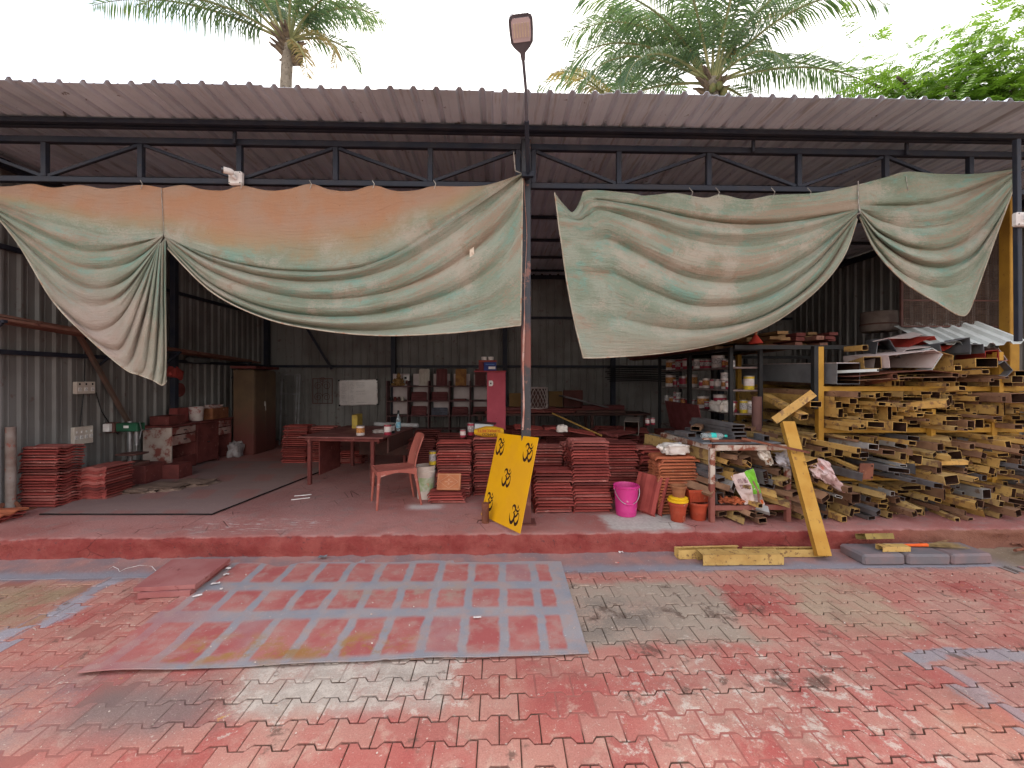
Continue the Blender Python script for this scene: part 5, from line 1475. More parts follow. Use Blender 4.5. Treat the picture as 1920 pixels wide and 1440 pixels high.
for k, dx in enumerate((-.20, -.09)):
    b = MB(); b.lathe([(.035, 0), (.042, .003), (.046, .055), (.042, .058), (.036, .01), (.004, .008)], 16, cap=False)
    tag(b.build('white_cup', M_WPL, smooth=50, loc=(PCX + dx, 7.0, PT + .171)), ['smaller-looking white cup nearer the whiteboard side of the red tray', 'white cup nearer the black column on the red tray'][k], 'cup', 'white cups on the red tray')
# sample shelf on the back wall
M_SHW = mat('shelf_maroon_wood', (.16, .085, .085), (.12, .06, .06), 4, rough=.7)
M_SHB = mat('shelf_white_back', (.56, .47, .46), (.48, .38, .37), 4, rough=.6)
SY = 10.2
sx0, sx1 = at(728, 750, SY).x, at(920, 750, SY).x
S = thing('sample_shelf', 'open wooden sample shelf with white back panels against the back wall', 'shelf', ((sx0 + sx1) / 2, SY, PZ))
SWd = sx1 - sx0; cw = SWd / 5
zr = [.62, .97, 1.325]; ztop = 1.43
for k in range(6): bx('divider', M_SHW, S, (-SWd / 2 + k * cw, .0, .73), (.024, .30, 1.43))
for z in (.05, .31, .62, .965, 1.315): bx('shelf_board', M_SHW, S, (0, -.002, z), (SWd + .02, .29, .022))
for k in range(5):
    for z0, z1 in ((.64, .95), (.985, 1.30), (1.33, 1.62 if k != 4 else 1.6)):
        bx('back_panel', M_SHB, S, (-SWd / 2 + (k + .5) * cw + .03, .146, (z0 + z1) / 2), (cw - .09, .012, z1 - z0 - .015))
def spot(k, z): return V((sx0 + sx1) / 2 - SWd / 2 + (k + .5) * cw, SY - .03, PZ + z)
M_CREAM = mat('cream_tile', (.52, .46, .40), (.45, .38, .33), 8, rough=.7)
M_OCHRE = mat('ochre_tile', (.36, .17, .05), (.22, .09, .035), 9, rough=.6)
M_MAR = mat('maroon_tile', (.13, .032, .032), (.10, .026, .026), 8, rough=.55)
M_DGREY = mat('dark_grey_tile', (.10, .10, .13), (.07, .065, .08), 8, rough=.6)
def sample(label, loc, w, h, m, lying=False, ribs=3):
    t = thing('sample_tile', label, 'sample tile', loc, group='tile samples on the back shelf', rot=(radians(-8) if not lying else radians(-14), 0, 0))
    b = MB(); out = [(-w / 2, 0), (w / 2, 0), (w / 2, h * .93), (w * .42, h), (-w * .42, h), (-w / 2, h * .93)]
    b.prism(out, -.009, .009, 0, Matrix(((1, 0, 0, 0), (0, 0, 1, 0), (0, 1, 0, 0), (0, 0, 0, 1)))); b.build('slab', m, t)
    for k in range(ribs):
        if lying: b = MB(); z = h * (k + .7) / (ribs + .4); b.bar((-w * .46, -.012, z), (w * .46, -.012, z), .028, .014, b=.004)
        else: b = MB(); x = -w / 2 + w * (k + .5) / ribs; b.bar((x, -.013, .01), (x, -.013, h * .95), .035, .014, b=.005)
        b.build('roll', m, t)
sample('cream sample tile standing upright, second compartment of the upper row', spot(1, 1.33) + V(.12, 0, 0), .25, .40, M_CREAM)
sample('maroon sample tile standing upright, third compartment of the upper row', spot(2, 1.33) + V(.05, 0, 0), .26, .40, M_MAR)
sample('glossy ochre sample tile standing upright, fourth compartment of the upper row', spot(3, 1.33) + V(.02, 0, 0), .26, .40, M_OCHRE)
sample('maroon sample tile standing upright, last compartment of the upper row', spot(4, 1.33) + V(.0, 0, 0), .26, .40, M_MAR)
sample('maroon sample tile lying on edge, second compartment of the middle row', spot(1, .978), .36, .21, M_MAR, True)
sample('maroon sample tile lying on edge, third compartment of the middle row', spot(2, .978), .38, .21, M_MAR, True)
sample('maroon sample tile lying on edge, second compartment of the lower row', spot(1, .632), .36, .22, M_MAR, True)
sample('dark grey sample tile lying on edge, third compartment of the lower row', spot(2, .632), .38, .18, M_DGREY, True)
sample('maroon sample tile lying on edge, fourth compartment of the lower row', spot(3, .632), .38, .20, M_MAR, True)
sample('maroon sample tile lying on edge, last compartment of the lower row', spot(4, .632), .36, .20, M_MAR, True)
bx('flat_sample', M_MAR, None, spot(3, .999), (.30, .2, .04)); tag(bpy.data.objects['flat_sample'], 'flat maroon sample lying in the fourth compartment of the middle row', 'sample tile', 'tile samples on the back shelf')
# small seated figurine, photo cards and pots in the first compartment
M_GOLD = mat('gilded_figure', (.30, .17, .06), (.13, .07, .03), 30, rough=.45)
t = thing('figurine', 'small golden seated figurine on the back shelf', 'figurine', spot(0, 1.327) + V(.02, -.05, 0))
b = MB(); b.lathe([(.10, 0), (.115, .02), (.10, .05), (.085, .085), (.09, .13), (.07, .17), (.045, .19), (.055, .215), (.05, .255), (.03, .285), (.01, .31)], 14)
b.v = [(x * (1 + .25 * (z < .09)), y, z) for x, y, z in b.v]; b.build('body', M_GOLD, t, smooth=50)
for sx in (-1, 1):
    b = MB(); b.sweep([V(sx * .075, -.02, .16), V(sx * .115, -.04, .11), V(sx * .06, -.09, .09)], [.03, .026, .02], 8); b.build('arm', M_GOLD, t, smooth=50)
    b = MB(); b.sweep([V(sx * .05, -.04, .05), V(sx * .13, -.06, .035), V(sx * .05, -.12, .03)], [.04, .035, .025], 8); b.build('leg', M_GOLD, t, smooth=50)
t = thing('photo_card', 'white card with two dark pictures beside the golden figurine', 'card', spot(0, 1.327) + V(.17, .05, 0), rot=(radians(-6), 0, 0))
bx('card', M_WPL, t, (0, 0, .125), (.15, .004, .25), b=.001); bx('picture', M_BLK, t, (-.015, -.003, .185), (.055, .003, .06), b=.0005); bx('picture', M_REDW, t, (.015, -.003, .085), (.06, .003, .09), b=.0005)
for k in range(4):
    b = MB(); b.lathe([(.03, 0), (.045, .04), (.03, .075), (.035, .09)], 12)
    tag(b.build('small_pot', [M_BLK, M_REDW, M_DKW, M_CREAM][k], smooth=50, loc=spot(0, .978) + V(-.15 + .085 * k, -.03, 0)), ['black', 'dusty red', 'dark brown', 'pale'][k] + ' little pot in the first compartment of the shelf middle row', 'pot', 'little pots on the back shelf')
# whiteboard
t = thing('whiteboard', 'whiteboard with handwritten lists hanging on the back wall', 'whiteboard', at(672, 736, BY - .10), rot=(0, radians(-1.5), 0))
M_WB = mat('whiteboard_face', (.62, .56, .54), (.55, .48, .46), 3, rough=.18, spec=.7)
bx('face', M_WB, t, (0, 0, 0), (.90, .02, .59), b=.003)
for z in (-.30, .30): bx('frame', M_CANT, t, (0, -.002, z), (.92, .03, .02))
for x in (-.455, .455): bx('frame', M_CANT, t, (x, -.002, 0), (.02, .03, .58))
for x in (-.455, .455):
    for z in (-.30, .30): bx('corner', M_BLK, t, (x, -.004, z), (.04, .034, .04))
b = MB(); rw = random.Random(6)
for rr_ in range(15):
    z = .235 - rr_ * .034
    for c0, c1, pr_ in ((-.41, -.26, .85), (-.20, -.08, .85), (-.06, .20, .35)):
        if rw.random() > pr_: continue
        x = c0 + rw.uniform(0, .03)
        while x < c1 - rw.uniform(0, .06):
            h = rw.uniform(.006, .016); b.bar((x, -.0115, z - h / 2), (x + rw.uniform(-.002, .006), -.0115, z + h / 2), .0028, .001); b.bar((x, -.0115, z + rw.uniform(-.004, .004)), (x + .010, -.0115, z + rw.uniform(-.004, .004)), .0028, .001, up=(0, 1, 0)); x += rw.uniform(.009, .016)
b.bar((-.23, -.0113, -.28), (-.23, -.0113, .28), .002, .001)
tag(b.build('handwriting', mat('marker_ink', (.05, .04, .06), rough=.6), t), kind='stuff')
# wrought iron grille leaning on the back wall
g0, g1 = at(581, 757, 10.2), at(618, 710, 10.2)
t = thing('iron_grille', 'small rusty wrought-iron grille with scrolls hanging on the back wall', 'grille', ((g0.x + g1.x) / 2, 10.36, g0.z))
gw, gh = g1.x - g0.x, g1.z - g0.z
M_IRON = mat('dark_iron', (.09, .045, .04), (.13, .06, .05), 9, rough=.8)
for x in (-gw / 2, gw / 2): bx('upright', M_IRON, t, (x, 0, gh / 2), (.018, .014, gh))
for z in (0, gh): bx('cross_bar', M_IRON, t, (0, 0, z), (gw + .018, .014, .018))
for k in range(3):
    x = -gw / 4 + k * gw / 4; bx('thin_bar', M_IRON, t, (x, 0, gh / 2), (.008, .008, gh - .02), b=.001)
for (cx0, cz0, r0, d0) in ((-.1, .15, .11, 1), (.1, .42, .11, -1), (-.1, .42, .10, 1), (.1, .15, .10, -1), (0, .56, .07, 1)):
    b = MB(); b.sweep([V(cx0 + d0 * r0 * (1 - k / 26) * cos(k * .5), -.014, cz0 + r0 * (1 - k / 26) * sin(k * .5)) for k in range(22)], .007, 5); b.build('scroll', M_IRON, t, smooth=60)
# aluminium frame beside the cupboard
f0 = at(522, 812, 9.75); f1 = at(556, 702, 9.75)
t = thing('metal_frame', 'grey metal door frame leaning on the back wall beside the cupboard', 'frame', ((f0.x + f1.x) / 2, 9.8, PZ), rot=(radians(-4), 0, 0))
fw, fh = f1.x - f0.x, f1.z - PZ
M_ALU = mat('aluminium', (.30, .30, .31), (.22, .20, .20), 5, rough=.4, metal=.6)
for x in (-fw / 2, fw / 2 - .06, fw / 2): bx('stile', M_ALU, t, (x, 0, fh / 2), (.03, .03, fh))
for z in (.05, fh * .72, fh): bx('rail', M_ALU, t, (0, .001, z), (fw, .028, .03))
# cupboard
CBX0, CBX1, CBY0, CBY1 = -5.20, -4.78, 8.50, 9.28
t = thing('steel_cupboard', 'tall olive brown steel cupboard with a lever handle near the back corner', 'cupboard', ((CBX0 + CBX1) / 2, (CBY0 + CBY1) / 2, PZ))
tcb = NT('olive_cupboard_paint'); xyz = tcb.sep(tcb.pos()); nn_ = tcb.noise(tcb.pos(), 4, 5)
col = tcb.mix(tcb.ss(nn_, .35, .65), (.13, .08, .042), (.10, .06, .034))
col = tcb.mix(tcb.ss(tcb.math('ADD', xyz[2], tcb.mul(nn_, .9)), 1.75, .9, 0, .9), col, (.115, .028, .025))
M_OLV = tcb.done(col, .45, 0, .4)
CH_ = 1.67
bx('carcass', M_OLV, t, (-.01, 0, CH_ / 2), (CBX1 - CBX0 - .02, CBY1 - CBY0, CH_), b=.008)
for s in (-1, 1):
    d_ = bx('door', M_OLV, t, ((CBX1 - CBX0) / 2 - .004, s * .193, CH_ / 2), (.012, .378, CH_ - .06))
    if s < 0:
        b = MB(); b.box((.012, .14, .02), (.012, .03, .09), b=.003); b.bar((.02, .14, .05), (.03, .14, -.12), .012, .01); b.build('handle', M_CHROME, d_, loc=((CBX1 - CBX0) / 2, -.193, CH_ * .58))
t2 = bx('maroon_plank', M_REDW, None, (-4.98, 8.9, PZ + CH_ + .045), (.46, 1.1, .05), R=(0, 0, .1)); tag(t2, 'maroon plank lying on top of the steel cupboard', 'plank')
# workbench along the left wall
DX0, DX1, DY0, DY1 = -5.62, -5.18, 6.9, 8.42
t = thing('workbench', 'long stained workbench with drawers along the left wall', 'workbench', ((DX0 + DX1) / 2, (DY0 + DY1) / 2, PZ))
dw, dl = DX1 - DX0, DY1 - DY0
bx('bench_top', M_REDW, t, (0, 0, .735), (dw + .05, dl + .04, .03)); bx('end_panel', mat('stained_white_panel', (.50, .41, .36), (.40, .30, .26), 4, (.26, .08, .065), 4, .54, rough=.6), t, (0, -dl / 2 + .012, .36), (dw, .024, .72))
bx('back_panel', M_DKW, t, (-dw / 2 + .01, 0, .36), (.02, dl - .06, .72)); bx('end_panel', M_REDW, t, (0, dl / 2 - .012, .36), (dw, .024, .72)); bx('divider', M_REDW, t, (0, -.20, .36), (dw - .01, .024, .71)); bx('divider', M_REDW, t, (0, .38, .36), (dw - .01, .024, .71))
for (y0, y1, z0, z1, m) in ((-.73, -.22, .60, .71, M_WHD), (-.73, -.22, .43, .58, M_WHD), (-.18, .36, .04, .71, M_REDW), (.40, .73, .60, .71, M_WHD), (.40, .73, .45, .58, M_WHD), (-.73, -.22, .03, .22, M_REDW)):
    d_ = bx('drawer' if z1 - z0 < .3 else 'door', m, t, (dw / 2 - .006, (y0 + y1) / 2, (z0 + z1) / 2), (.02, y1 - y0, z1 - z0))
    b = MB(); b.box((dw / 2 + .012, (y0 + y1) / 2, (z0 + z1) / 2), (.016, .05, .014)); b.build('handle', M_BLK, d_).location = (0, 0, 0)
DZ = PZ + .752
bx('red_carton', M_REDW, None, (-5.42, 7.15, DZ + .07), (.3, .36, .14)); tag(bpy.data.objects['red_carton'], 'open dusty red carton at the near end of the workbench', 'carton')
bx('red_case', mat('red_case', (.22, .05, .045), (.17, .04, .036), 6, rough=.6), None, (-5.50, 7.50, DZ + .12), (.14, .26, .24)); tag(bpy.data.objects['red_case'], 'upright dark red case behind the open carton on the workbench', 'case')
bucket('white bucket with red paint drips on the workbench', (-5.36, 7.72, DZ), .115, .245, mat('dripped_bucket', (.52, .45, .42), (.42, .3, .28), 8, (.28, .05, .05), 8, .52, rough=.5), handle=False)
t = thing('crate', 'orange-brown open crate full of rags on the workbench', 'crate', (-5.38, 8.15, DZ))
M_CRATE = mat('orange_crate', (.24, .095, .045), (.17, .06, .035), 6, rough=.6)
for x, y, sx, sy in ((-.16, 0, .014, .46), (.16, 0, .014, .46), (0, -.223, .306, .014), (0, .223, .306, .014)): bx('side', M_CRATE, t, (x, y, .10), (sx, sy, .20))
bx('bottom', M_CRATE, t, (0, 0, .008), (.30, .43, .014))
tag(lumpy('rag_bundle', mat('red_white_rags', (.42, .22, .20), (.5, .42, .40), 20, rough=.9), (.13, .17, .06), 5.2, .4, None, (-5.38, 8.15, DZ + .14)), 'bundle of pale rags heaped in the orange crate', 'rags')
tag(lumpy('plastic_bag', mat('grey_bag', (.36, .33, .33), (.25, .2, .2), 14, rough=.5), (.10, .13, .15), 6.4, .35, None, (-5.05, 8.33, PZ)), 'crumpled grey plastic bag by the foot of the workbench', 'bag')
# drill press on a low stand
M_GRN = mat('machine_green', (.025, .10, .055), (.02, .07, .04), 6, rough=.45)
t = thing('drill_press', 'bench drill press with a green head standing on a low box', 'drill press', (-5.30, 6.30, PZ + .26))
bx('base', M_IRON, t, (0, 0, .02), (.34, .26, .04)); b = MB(); b.lathe([(.032, .04), (.032, .62)], 14, 0, Matrix.Translation((-.06, .06, 0))); b.build('pillar', M_ALU, t, smooth=50)
bx('work_table', M_IRON, t, (.04, -.02, .16), (.28, .24, .025)); hd = bx('head', M_GRN, t, (.0, 0, .54), (.30, .15, .12), b=.012)
bx('name_plate', M_WPL, hd, (.0, -.0765, .55), (.07, .003, .035), b=.0005); bx('motor', M_IRON, t, (-.26, .02, .53), (.14, .16, .15), b=.02); bx('switch_box', M_WPL, t, (-.25, -.085, .54), (.09, .05, .11))
b = MB(); b.lathe([(.024, .28), (.020, .31), (.028, .36), (.028, .48)], 12, 0, Matrix.Translation((.10, -.02, 0))); b.lathe([(.006, .20), (.006, .30)], 8, 0, Matrix.Translation((.10, -.02, 0))); b.build('spindle', M_ALU, t, smooth=50)
for a in (0, 2.1, 4.2):
    b = MB(); b.sweep([V(.17, -.02, .50), V(.20, -.02 + .14 * cos(a), .50 + .14 * sin(a))], .007, 6); b.build('feed_lever', M_ALU, t, smooth=50)
bx('low_stand', M_REDW, None, (-5.24, 6.36, PZ + .13), (.5, .38, .258)); tag(bpy.data.objects['low_stand'], 'low red box carrying the drill press', 'stand')
bx('wood_block', M_REDW, None, (-4.86, 6.60, PZ + .11), (.24, .28, .22)); tag(bpy.data.objects['wood_block'], 'dark red box between drill press and workbench', 'box')
for k, (x, y, s) in enumerate(((-4.55, 5.95, .30), (-4.30, 6.15, .26), (-4.75, 5.80, .24))):
    tag(lumpy('flat_sack', mat('jute_%d' % k, (.17, .11, .085), (.22, .15, .12), 7, rough=.95, bump=.3), (s, s * .7, .030), 2.2 + k * 3, .35, None, (x, y, PZ)), ['flat dusty sack nearest the drill press', 'flat dusty sack farthest out on the floor', 'flat dusty sack nearest the short tile stack'][k], 'sack', 'sacks on the platform floor')
# switch boards on the left wall
def wl(px, py, off=.05):
    d = ray(px, py); X = LX + off; s = X / d.x
    return V(X, d.y * s, CH + d.z * s)
for (lab, px, py, w, h, nn) in (('upper white switchboard with a row of sockets on the left wall', 158, 727, .27, .165, 3), ('lower white switchboard with a plug on the left wall', 154, 816, .27, .235, 4)):
    t = thing('switchboard', lab, 'switchboard', wl(px, py), rot=(0, 0, pi / 2), group='switchboards on the left wall')
    M_IV = M_WHD if False else mat('ivory_plastic', (.58, .51, .44), (.50, .41, .35), 6, rough=.45)
    bx('box', M_IV, t, (0, 0, 0), (w, .05, h), b=.006)
    for k in range(nn):
        x = -w / 2 + w * (k + .5) / nn; s_ = bx('socket', M_WPL, t, (x, -.027, -.02), (.045, .006, .05), b=.002); b = MB()
        for dx, dz in ((-.01, -.008), (.01, -.008), (0, .01)): b.lathe([(.004, 0), (.004, .002)], 8, 0, Matrix.Translation((x + dx, -.0305, -.02 + dz)) @ Matrix.Rotation(pi / 2, 4, 'X'))
        b.build('pin_holes', M_BLK, s_); bx('switch', M_BLK if nn == 3 else M_WPL, t, (x, -.028, .05), (.018, .008, .026), b=.002)
for k, pts in enumerate(([(157, 738), (154, 762), (150, 801)], [(180, 735), (190, 770), (212, 805), (222, 815)], [(160, 560), (160, 640), (158, 715)])):
    b = MB(); b.sweep([wl(x, y, .03) for x, y in pts], .006, 6); tag(b.build('wall_cable', M_BLK, smooth=60), ['thin black cable between the two switchboards', 'black cable sagging from switchboard towards the drill press', 'black cable dropping to the upper switchboard'][k], 'cable', 'cables on the left wall')
# hung things on the left wall
t = thing('hanging_bag', 'small red plastic bag hanging on the left wall below the curtain tail', 'bag', wl(328, 701, .12), rot=(0, radians(20), pi / 2))
M_REDB = mat('red_bag', (.38, .06, .05), (.30, .05, .045), 9, rough=.5)
lumpy('body', M_REDB, (.14, .06, .10), 9.9, .3, t, (0, 0, -.08)); b = MB(); b.sweep([V(-.06, 0, .06), V(0, -.01, .14), V(.06, 0, .06)], .01, 6); b.build('handle', M_REDB, t, smooth=60)
b = MB(); p_ = wl(335, 731, .10)
b.lathe([(.05, -.03), (.12, -.028), (.125, 0), (.12, .028), (.05, .03)], 20, 0, Matrix.Translation(p_) @ Matrix.Rotation(pi / 2, 4, 'Y')); tag(b.build('cable_reel', M_REDW, smooth=40), 'round dark red reel hanging on the left wall under the red bag', 'reel')
b = MB(); p_ = wl(372, 675, .10); b.box(p_, (.14, .5, .10), b=.02, R=(0, .1, 0)); tag(b.build('wall_pouch', mat('grey_pouch', (.11, .12, .12), rough=.7), smooth=40), 'grey pouch tucked under the planks on the left wall', 'pouch')
# plank shelf on the left wall
rpk = random.Random(12)
def planks(n, y0, y1, x, z0, z1, lab, w=.07, grp='planks on the left wall shelf'):
    for k in range(n):
        row, colk = divmod(k, 4)
        w_ = rpk.uniform(.05, .09); L0, L1 = y0 + rpk.uniform(-.25, .2), y1 + rpk.uniform(-.3, .3)
        xx = x + colk * .085; zz = row * .035
        b = MB(); b.bar((xx, L0, z0 + zz), (xx + rpk.gauss(0, .02), L1, z1 + zz), w_, .028)
        tag(b.build('plank', M_PLK), nth(k + 1) + ' plank of the bundle, ' + lab, 'plank', grp)
M_PLK = mat('red_dusted_timber', (.20, .085, .065), (.28, .15, .11), 5, (.12, .045, .04), 14, .6, rough=.85, rnd=.15)
planks(7, 4.55, 6.4, -5.60, 2.36, 2.24, 'front half of the left wall shelf')
planks(7, 6.7, 9.6, -5.60, 2.20, 2.06, 'back half of the left wall shelf')
for k, (y, z) in enumerate(((4.7, 2.33), (6.2, 2.23), (7.2, 2.155), (9.2, 2.06))):
    b = MB(); b.bar((LX + .03, y, z - .02), (LX + .45, y, z - .02), .04, .03); b.bar((LX + .04, y, z - .35), (LX + .42, y, z - .035), .025, .025)
    tag(b.build('shelf_bracket', M_STEEL), ['frontmost', 'second', 'third', 'rearmost'][k] + ' steel bracket carrying planks on the left wall', 'bracket', 'brackets on the left wall')
# rusty pole with foot plate at the left edge
t = thing('pole', 'rusty grey pole with a foot plate at the left end of the platform', 'pole', on(20, 958, PZ))
b = MB(); b.lathe([(.045, .012), (.045, .95)], 14); b.build('tube', mat('worn_grey_pole', (.26, .22, .20), (.18, .12, .10), 6, (.25, .08, .06), 10, .58, rough=.7), t, smooth=50); bx('foot_plate', M_RUST, t, (.04, 0, .006), (.30, .2, .012))
for k in range(3):
    a = k * 2.1; b = MB(); b.bar((.05 * cos(a), .05 * sin(a), .10), (.12 * cos(a), .12 * sin(a), .012), .01, .04); b.build('gusset', M_RUST, t)

# ---------------------------------------------------------------- back of the middle and right bays
t = thing('back_bench', 'long low bench loaded with boards along the back wall', 'bench', (1.3, 9.0, PZ))
bx('bench_top', M_DKW, t, (0, 0, .76), (3.6, .7, .04))
for x in (-1.7, -.6, .6, 1.7):
    for y in (-.3, .3): bx('leg', M_DKW, t, (x, y, .37), (.06, .06, .74))
BZ = PZ + .782
BRD = [(.15, 8.80, .9, .18, .05, 0, .05, M_TILED), (1.0, 8.78, 1.1, .2, .05, 0, -.05, M_REDW), (1.35, 8.95, 1.5, .3, .07, .0, .12, M_REDW), (2.1, 8.8, 1.0, .2, .06, 0, -.08, M_DKW), (.6, 9.05, 1.2, .25, .10, 0, 0, M_MAR), (2.2, 9.1, .9, .3, .12, 0, .03, M_MAR)]
for k, (x, y, l, w, h, rx, rz, m) in enumerate(BRD):
    b = MB(); b.box((0, 0, h / 2), (l, w, h), b=.004); tag(b.build('board', m, loc=(x, y, BZ + .001 + .012 * (k % 3)), rot=(0, 0, rz)), nth(k + 1) + ' dark board counted along the back bench', 'board', 'boards on the back bench')
b = MB(); b.box((0, 0, 0), (.95, .5, .03), R=(0, radians(14), .1)); tag(b.build('tilted_board', mat('grey_board', (.13, .115, .12), (.10, .08, .08), 5, rough=.6), loc=(1.75, 8.85, BZ + .24)), 'wide grey board tilted on the back bench', 'board')
# lattice basket
t = thing('lattice_basket', 'white lattice-walled round basket on the back bench', 'basket', (at(1008, 740, 8.85).x, 8.95, BZ + .10))
M_LAT = mat('lattice_cream', (.42, .35, .33), (.33, .24, .23), 8, rough=.7)
for s in (-1, 1):
    for k in range(18):
        a0 = 2 * pi * k / 18; b = MB()
        b.sweep([V(.215 * cos(a0 + s * q * .115), .215 * sin(a0 + s * q * .115), .42 * q / 8) for q in range(9)], .011, 4, flat=.4); b.build('lattice_strip', M_LAT, t)
for z in (0, .42): b = MB(); b.sweep([V(.218 * cos(a), .218 * sin(a), z) for a in [2 * pi * q / 24 for q in range(25)]], .015, 6); b.build('hoop', M_LAT, t, smooth=60)
b = MB(); b.lathe([(.19, .005), (.19, .40)], 20); b.build('liner', M_DKW, t, smooth=50)
for k, (px, py, w, h, m) in enumerate(((1042, 738, .30, .34, M_OCHRE), (1075, 742, .42, .36, M_REDW), (968, 745, .3, .3, M_OCHRE))):
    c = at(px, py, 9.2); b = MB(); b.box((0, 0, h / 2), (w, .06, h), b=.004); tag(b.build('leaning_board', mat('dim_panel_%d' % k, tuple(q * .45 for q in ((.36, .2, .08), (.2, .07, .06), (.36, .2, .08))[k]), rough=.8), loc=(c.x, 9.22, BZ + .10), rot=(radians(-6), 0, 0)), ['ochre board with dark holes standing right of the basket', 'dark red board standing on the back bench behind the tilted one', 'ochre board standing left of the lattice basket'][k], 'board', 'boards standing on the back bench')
# stick and box tube on the tiles
b = MB(); b.sweep([at(1036, 775, 6.9), at(1128, 817, 5.75)], .013, 8); tag(b.build('yellow_stick', mat('yellow_stick', (.40, .24, .06), (.3, .17, .05), 9, rough=.6), smooth=60), 'long yellow stick lying across the red tile stacks', 'stick')
o = obj('box_tube', tube_mesh('box_tube', .20, .19, .55, mat('grey_brown_tube', (.20, .17, .15), (.14, .11, .10), 6, rough=.6), .006)); aim(o, at(1184, 803, 5.95), at(1184, 803, 5.95) + V(.18, .5, .02)); tag(o, 'short square box tube lying on the red tiles behind the sack', 'tube')
tag(lumpy('white_bag', M_SACK, (.07, .05, .05), 4.2, .35, None, V(at(1054, 808, 5.85).x, 5.85, ZT + .03)), 'small white bag on the tiles under the yellow stick', 'bag')
for k, (px, py) in enumerate(((1214, 797), (1224, 796))):
    can(['left', 'right'][k] + ' one of two small cans at the back of the tile stacks', at(px, py, 6.3), .032, .10, M_CANR, M_CANW, 'small cans behind the tiles')
# dark tangle on the wall: bundle of black rods on brackets
for k in range(9):
    x0 = 2.75 + .03 * k; z = 2.0 - .045 * k
    b = MB(); b.sweep([V(2.55 + .05 * (k % 3), 10.2, z), V(3.4, 10.15 - .03 * k, z + .02 * sin(k)), V(4.4, 10.2, z - .03)], .012, 5); tag(b.build('steel_rod', M_BLKS, smooth=60), nth(k + 1) + ' black steel rod from the top, stored on the back wall', 'rod', 'black rods on the back wall')
# plate of mesh near the right column
m0, m1 = at(1690, 612, 5.15), at(1884, 612, 5.15)
t = thing('wire_mesh_panel', 'dark framed wire mesh panel hanging behind the gathered green curtain', 'mesh panel', (m0.x, 5.15, m0.z))
mw, mh = m1.x - m0.x, 1.25
M_MESH = mat('rusty_wire', (.12, .075, .055), (.08, .05, .04), 9, rough=.7)
for x in (0, mw): bx('frame_bar', M_IRON, t, (x, 0, mh / 2), (.03, .03, mh))
for z in (0, mh * .26, mh): bx('frame_bar', M_IRON, t, (mw / 2, .002, z), (mw, .026, .02))
b = MB()
nx_w, nz_w = 64, 58
for k in range(nx_w): b.bar((mw * (k + .5) / nx_w, 0, 0), (mw * (k + .5) / nx_w, 0, mh), .0055, .0055)
for k in range(nz_w): b.bar((0, -.004, mh * (k + .5) / nz_w), (mw, -.004, mh * (k + .5) / nz_w), .0055, .0055)
tag(b.build('wire_mesh', M_MESH, t), kind='stuff')
# ---------------------------------------------------------------- can shelf
K0, K1 = 2.92, 3.30
t = thing('can_shelf', 'black angle-iron shelving unit full of paint cans beside the tube rack', 'shelf', (K0, 5.3, PZ))
SHZ = [.30, .68, 1.045, 1.345, 1.635]
for y in (0, 1.15, 1.19, 2.38):
    for x in (0, K1 - K0): bx('upright', M_BLKS, t, (x, y, .945), (.045, .045, 1.89), b=.002)
for y in (0, 2.38): bx('top_rail', M_BLKS, t, ((K1 - K0) / 2, y, 1.868), (K1 - K0 - .05, .04, .04), b=.002)
for x in (0, K1 - K0): bx('top_rail', M_BLKS, t, (x, 1.19, 1.8685), (.04, 2.3, .04), b=.002)
M_SHELF = mat('dusty_shelf_board', (.22, .17, .16), (.14, .09, .085), 7, rough=.7)
for y0 in (.575, 1.785):
    for z in SHZ: bx('shelf_board', M_SHELF, t, ((K1 - K0) / 2, y0, z), (K1 - K0 - .03, 1.10, .022), b=.002)
rc = random.Random(17)
lvl = {1.045: 'lower', 1.345: 'middle', 1.635: 'upper'}
for z in (1.045, 1.345, 1.635):
    for bay, y0, y1 in (('near', 5.40, 6.40), ('far', 6.58, 7.62)):
        y = y0 + rc.uniform(0, .1); k = 0
        while y < y1:
            r = rc.choice([.040, .045, .055, .055, .085]); h = r * rc.uniform(2.0, 2.7)
            if z == 1.635: h = min(h, .17)
            h = min(h, .22)
            k += 1
            body = rc.choice([M_CANR, M_CANW, M_CANR, M_CANW, M_CANT]); lab = rc.choice([M_CANW, M_CANR, M_LABG, M_LABY if z == 1.345 and bay == 'near' else M_LABG, M_CANW])
            cl = {'can_crimson': 'crimson', 'can_white': 'white', 'can_tin': 'bare tin'}[body.name]
            can('%s %s paint can from the front in the %s bay, %s shelf' % (nth(k), cl, bay, lvl[z]), (K0 + rc.uniform(.08, .16), y + r, PZ + z + .012), r, h, body, lab if lab is not body else M_LABO, 'paint cans on the black shelving')
            if h < .13 and rc.random() < .35 and z < 1.6:
                can('small can stacked on the %s can, %s bay, %s shelf' % (nth(k), bay, lvl[z]), (K0 + .12, y + r, PZ + z + .018 + h), r * .9, .10, rc.choice([M_CANR, M_CANW]), M_LABG, 'paint cans on the black shelving')
            y += 2 * r + rc.uniform(.01, .10)
tag(lumpy('white_cloth', M_SACK, (.10, .16, .08), 7.7, .4, None, (K0 + .02, 5.55, PZ + 1.057)), 'crumpled white cloth hanging over the near lower shelf', 'cloth')
can('yellow labelled can facing the yard on the end of the shelving, middle', (3.19, 5.36, PZ + 1.357), .062, .17, M_LABY, M_CANW, 'paint cans on the black shelving')
can('yellow and white can at the end of the shelving, lower', (3.12, 5.36, PZ + 1.057), .045, .16, M_LABY, M_LABG, 'paint cans on the black shelving')
can('pale can with grey label at the end of the shelving, lower', (3.22, 5.37, PZ + 1.057), .055, .15, M_CANW, M_LABG, 'paint cans on the black shelving')
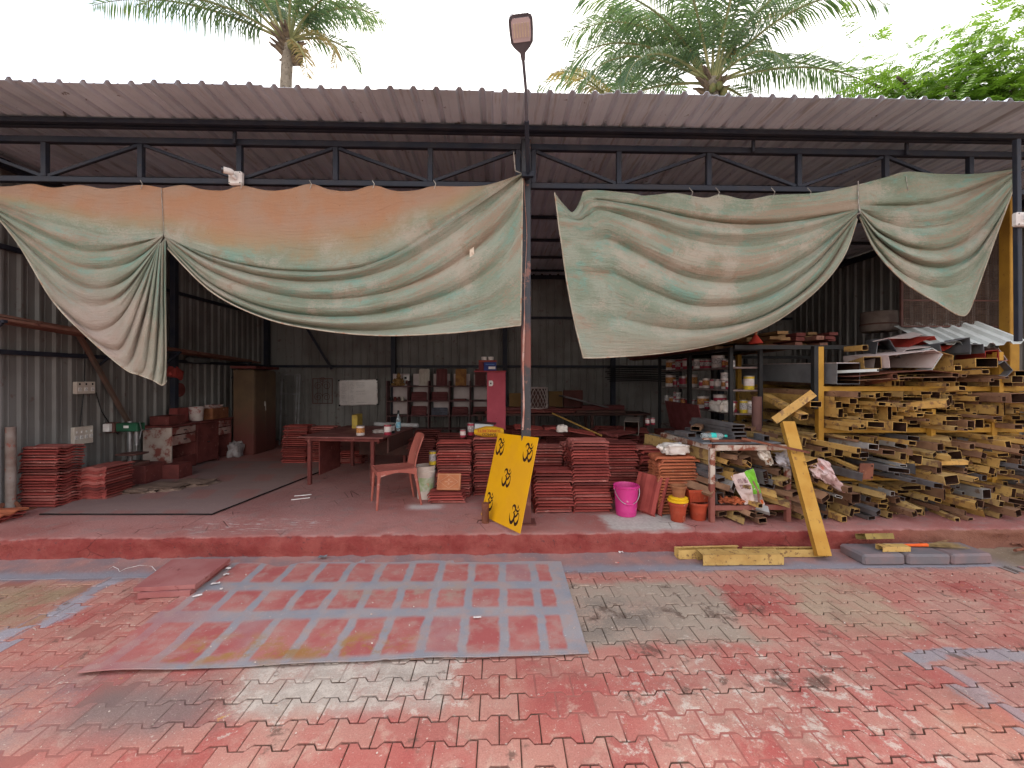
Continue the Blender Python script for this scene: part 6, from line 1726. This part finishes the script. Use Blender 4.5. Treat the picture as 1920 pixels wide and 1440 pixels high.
b = MB(); b.lathe([(.055, 0), (.055, 1.28), (.047, 1.28), (.047, 1.1)], 16, cap=False); tag(b.build('brown_pipe', mat('brown_primer_pipe', (.14, .07, .06), (.11, .055, .05), 8, rough=.7), smooth=50, loc=(at(1419, 780, 5.02).x, 5.02, PZ)), 'brown round pipe standing upright before the end of the shelving', 'pipe')
o = bx('maroon_sheet', M_MAR, None, (2.62, 6.0, PZ + .95), (.012, 1.1, .42), R=(0, radians(-12), 0)); tag(o, 'maroon board standing on the floor before the can shelving', 'board')
o = bx('maroon_box', M_REDW, None, (2.62, 6.0, PZ + .36), (.4, 1.2, .72)); tag(o, 'dark red chest under the maroon board', 'chest')

# ---------------------------------------------------------------- tube rack
M_TB = mat('rust_brown_tube', (.20, .105, .065), (.30, .17, .10), 7, (.10, .045, .03), 14, .58, rough=.7, bump=.12, rnd=.16)
M_OL = mat('olive_primer_tube', (.46, .305, .12), (.33, .21, .085), 6, (.20, .115, .065), 11, .52, rough=.65, bump=.12, rnd=.16)
M_GY = mat('grey_steel_tube', (.17, .16, .165), (.12, .105, .105), 6, (.20, .12, .08), 14, .62, rough=.5, metal=.2, rnd=.12)
M_MT = mat('mustard_tube', (.54, .33, .105), (.43, .245, .075), 6, (.24, .135, .065), 11, .52, rough=.6, bump=.12, rnd=.16)
M_SV = mat('silver_tube', (.42, .41, .40), (.33, .30, .28), 6, (.25, .17, .12), 12, .58, rough=.4, metal=.35, rnd=.12)
RXA, RYF = 3.62, 4.72
rk = thing('tube_rack', 'mustard steel rack with beams, loaded with steel tubes at the right', 'rack', (RXA, RYF, PZ))
def rkpart(name, p, q, w, h=None, m=M_MUST):
    k = MB(); k.bar(Vector(p) - rk.location, Vector(q) - rk.location, w, h or w, b=.003); return k.build(name, m, rk)
for y in (RYF, 6.35):
    for x, zt in ((RXA, 2.06), (5.64, 1.98), (7.0, 1.98)): rkpart('post', (x, y, PZ), (x, y, zt), .062, .062)
    for z in (.575, 1.115, 1.585): rkpart('beam', (RXA + .032, y + .002, z), (7.2, y + .002, z), .045, .055)
rkpart('post', (4.86, RYF - .06, .60), (4.86, RYF - .06, 1.36), .062, .05)
rkpart('post', (5.62, RYF - .075, 1.33), (5.62, RYF - .075, 2.0), .075, .05)
rkpart('plate', (RXA - .055, RYF, 1.36), (RXA - .055, RYF, 2.07), .06, .05, M_BLKS)
MESHES = {}
def tmesh(w, h, L, m, mi):
    key = (w, h, L, m.name, mi)
    if key not in MESHES: MESHES[key] = tube_mesh('steel_tube', w, h, L, m, .0035, mi)
    return MESHES[key]
SIZES = [(.10, .05), (.08, .04), (.06, .06), (.05, .05), (.04, .04), (.12, .06), (.075, .075), (.06, .03), (.10, .10), (.15, .05), (.09, .045), (.05, .025)]
CNAME = {M_MT: 'mustard', M_OL: 'olive', M_TB: 'rust brown', M_GY: 'grey', M_SV: 'silvery'}
placed = 0
spare = []
rg = random.Random(101)
def tier(desc, x0, x1, z0, z1, yf, yaw, pitch, mats, L=1.75, sizes=SIZES, spread=.13, gap=.012, xmax=5.85, roll=.04, maxw=.2):
    global placed
    nb = int((x1 - x0) * 100) + 30
    sky_ = [z0] * nb
    layer = 0
    while layer < 14:
        layer += 1; x = x0 + rg.uniform(0, .03); cnt = 0; any_ = False
        while x < x1 - .03:
            w, h = rg.choice(sizes)
            if rg.random() < .2: w, h = h, w
            if w > maxw or x + w > x1 + .02: x += .03; continue
            i0, i1 = int((x - x0) * 100), int((x + w - x0) * 100) + 1
            zb = max(sky_[i0:i1])
            if zb + h > z1: x += .04; continue
            for i in range(i0, i1): sky_[i] = zb + h + .0015
            any_ = True; cnt += 1
            m = rg.choice(mats); mi = rg.choice([0, 0, 0, 0, .5, -.6, 1.0])
            me = tmesh(w, h, L, m, mi)
            y = yf + rg.gauss(0, spread) - .10 * (rg.random() < .15)
            pos = V(x + w / 2, y, zb + h / 2)
            rot = (pitch + rg.gauss(0, .012), rg.gauss(0, roll), yaw + rg.gauss(0, .035))
            if x < xmax and placed < 300:
                placed += 1
                o = obj('steel_tube', me, None, pos, rot)
                tag(o, '%s %s tube from the left, %s layer up, %s' % (nth(cnt), CNAME[m], nth(layer), desc), 'steel tube', 'steel tubes in and around the rack')
            else: spare.append((w, h, L, mi, pos, rot, m))
            x += w + rg.uniform(.002, gap * 2)
        if not any_: break
YM = [M_MT, M_MT, M_MT, M_OL, M_TB]
tier('second tier of the rack', 3.68, 5.95, 1.145, 1.565, 4.60, .03, .0, [M_MT, M_MT, M_OL, M_TB, M_MT], L=1.75)
tier('third tier of the rack', 3.68, 5.95, .605, 1.075, 4.56, .06, .012, [M_MT, M_MT, M_OL, M_OL, M_TB, M_TB, M_GY, M_SV], L=1.75, spread=.17, roll=.15)
tier('bottom tier of the rack', 3.42, 5.95, .212, .545, 4.52, .07, .02, [M_OL, M_OL, M_TB, M_TB, M_MT, M_MT, M_GY, M_SV], L=1.75, spread=.12, roll=.15, sizes=SIZES + [(.10, .06), (.12, .05)])
tier('lower part of the heap between table and rack', 3.08, 3.56, .212, 1.10, 4.56, .18, .03, [M_OL, M_TB, M_TB, M_MT, M_OL], L=1.3, spread=.16, roll=.15)
tier('top of the rack', 4.15, 5.95, 1.615, 1.76, 4.66, .03, .0, [M_MT, M_TB, M_OL], L=1.75)
tier('shelf of the paint-splashed table', 2.27, 2.98, .385, .95, 4.50, .34, .03, [M_OL, M_TB, M_TB, M_OL, M_MT, M_GY], L=1.15, spread=.10, roll=.22, gap=.03, sizes=[(.10, .05), (.12, .06), (.08, .05), (.06, .04), (.14, .07), (.05, .03)])
tier('floor under the paint-splashed table', 2.28, 2.98, .212, .32, 4.46, .22, .03, [M_TB, M_TB, M_OL], L=.9, spread=.07, roll=.1, gap=.05, sizes=[(.10, .05), (.08, .035), (.12, .05)])
byk = {}
sp_ = MB(); mats_sp = [M_MT, M_OL, M_TB, M_GY, M_BORE, M_SV]
for (w, h, L, mi, pos, rot, m) in spare:
    sp_.add(*tube_geo(w, h, L, .0035, mi), mats_sp.index(m), Matrix.Translation(pos) @ Euler(rot).to_matrix().to_4x4()); sp_.m[-14:] = bore_idx(mats_sp.index(m), 4)
if spare: tag(sp_.build('steel_tubes', mats_sp), 'smaller remaining steel tubes filling the heaps of the rack', 'steel tubes', kind='stuff')
print('tubes', placed, len(spare))
# bigger loose tubes and pieces lying at the front of the rack, placed one by one: ends in the photo, then direction
LOOSE = [('thick mustard box tube jutting up askew left of the rack post', (.12, .085), M_MT, (1524, 738, 4.50), (1456, 786, 4.62), .48),
         ('mustard box tube under the askew one, left of the rack post', (.10, .06), M_MT, (1508, 782, 4.45), (1468, 760, 4.9), .9),
         ('short mustard tube sticking out beside the rack post', (.11, .06), M_MT, (1530, 758, 4.48), (1460, 752, 5.4), .9),
         ('long mustard tube lying along the third tier front', (.05, .045), M_MT, (1812, 866, 4.40), (1690, 868, 4.52), .75),
         ('silver taped tube lying on the third tier front', (.05, .035), M_GY, (1764, 856, 4.42), (1680, 846, 4.7), .7),
         ('pale olive tube reaching over the platform edge', (.045, .045), M_OL, (1795, 975, 4.32), (1735, 950, 4.75), 1.0),
         ('wide mustard tube at the front of the second tier', (.12, .075), M_MT, (1778, 755, 4.42), (1690, 760, 4.75), 1.0),
         ('mustard tube poking out above the second tier', (.09, .05), M_MT, (1804, 728, 4.42), (1730, 735, 4.8), 1.0),
         ('broad mustard tube low at the right of the third tier', (.16, .09), M_MT, (1880, 870, 4.40), (1790, 850, 4.9), 1.2),
         ('rust brown tube lying over the platform edge below the rack', (.10, .05), M_TB, (1430, 976, 4.26), (1395, 962, 4.7), .8),
         ('smaller rust tube on top of the one over the platform edge', (.07, .04), M_TB, (1424, 962, 4.34), (1395, 950, 4.8), .7),
         ('long thin rusty bar resting on the table and the heap', (.035, .02), M_RUST, (1516, 848, 4.22), (1420, 828, 4.36), .62),
         ('mustard tube end below the white plastic sheet', (.07, .05), M_MT, (1556, 915, 4.36), (1500, 890, 4.7), .9),
         ('thin mustard tube crossing below the rack beam', (.04, .03), M_MT, (1610, 880, 4.40), (1540, 850, 4.8), .9),
         ('black rectangular tube opening wide in the heap under the table', (.15, .075), M_GY, (1438, 908, 4.40), (1405, 885, 4.9), .8),
         ('dark grey folded tube above the black one in the heap', (.13, .05), M_GY, (1435, 893, 4.40), (1400, 880, 4.8), .7),
         ('long rust brown tube sticking out right of the table', (.13, .05), M_TB, (1492, 926, 4.30), (1430, 912, 4.6), .8),
         ('olive tube sticking forward under the rack, left part', (.07, .06), M_OL, (1660, 930, 4.35), (1560, 905, 4.8), 1.1),
         ('dark olive tube sticking forward under the rack, middle', (.09, .05), M_OL, (1722, 958, 4.33), (1640, 920, 4.8), 1.1),
         ('wide olive tube sticking forward under the rack, right part', (.11, .06), M_OL, (1878, 945, 4.35), (1780, 915, 4.9), 1.2)]
for lab, (w, h), m, e, d, L in LOOSE:
    p, q = at(*e), at(*d)
    o = obj('loose_tube', tube_mesh('loose_tube', w, h, L, m, .004, rg.choice([0, 0, .5]))); aim(o, p, q, rg.gauss(0, .15)); tag(o, lab, 'steel tube', 'loose tubes at the rack front')
b = MB(); c = at(1624, 884, 4.34); b.box(c, (.155, .012, .17), b=.002, R=(.06, .03, .05)); pz_ = b.build('base_plate', M_RUST); pz_.name = 'square_plate'; tag(pz_, 'square rusty plate with corner holes hanging on the rack front', 'plate')
b = MB()
for dx in (-.055, .055):
    for dz in (-.06, .06): b.lathe([(.008, 0), (.008, .003)], 10, 0, Matrix.Translation(c + V(dx, -.0085, dz)) @ Matrix.Rotation(pi / 2, 4, 'X'))
b.build('bolt_hole', M_BLK, pz_)

# ---------------------------------------------------------------- folded sheets on top of the rack
M_PALE = mat('pale_pinkish_sheet', (.56, .47, .45), (.50, .38, .36), 5, (.42, .26, .23), 12, .6, rough=.55)
M_SHG = mat('dull_grey_sheet', (.20, .205, .22), (.15, .15, .165), 5, (.3, .29, .3), 20, .66, rough=.4, metal=.2)
M_SHR = mat('bright_red_sheet', (.40, .045, .03), (.33, .04, .03), 6, rough=.5)
M_SHWc = mat('white_ribbed_sheet', (.64, .67, .66), (.56, .58, .57), 7, (.42, .4, .38), 25, .66, rough=.5)
def folded(label, pts, m, back, th=.004, name='folded_sheet', grp='folded sheets on top of the rack', cat='metal sheet'):
    """pts: profile of the near edge as (px,py,Y); the sheet runs back from it by the vector back"""
    P = [at(*p) for p in pts]; bk_ = Vector(back); n = len(P)
    b = MB()
    def f(u, v):
        t_ = u * (n - 1); i = min(int(t_), n - 2); return P[i].lerp(P[i + 1], t_ - i) + bk_ * v
    b.sheet(f, (n - 1) * 2, 4, th)
    return tag(b.build(name, m), label, cat, grp)
o = obj('box_duct', tube_mesh('box_duct', .26, .23, 2.0, M_SHG, .004)); aim(o, V(3.84, 4.58, 1.755), V(3.84, 6.5, 1.80)); tag(o, 'long grey box duct with a pale top lying left on the rack top', 'duct')
b = MB(); b.box((0, 1.0, .119), (.262, 1.98, .006)); b.build('pale_lid', M_PALE, o)
folded('grey folded sheet standing behind the duct end with a raised flap', [(1640, 678, 4.75), (1646, 640, 4.75), (1668, 636, 4.75), (1690, 672, 4.75)], M_SHG, (.25, .45, .05))
folded('pinkish flat sheet pointing up towards the wire mesh', [(1636, 640, 4.70), (1666, 634, 4.70), (1706, 634, 4.75)], M_PALE, (.95, .55, .16))
folded('white folded channel lying in the middle of the rack top', [(1668, 690, 4.42), (1666, 666, 4.42), (1752, 656, 4.42), (1766, 662, 4.42), (1748, 690, 4.45)], M_PALE, (.0, .6, .02))
folded('white flap of folded sheet behind the white channel', [(1728, 662, 4.55), (1748, 652, 4.52), (1768, 664, 4.50), (1748, 694, 4.48)], M_SHWc, (.06, .25, .0))
folded('pinkish grey sheet between duct and red sheet', [(1680, 668, 4.62), (1700, 655, 4.62), (1745, 650, 4.62)], M_PALE, (.25, .5, .06))
folded('bright red bent sheet in the middle of the rack top', [(1704, 650, 4.85), (1752, 630, 4.80), (1770, 658, 4.75), (1786, 648, 4.72)], M_SHR, (-.1, .5, .03))
folded('grey sheet standing upright below the white ribbed sheet', [(1766, 668, 4.62), (1762, 644, 4.62), (1819, 632, 4.60), (1820, 664, 4.60)], M_SHG, (.1, .5, .0))
folded('small dark grey sheet right of the upright grey one', [(1820, 660, 4.55), (1820, 645, 4.55), (1844, 645, 4.55), (1846, 662, 4.55)], M_SHG, (.1, .5, .0))
folded('mustard bent sheet right of the white channel', [(1752, 692, 4.50), (1758, 658, 4.50), (1788, 666, 4.48), (1786, 690, 4.48)], M_MT, (.05, .6, .0))
folded('small red bent sheet beside the rack end post', [(1846, 676, 4.62), (1848, 658, 4.62), (1872, 656, 4.62), (1874, 676, 4.60), (1894, 675, 4.55)], M_SHR, (.15, .45, .0))
folded('pale bent sheet right of the small red one', [(1872, 652, 4.70), (1890, 676, 4.65), (1868, 678, 4.60)], M_PALE, (.15, .4, .02))
folded('grey diamond-bent sheet hanging at the rack end post', [(1872, 682, 4.50), (1884, 676, 4.50), (1900, 694, 4.50), (1888, 706, 4.50), (1874, 704, 4.50)], M_SHG, (.1, .35, 0))
folded('thin brown sheet pile under the white channel', [(1600, 706, 4.50), (1680, 698, 4.45), (1746, 694, 4.43), (1800, 700, 4.45)], M_RUST, (0, .7, .01))
folded('second thin brown sheet with curled edge under the channel', [(1610, 713, 4.50), (1700, 708, 4.45), (1790, 706, 4.45)], M_TB, (0, .7, .005))
# white ribbed roofing sheet
A_, B_ = at(1748, 648, 4.75), at(1935, 646, 4.55)
rib = []
for k in range(6):
    c0 = k / 6
    rib += [(c0, 0), (c0 + .06, 0), (c0 + .085, .035), (c0 + .125, .035), (c0 + .15, 0)]
rib += [(1, 0)]
b = MB()
vsr = []
for back in (0, 1):
    for dz in (0, -.003):
        for u, h in rib:
            p = A_.lerp(B_, u) + V(0.12, .60, .30) * back + V(0, 0, h + dz + .012 * sin(u * 9))
            vsr.append(p)
n = len(rib); fsr = []
for k in range(n - 1): fsr += [(k, k + 1, 2 * n + k + 1, 2 * n + k), (n + k, n + k + 1, 3 * n + k + 1, 3 * n + k), (k, k + 1, n + k + 1, n + k), (2 * n + k, 2 * n + k + 1, 3 * n + k + 1, 3 * n + k)]
fsr += [(0, 2 * n, 3 * n, n), (n - 1, 2 * n - 1, 4 * n - 1, 3 * n - 1)]
b.add(vsr, fsr); tag(b.build('ribbed_sheet', M_SHWc), 'large white ribbed roofing sheet on top of the rack at its right', 'metal sheet', 'folded sheets on top of the rack')
for lab, (w, h), m, e, d, L in [('square mustard tube with a rusty mouth behind the duct end', (.16, .13), M_MT, (1636, 680, 4.50), (1600, 690, 4.9), 1.0), ('upright mustard stub on the rack top', (.07, .06), M_MT, (1622, 652, 4.62), (1622, 690, 4.62), .25), ('flat white tube below the grey folded sheet', (.06, .03), M_SHWc, (1646, 694, 4.42), (1600, 696, 4.6), .6),
                          ('mustard tube with black mouth at the rack top end', (.07, .055), M_MT, (1796, 690, 4.42), (1740, 694, 4.8), 1.0), ('wide mustard tube with dark red mouth by the end post', (.20, .10), M_MT, (1850, 680, 4.46), (1800, 684, 4.8), 1.0), ('long mustard tube with black mouth under the wide one', (.09, .05), M_MT, (1848, 697, 4.45), (1780, 700, 4.8), 1.1), ('rolled rusty pipe end under the white channel', (.06, .06), M_RUST, (1678, 706, 4.45), (1640, 714, 4.7), .7),
                          ('orange mustard tube at the far right of the top tier', (.12, .06), M_MT, (1918, 700, 4.5), (1880, 702, 4.9), 1.1)]:
    o = obj('loose_tube', tube_mesh('loose_tube', w, h, L, m, .004)); aim(o, at(*e), at(*d)); tag(o, lab, 'steel tube', 'loose tubes on the rack top')
# planks and long timbers above shelf and rack
rq = random.Random(33)
M_TIM = mat('old_timber', (.22, .13, .055), (.16, .09, .045), 5, (.10, .055, .035), 13, .6, rough=.8, rnd=.2)
for k in range(30):
    row, c_ = divmod(k, 10)
    x = 2.78 + c_ * .17 + rq.gauss(0, .02); z = 2.115 + row * .062 + rq.gauss(0, .004) + .004 * c_
    y0 = 5.02 + rq.uniform(0, .7) + (.35 if c_ < 2 else 0); L = rq.uniform(2.2, 3.6)
    b = MB(); b.bar((0, 0, 0), (rq.gauss(0, .05), L, rq.gauss(0, .012)), rq.uniform(.09, .15), rq.uniform(.035, .055), b=.003)
    tag(b.build('timber', rq.choice([M_TIM, M_TIM, M_REDW, M_PLK]), loc=(x, y0, z)), '%s long timber from the left, %s layer, laid over the can shelving' % (nth(c_ + 1), nth(row + 1)), 'timber', 'timbers stored above the shelving')
t = thing('timber_rack', 'black frame carrying the long timbers behind the tube rack', 'rack')
for y in (5.1, 7.5):
    b = MB(); b.bar((2.85, y, 2.083), (5.6, y, 2.083), .05, .05); b.build('beam', M_BLKS, t)
for x, y in ((5.55, 5.1), (5.55, 7.5), (4.4, 7.5)):
    b = MB(); b.bar((x, y, PZ), (x, y, 2.055), .05, .05); b.build('post', M_BLKS, t)
t = thing('cable_drum', 'weathered round wooden drum standing on the timbers', 'drum', (at(1650, 620, 5.6).x, 5.62, 2.33))
b = MB(); b.lathe([(.19, 0), (.20, .01), (.20, .26), (.19, .27)], 20); b.build('body', mat('weathered_wood', (.20, .16, .14), (.13, .095, .085), 6, rough=.9), t, smooth=40)
b = MB(); b.lathe([(.204, .09), (.207, .10), (.204, .11)], 20, cap=False); b.build('band', M_IRON, t, smooth=40)
t = thing('funnel', 'red plastic funnel with a stick hanging over the can shelving', 'funnel', at(1417, 636, 5.0))
b = MB(); b.lathe([(.085, -.05), (.08, -.045), (.03, .03), (.014, .05), (.014, .10)], 16, cap=False); b.build('cone', M_SHR, t, smooth=50); b = MB(); b.bar((0, .0, .05), (0, .02, .28), .03, .02); b.build('stick', M_TIM, t)

# ---------------------------------------------------------------- paint-splashed table beside the pots
M_SPL = mat('splashed_paint', (.46, .39, .33), (.33, .22, .17), 6, (.20, .065, .04), 9, .48, rough=.6, bump=.15)
M_SPR = mat('red_splashed_leg', (.20, .06, .045), (.25, .10, .08), 5, (.42, .32, .27), 10, .62, rough=.7)
tX0, tX1, tY0, tY1 = 2.215, 3.02, 4.385, 5.42
t = thing('steel_table', 'paint-splashed steel table frame holding tubes beside the flower pots', 'table', (tX0, tY0, PZ))
for i, (x, y) in enumerate(((0, 0), (tX1 - tX0, 0), (-.12, tY1 - tY0), (tX1 - tX0, tY1 - tY0))):
    b = MB(); b.box((x, y, .20), (.05, .05, .40), b=.003); l_ = b.build('leg', M_SPR, t); b = MB(); b.box((x, y, .585), (.051, .051, .37), b=.003); b.build('upper_leg', M_SPL, l_)
def tb(name, p, q, w, h, m):
    k = MB(); k.bar(p, q, w, h, b=.003); return k.build(name, m, t)
tb('front_rail', (.026, 0, .775), (tX1 - tX0 + .03, 0, .775), .05, .055, M_SPL); tb('side_rail', (0, .026, .776), (-.12, tY1 - tY0, .776), .05, .055, M_SPL); tb('back_rail', (-.12, tY1 - tY0 + .001, .775), (tX1 - tX0, tY1 - tY0 + .001, .775), .05, .05, M_SPL)
tb('front_stretcher', (.026, 0, .150), (tX1 - tX0 - .026, 0, .150), .045, .05, M_SPR); tb('side_stretcher', (0, .026, .150), (-.12, tY1 - tY0, .150), .045, .05, M_SPR); tb('side_stretcher', (tX1 - tX0, .026, .150), (tX1 - tX0, tY1 - tY0, .150), .045, .05, M_SPR)
for k in range(4): tb('slat', (.02, .14 + .25 * k, .168), (tX1 - tX0 - .02, .14 + .25 * k, .168), .1, .012, M_SPR)
b = MB(); b.box(((tX1 - tX0) / 2 - .05, (tY1 - tY0) / 2 + .02, .812), (.84, .98, .014), b=.003); b.build('table_top', M_SHG, t)
TTZ = PZ + .821
for k in range(4):
    o = obj('flat_tube', tmesh(.15, .038, .85, M_GY, 0), None, (2.52 + .01 * k, 4.70 + .01 * k, TTZ + .021 + k * .0395), (0, 0, -.75 + .02 * k))
    aim(o, V(2.66 - .012 * k + .01 * (k % 2), 4.62 + .012 * (k % 3), TTZ + .021 + k * .0425), V(2.56 + .01 * (k % 2), 5.4, TTZ + .021 + k * .0425)); tag(o, ['lowest', 'second', 'third', 'topmost'][k] + ' flat grey tube in the pile on the splashed table', 'steel tube', 'flat grey tubes on the table')
o = bx('rust_bar', M_RUST, None, (2.46, 4.47, TTZ + .013), (.42, .05, .024), R=(0, 0, -.03)); tag(o, 'flat rusty paint-flecked bar lying along the table front', 'bar')
o = bx('dirty_strip', M_SPL, None, (2.26, 4.50, TTZ + .030), (.17, .045, .02), R=(0, 0, .05)); tag(o, 'short flaked strip beside the water bottle', 'strip')
t = thing('water_bottle', 'clear plastic water bottle with teal label lying on the table', 'bottle', V(2.22, 4.62, TTZ + .045), rot=(0, pi / 2, radians(-4)))
b = MB(); b.lathe([(.03, 0), (.036, .008), (.036, .06), (.033, .065), (.036, .07), (.036, .19), (.030, .215), (.014, .235), (.013, .25)], 16); b.build('body', glass_mat('clear_plastic', (.85, .92, .93)), t, smooth=50)
b = MB(); b.lathe([(.0368, .095), (.0368, .15)], 16, cap=False); b.build('label_band', mat('teal_label', (.03, .42, .38), (.05, .5, .45), 30, rough=.4), t, smooth=50)
b = MB(); b.lathe([(.016, .245), (.016, .272), (.012, .274)], 12); b.build('cap', mat('teal_cap', (.03, .40, .34), rough=.4), t, smooth=50)
# printed feed bag in the heap
t = thing('printed_bag', 'crumpled green and white printed bag stuffed among the tubes', 'bag')
q4 = [at(1370, 893, 4.40), at(1412, 878, 4.40), at(1434, 946, 4.37), at(1396, 946, 4.37)]
def bagf(off):
    def f(u, v):
        p = q4[0].lerp(q4[1], u).lerp(q4[3].lerp(q4[2], u), v)
        p.y += -.05 * sin(pi * u) * sin(pi * min(1, v * 1.1)) + .03 * noise.noise(V(u * 3, v * 3, 0)) + .012 * noise.noise(V(u * 8, v * 8, 2)) - off
        return p
    return f
b = MB(); b.sheet(bagf(0), 24, 24, .003); b.build('body', mat('bag_pinkish_white', (.60, .48, .45), (.5, .36, .33), 12, (.3, .12, .1), 24, .64, rough=.5), t, smooth=70)
def sub(name, m, u0, u1, v0, v1, off=.004):
    f = bagf(off); b = MB(); b.sheet(lambda u, v: f(u0 + (u1 - u0) * u, v0 + (v1 - v0) * v), 10, 10, .001); return b.build(name, m, t, smooth=70)
sub('green_band', mat('bag_green', (.16, .42, .03), (.12, .33, .03), 9, rough=.5), .56, .99, .0, .66)
sub('brown_print', mat('bag_brown', (.20, .08, .06), (.26, .13, .1), 16, rough=.5), .72, .82, .30, .98, .006)
sub('grey_print', mat('bag_grey', (.30, .24, .22), (.24, .17, .15), 12, rough=.5), .55, .99, .665, .88, .004)
sub('red_dot', mat('bag_orange', (.62, .12, .03), rough=.5), .84, .96, .86, .97, .006)
for i in range(2):
    for j in range(2): sub('window_print', mat('bag_darkprint', (.22, .12, .13), (.5, .38, .36), 60, rough=.5), .16 + .18 * i, .31 + .18 * i, .14 + .18 * j, .28 + .18 * j, .004)
# crumpled plastic sheets in the heap
def crumple(label, q, m, seed, sag=.05, group='plastic sheets in the heap'):
    P = [at(*p) for p in q]; b = MB()
    def f(u, v):
        p = P[0].lerp(P[1], u).lerp(P[3].lerp(P[2], u), v); k = V(u * 4, v * 3, seed)
        return p + V(.03 * noise.noise(k), -sag * sin(pi * v) + .06 * noise.noise(k * 1.7 + V(5, 0, 0)) + .025 * noise.noise(k * 5), .03 * noise.noise(k + V(0, 9, 0)) + .012 * noise.noise(k * 5))
    b.sheet(f, 36, 20, .002); return tag(b.build('plastic_sheet', m, smooth=70), label, 'plastic sheet', group)
M_PLS = mat('pinkish_plastic', (.60, .46, .45), (.5, .32, .31), 9, (.55, .14, .10), 10, .62, rough=.3, spec=.5)
M_PLG = mat('grey_plastic', (.36, .33, .34), (.26, .22, .23), 10, rough=.3, spec=.5)
crumple('white and pink crumpled plastic sheet hanging right of the leaning post', [(1500, 853, 4.42), (1545, 862, 4.35), (1582, 922, 4.28), (1520, 890, 4.33)], M_PLS, 1)
crumple('grey crumpled plastic sheet left of the leaning post', [(1448, 848, 4.42), (1500, 852, 4.42), (1500, 885, 4.36), (1452, 872, 4.38)], M_PLG, 4)
crumple('cream plastic scrap at the top of the heap under the table', [(1418, 842, 4.40), (1436, 836, 4.42), (1452, 868, 4.38), (1436, 872, 4.36)], mat('cream_plastic', (.62, .54, .46), (.48, .4, .34), 10, rough=.4), 7, .02)
crumple('orange rag lying among the tubes on the table shelf', [(1350, 930, 4.42), (1396, 934, 4.40), (1392, 944, 4.37), (1348, 942, 4.38)], mat('orange_rag', (.40, .10, .04), (.30, .08, .04), 10, rough=.8), 9, .02)

# offcuts lying on the splashed table and the heap beside it
ro = random.Random(55)
OFF = [(2.34, 5.00, 0), (2.20, 4.95, 0), (2.86, 4.60, 0), (2.92, 4.85, 0), (2.80, 5.15, 0), (2.40, 5.25, 0), (2.88, 4.98, 1), (2.30, 5.12, 1)]
for k, (x, y, up_) in enumerate(OFF):
    w, h = ro.choice([(.08, .04), (.06, .06), (.10, .05)]); L = ro.uniform(.22, .42); m = ro.choice([M_GY, M_TB, M_OL, M_GY])
    o = obj('tube_offcut', tmesh(w, h, round(L, 2), m, 0), None, (x, y - L / 2, TTZ + .003 + h / 2 + up_ * .062), (0, 0, ro.uniform(-.9, .5)))
    tag(o, '%s short tube offcut from the front lying on the splashed table' % nth(k + 1), 'steel tube', 'offcuts on the splashed table')
for k, (px, py, Y, m) in enumerate(((1432, 820, 4.75, M_TB), (1450, 812, 4.9, M_GY), (1475, 826, 4.6, M_OL), (1500, 830, 4.55, M_TB), (1445, 835, 4.55, M_GY))):
    p = at(px, py, Y); o = obj('tube_offcut', tmesh(.09, .045, .55, m, 0)); aim(o, p, p + V(ro.uniform(-.5, .1), .6, ro.uniform(-.08, .05)), ro.gauss(0, .4))
    tag(o, '%s tube offcut from the left on top of the heap beside the table' % nth(k + 1), 'steel tube', 'offcuts on the heap')

SPILL = [(1338, 925, 4.36), (1352, 900, 4.38), (1366, 868, 4.40), (1384, 858, 4.38), (1404, 870, 4.38), (1376, 912, 4.36), (1444, 868, 4.36), (1462, 886, 4.34), (1474, 905, 4.32), (1456, 930, 4.32), (1480, 945, 4.30), (1505, 938, 4.30), (1518, 960, 4.30), (1496, 872, 4.36), (1530, 900, 4.36), (1548, 935, 4.32), (1442, 958, 4.30), (1412, 966, 4.30)]
for k, (px, py, Y) in enumerate(SPILL):
    p = at(px, py, Y); w, h = ro.choice([(.10, .05), (.12, .06), (.07, .05), (.09, .04)]); m = ro.choice([M_TB, M_OL, M_GY, M_TB, M_MT, M_SV])
    o = obj('loose_tube', tmesh(w, h, .6, m, ro.choice([0, .5]))); aim(o, p, p + V(ro.uniform(-.55, -.1), .6, ro.uniform(-.03, .14)), ro.gauss(0, .45))
    o.location.z = max(o.location.z, PZ + .05)
    tag(o, '%s %s tube end of the spill under and right of the splashed table' % (nth(k + 1), CNAME[m]), 'steel tube', 'tubes spilling from the splashed table')
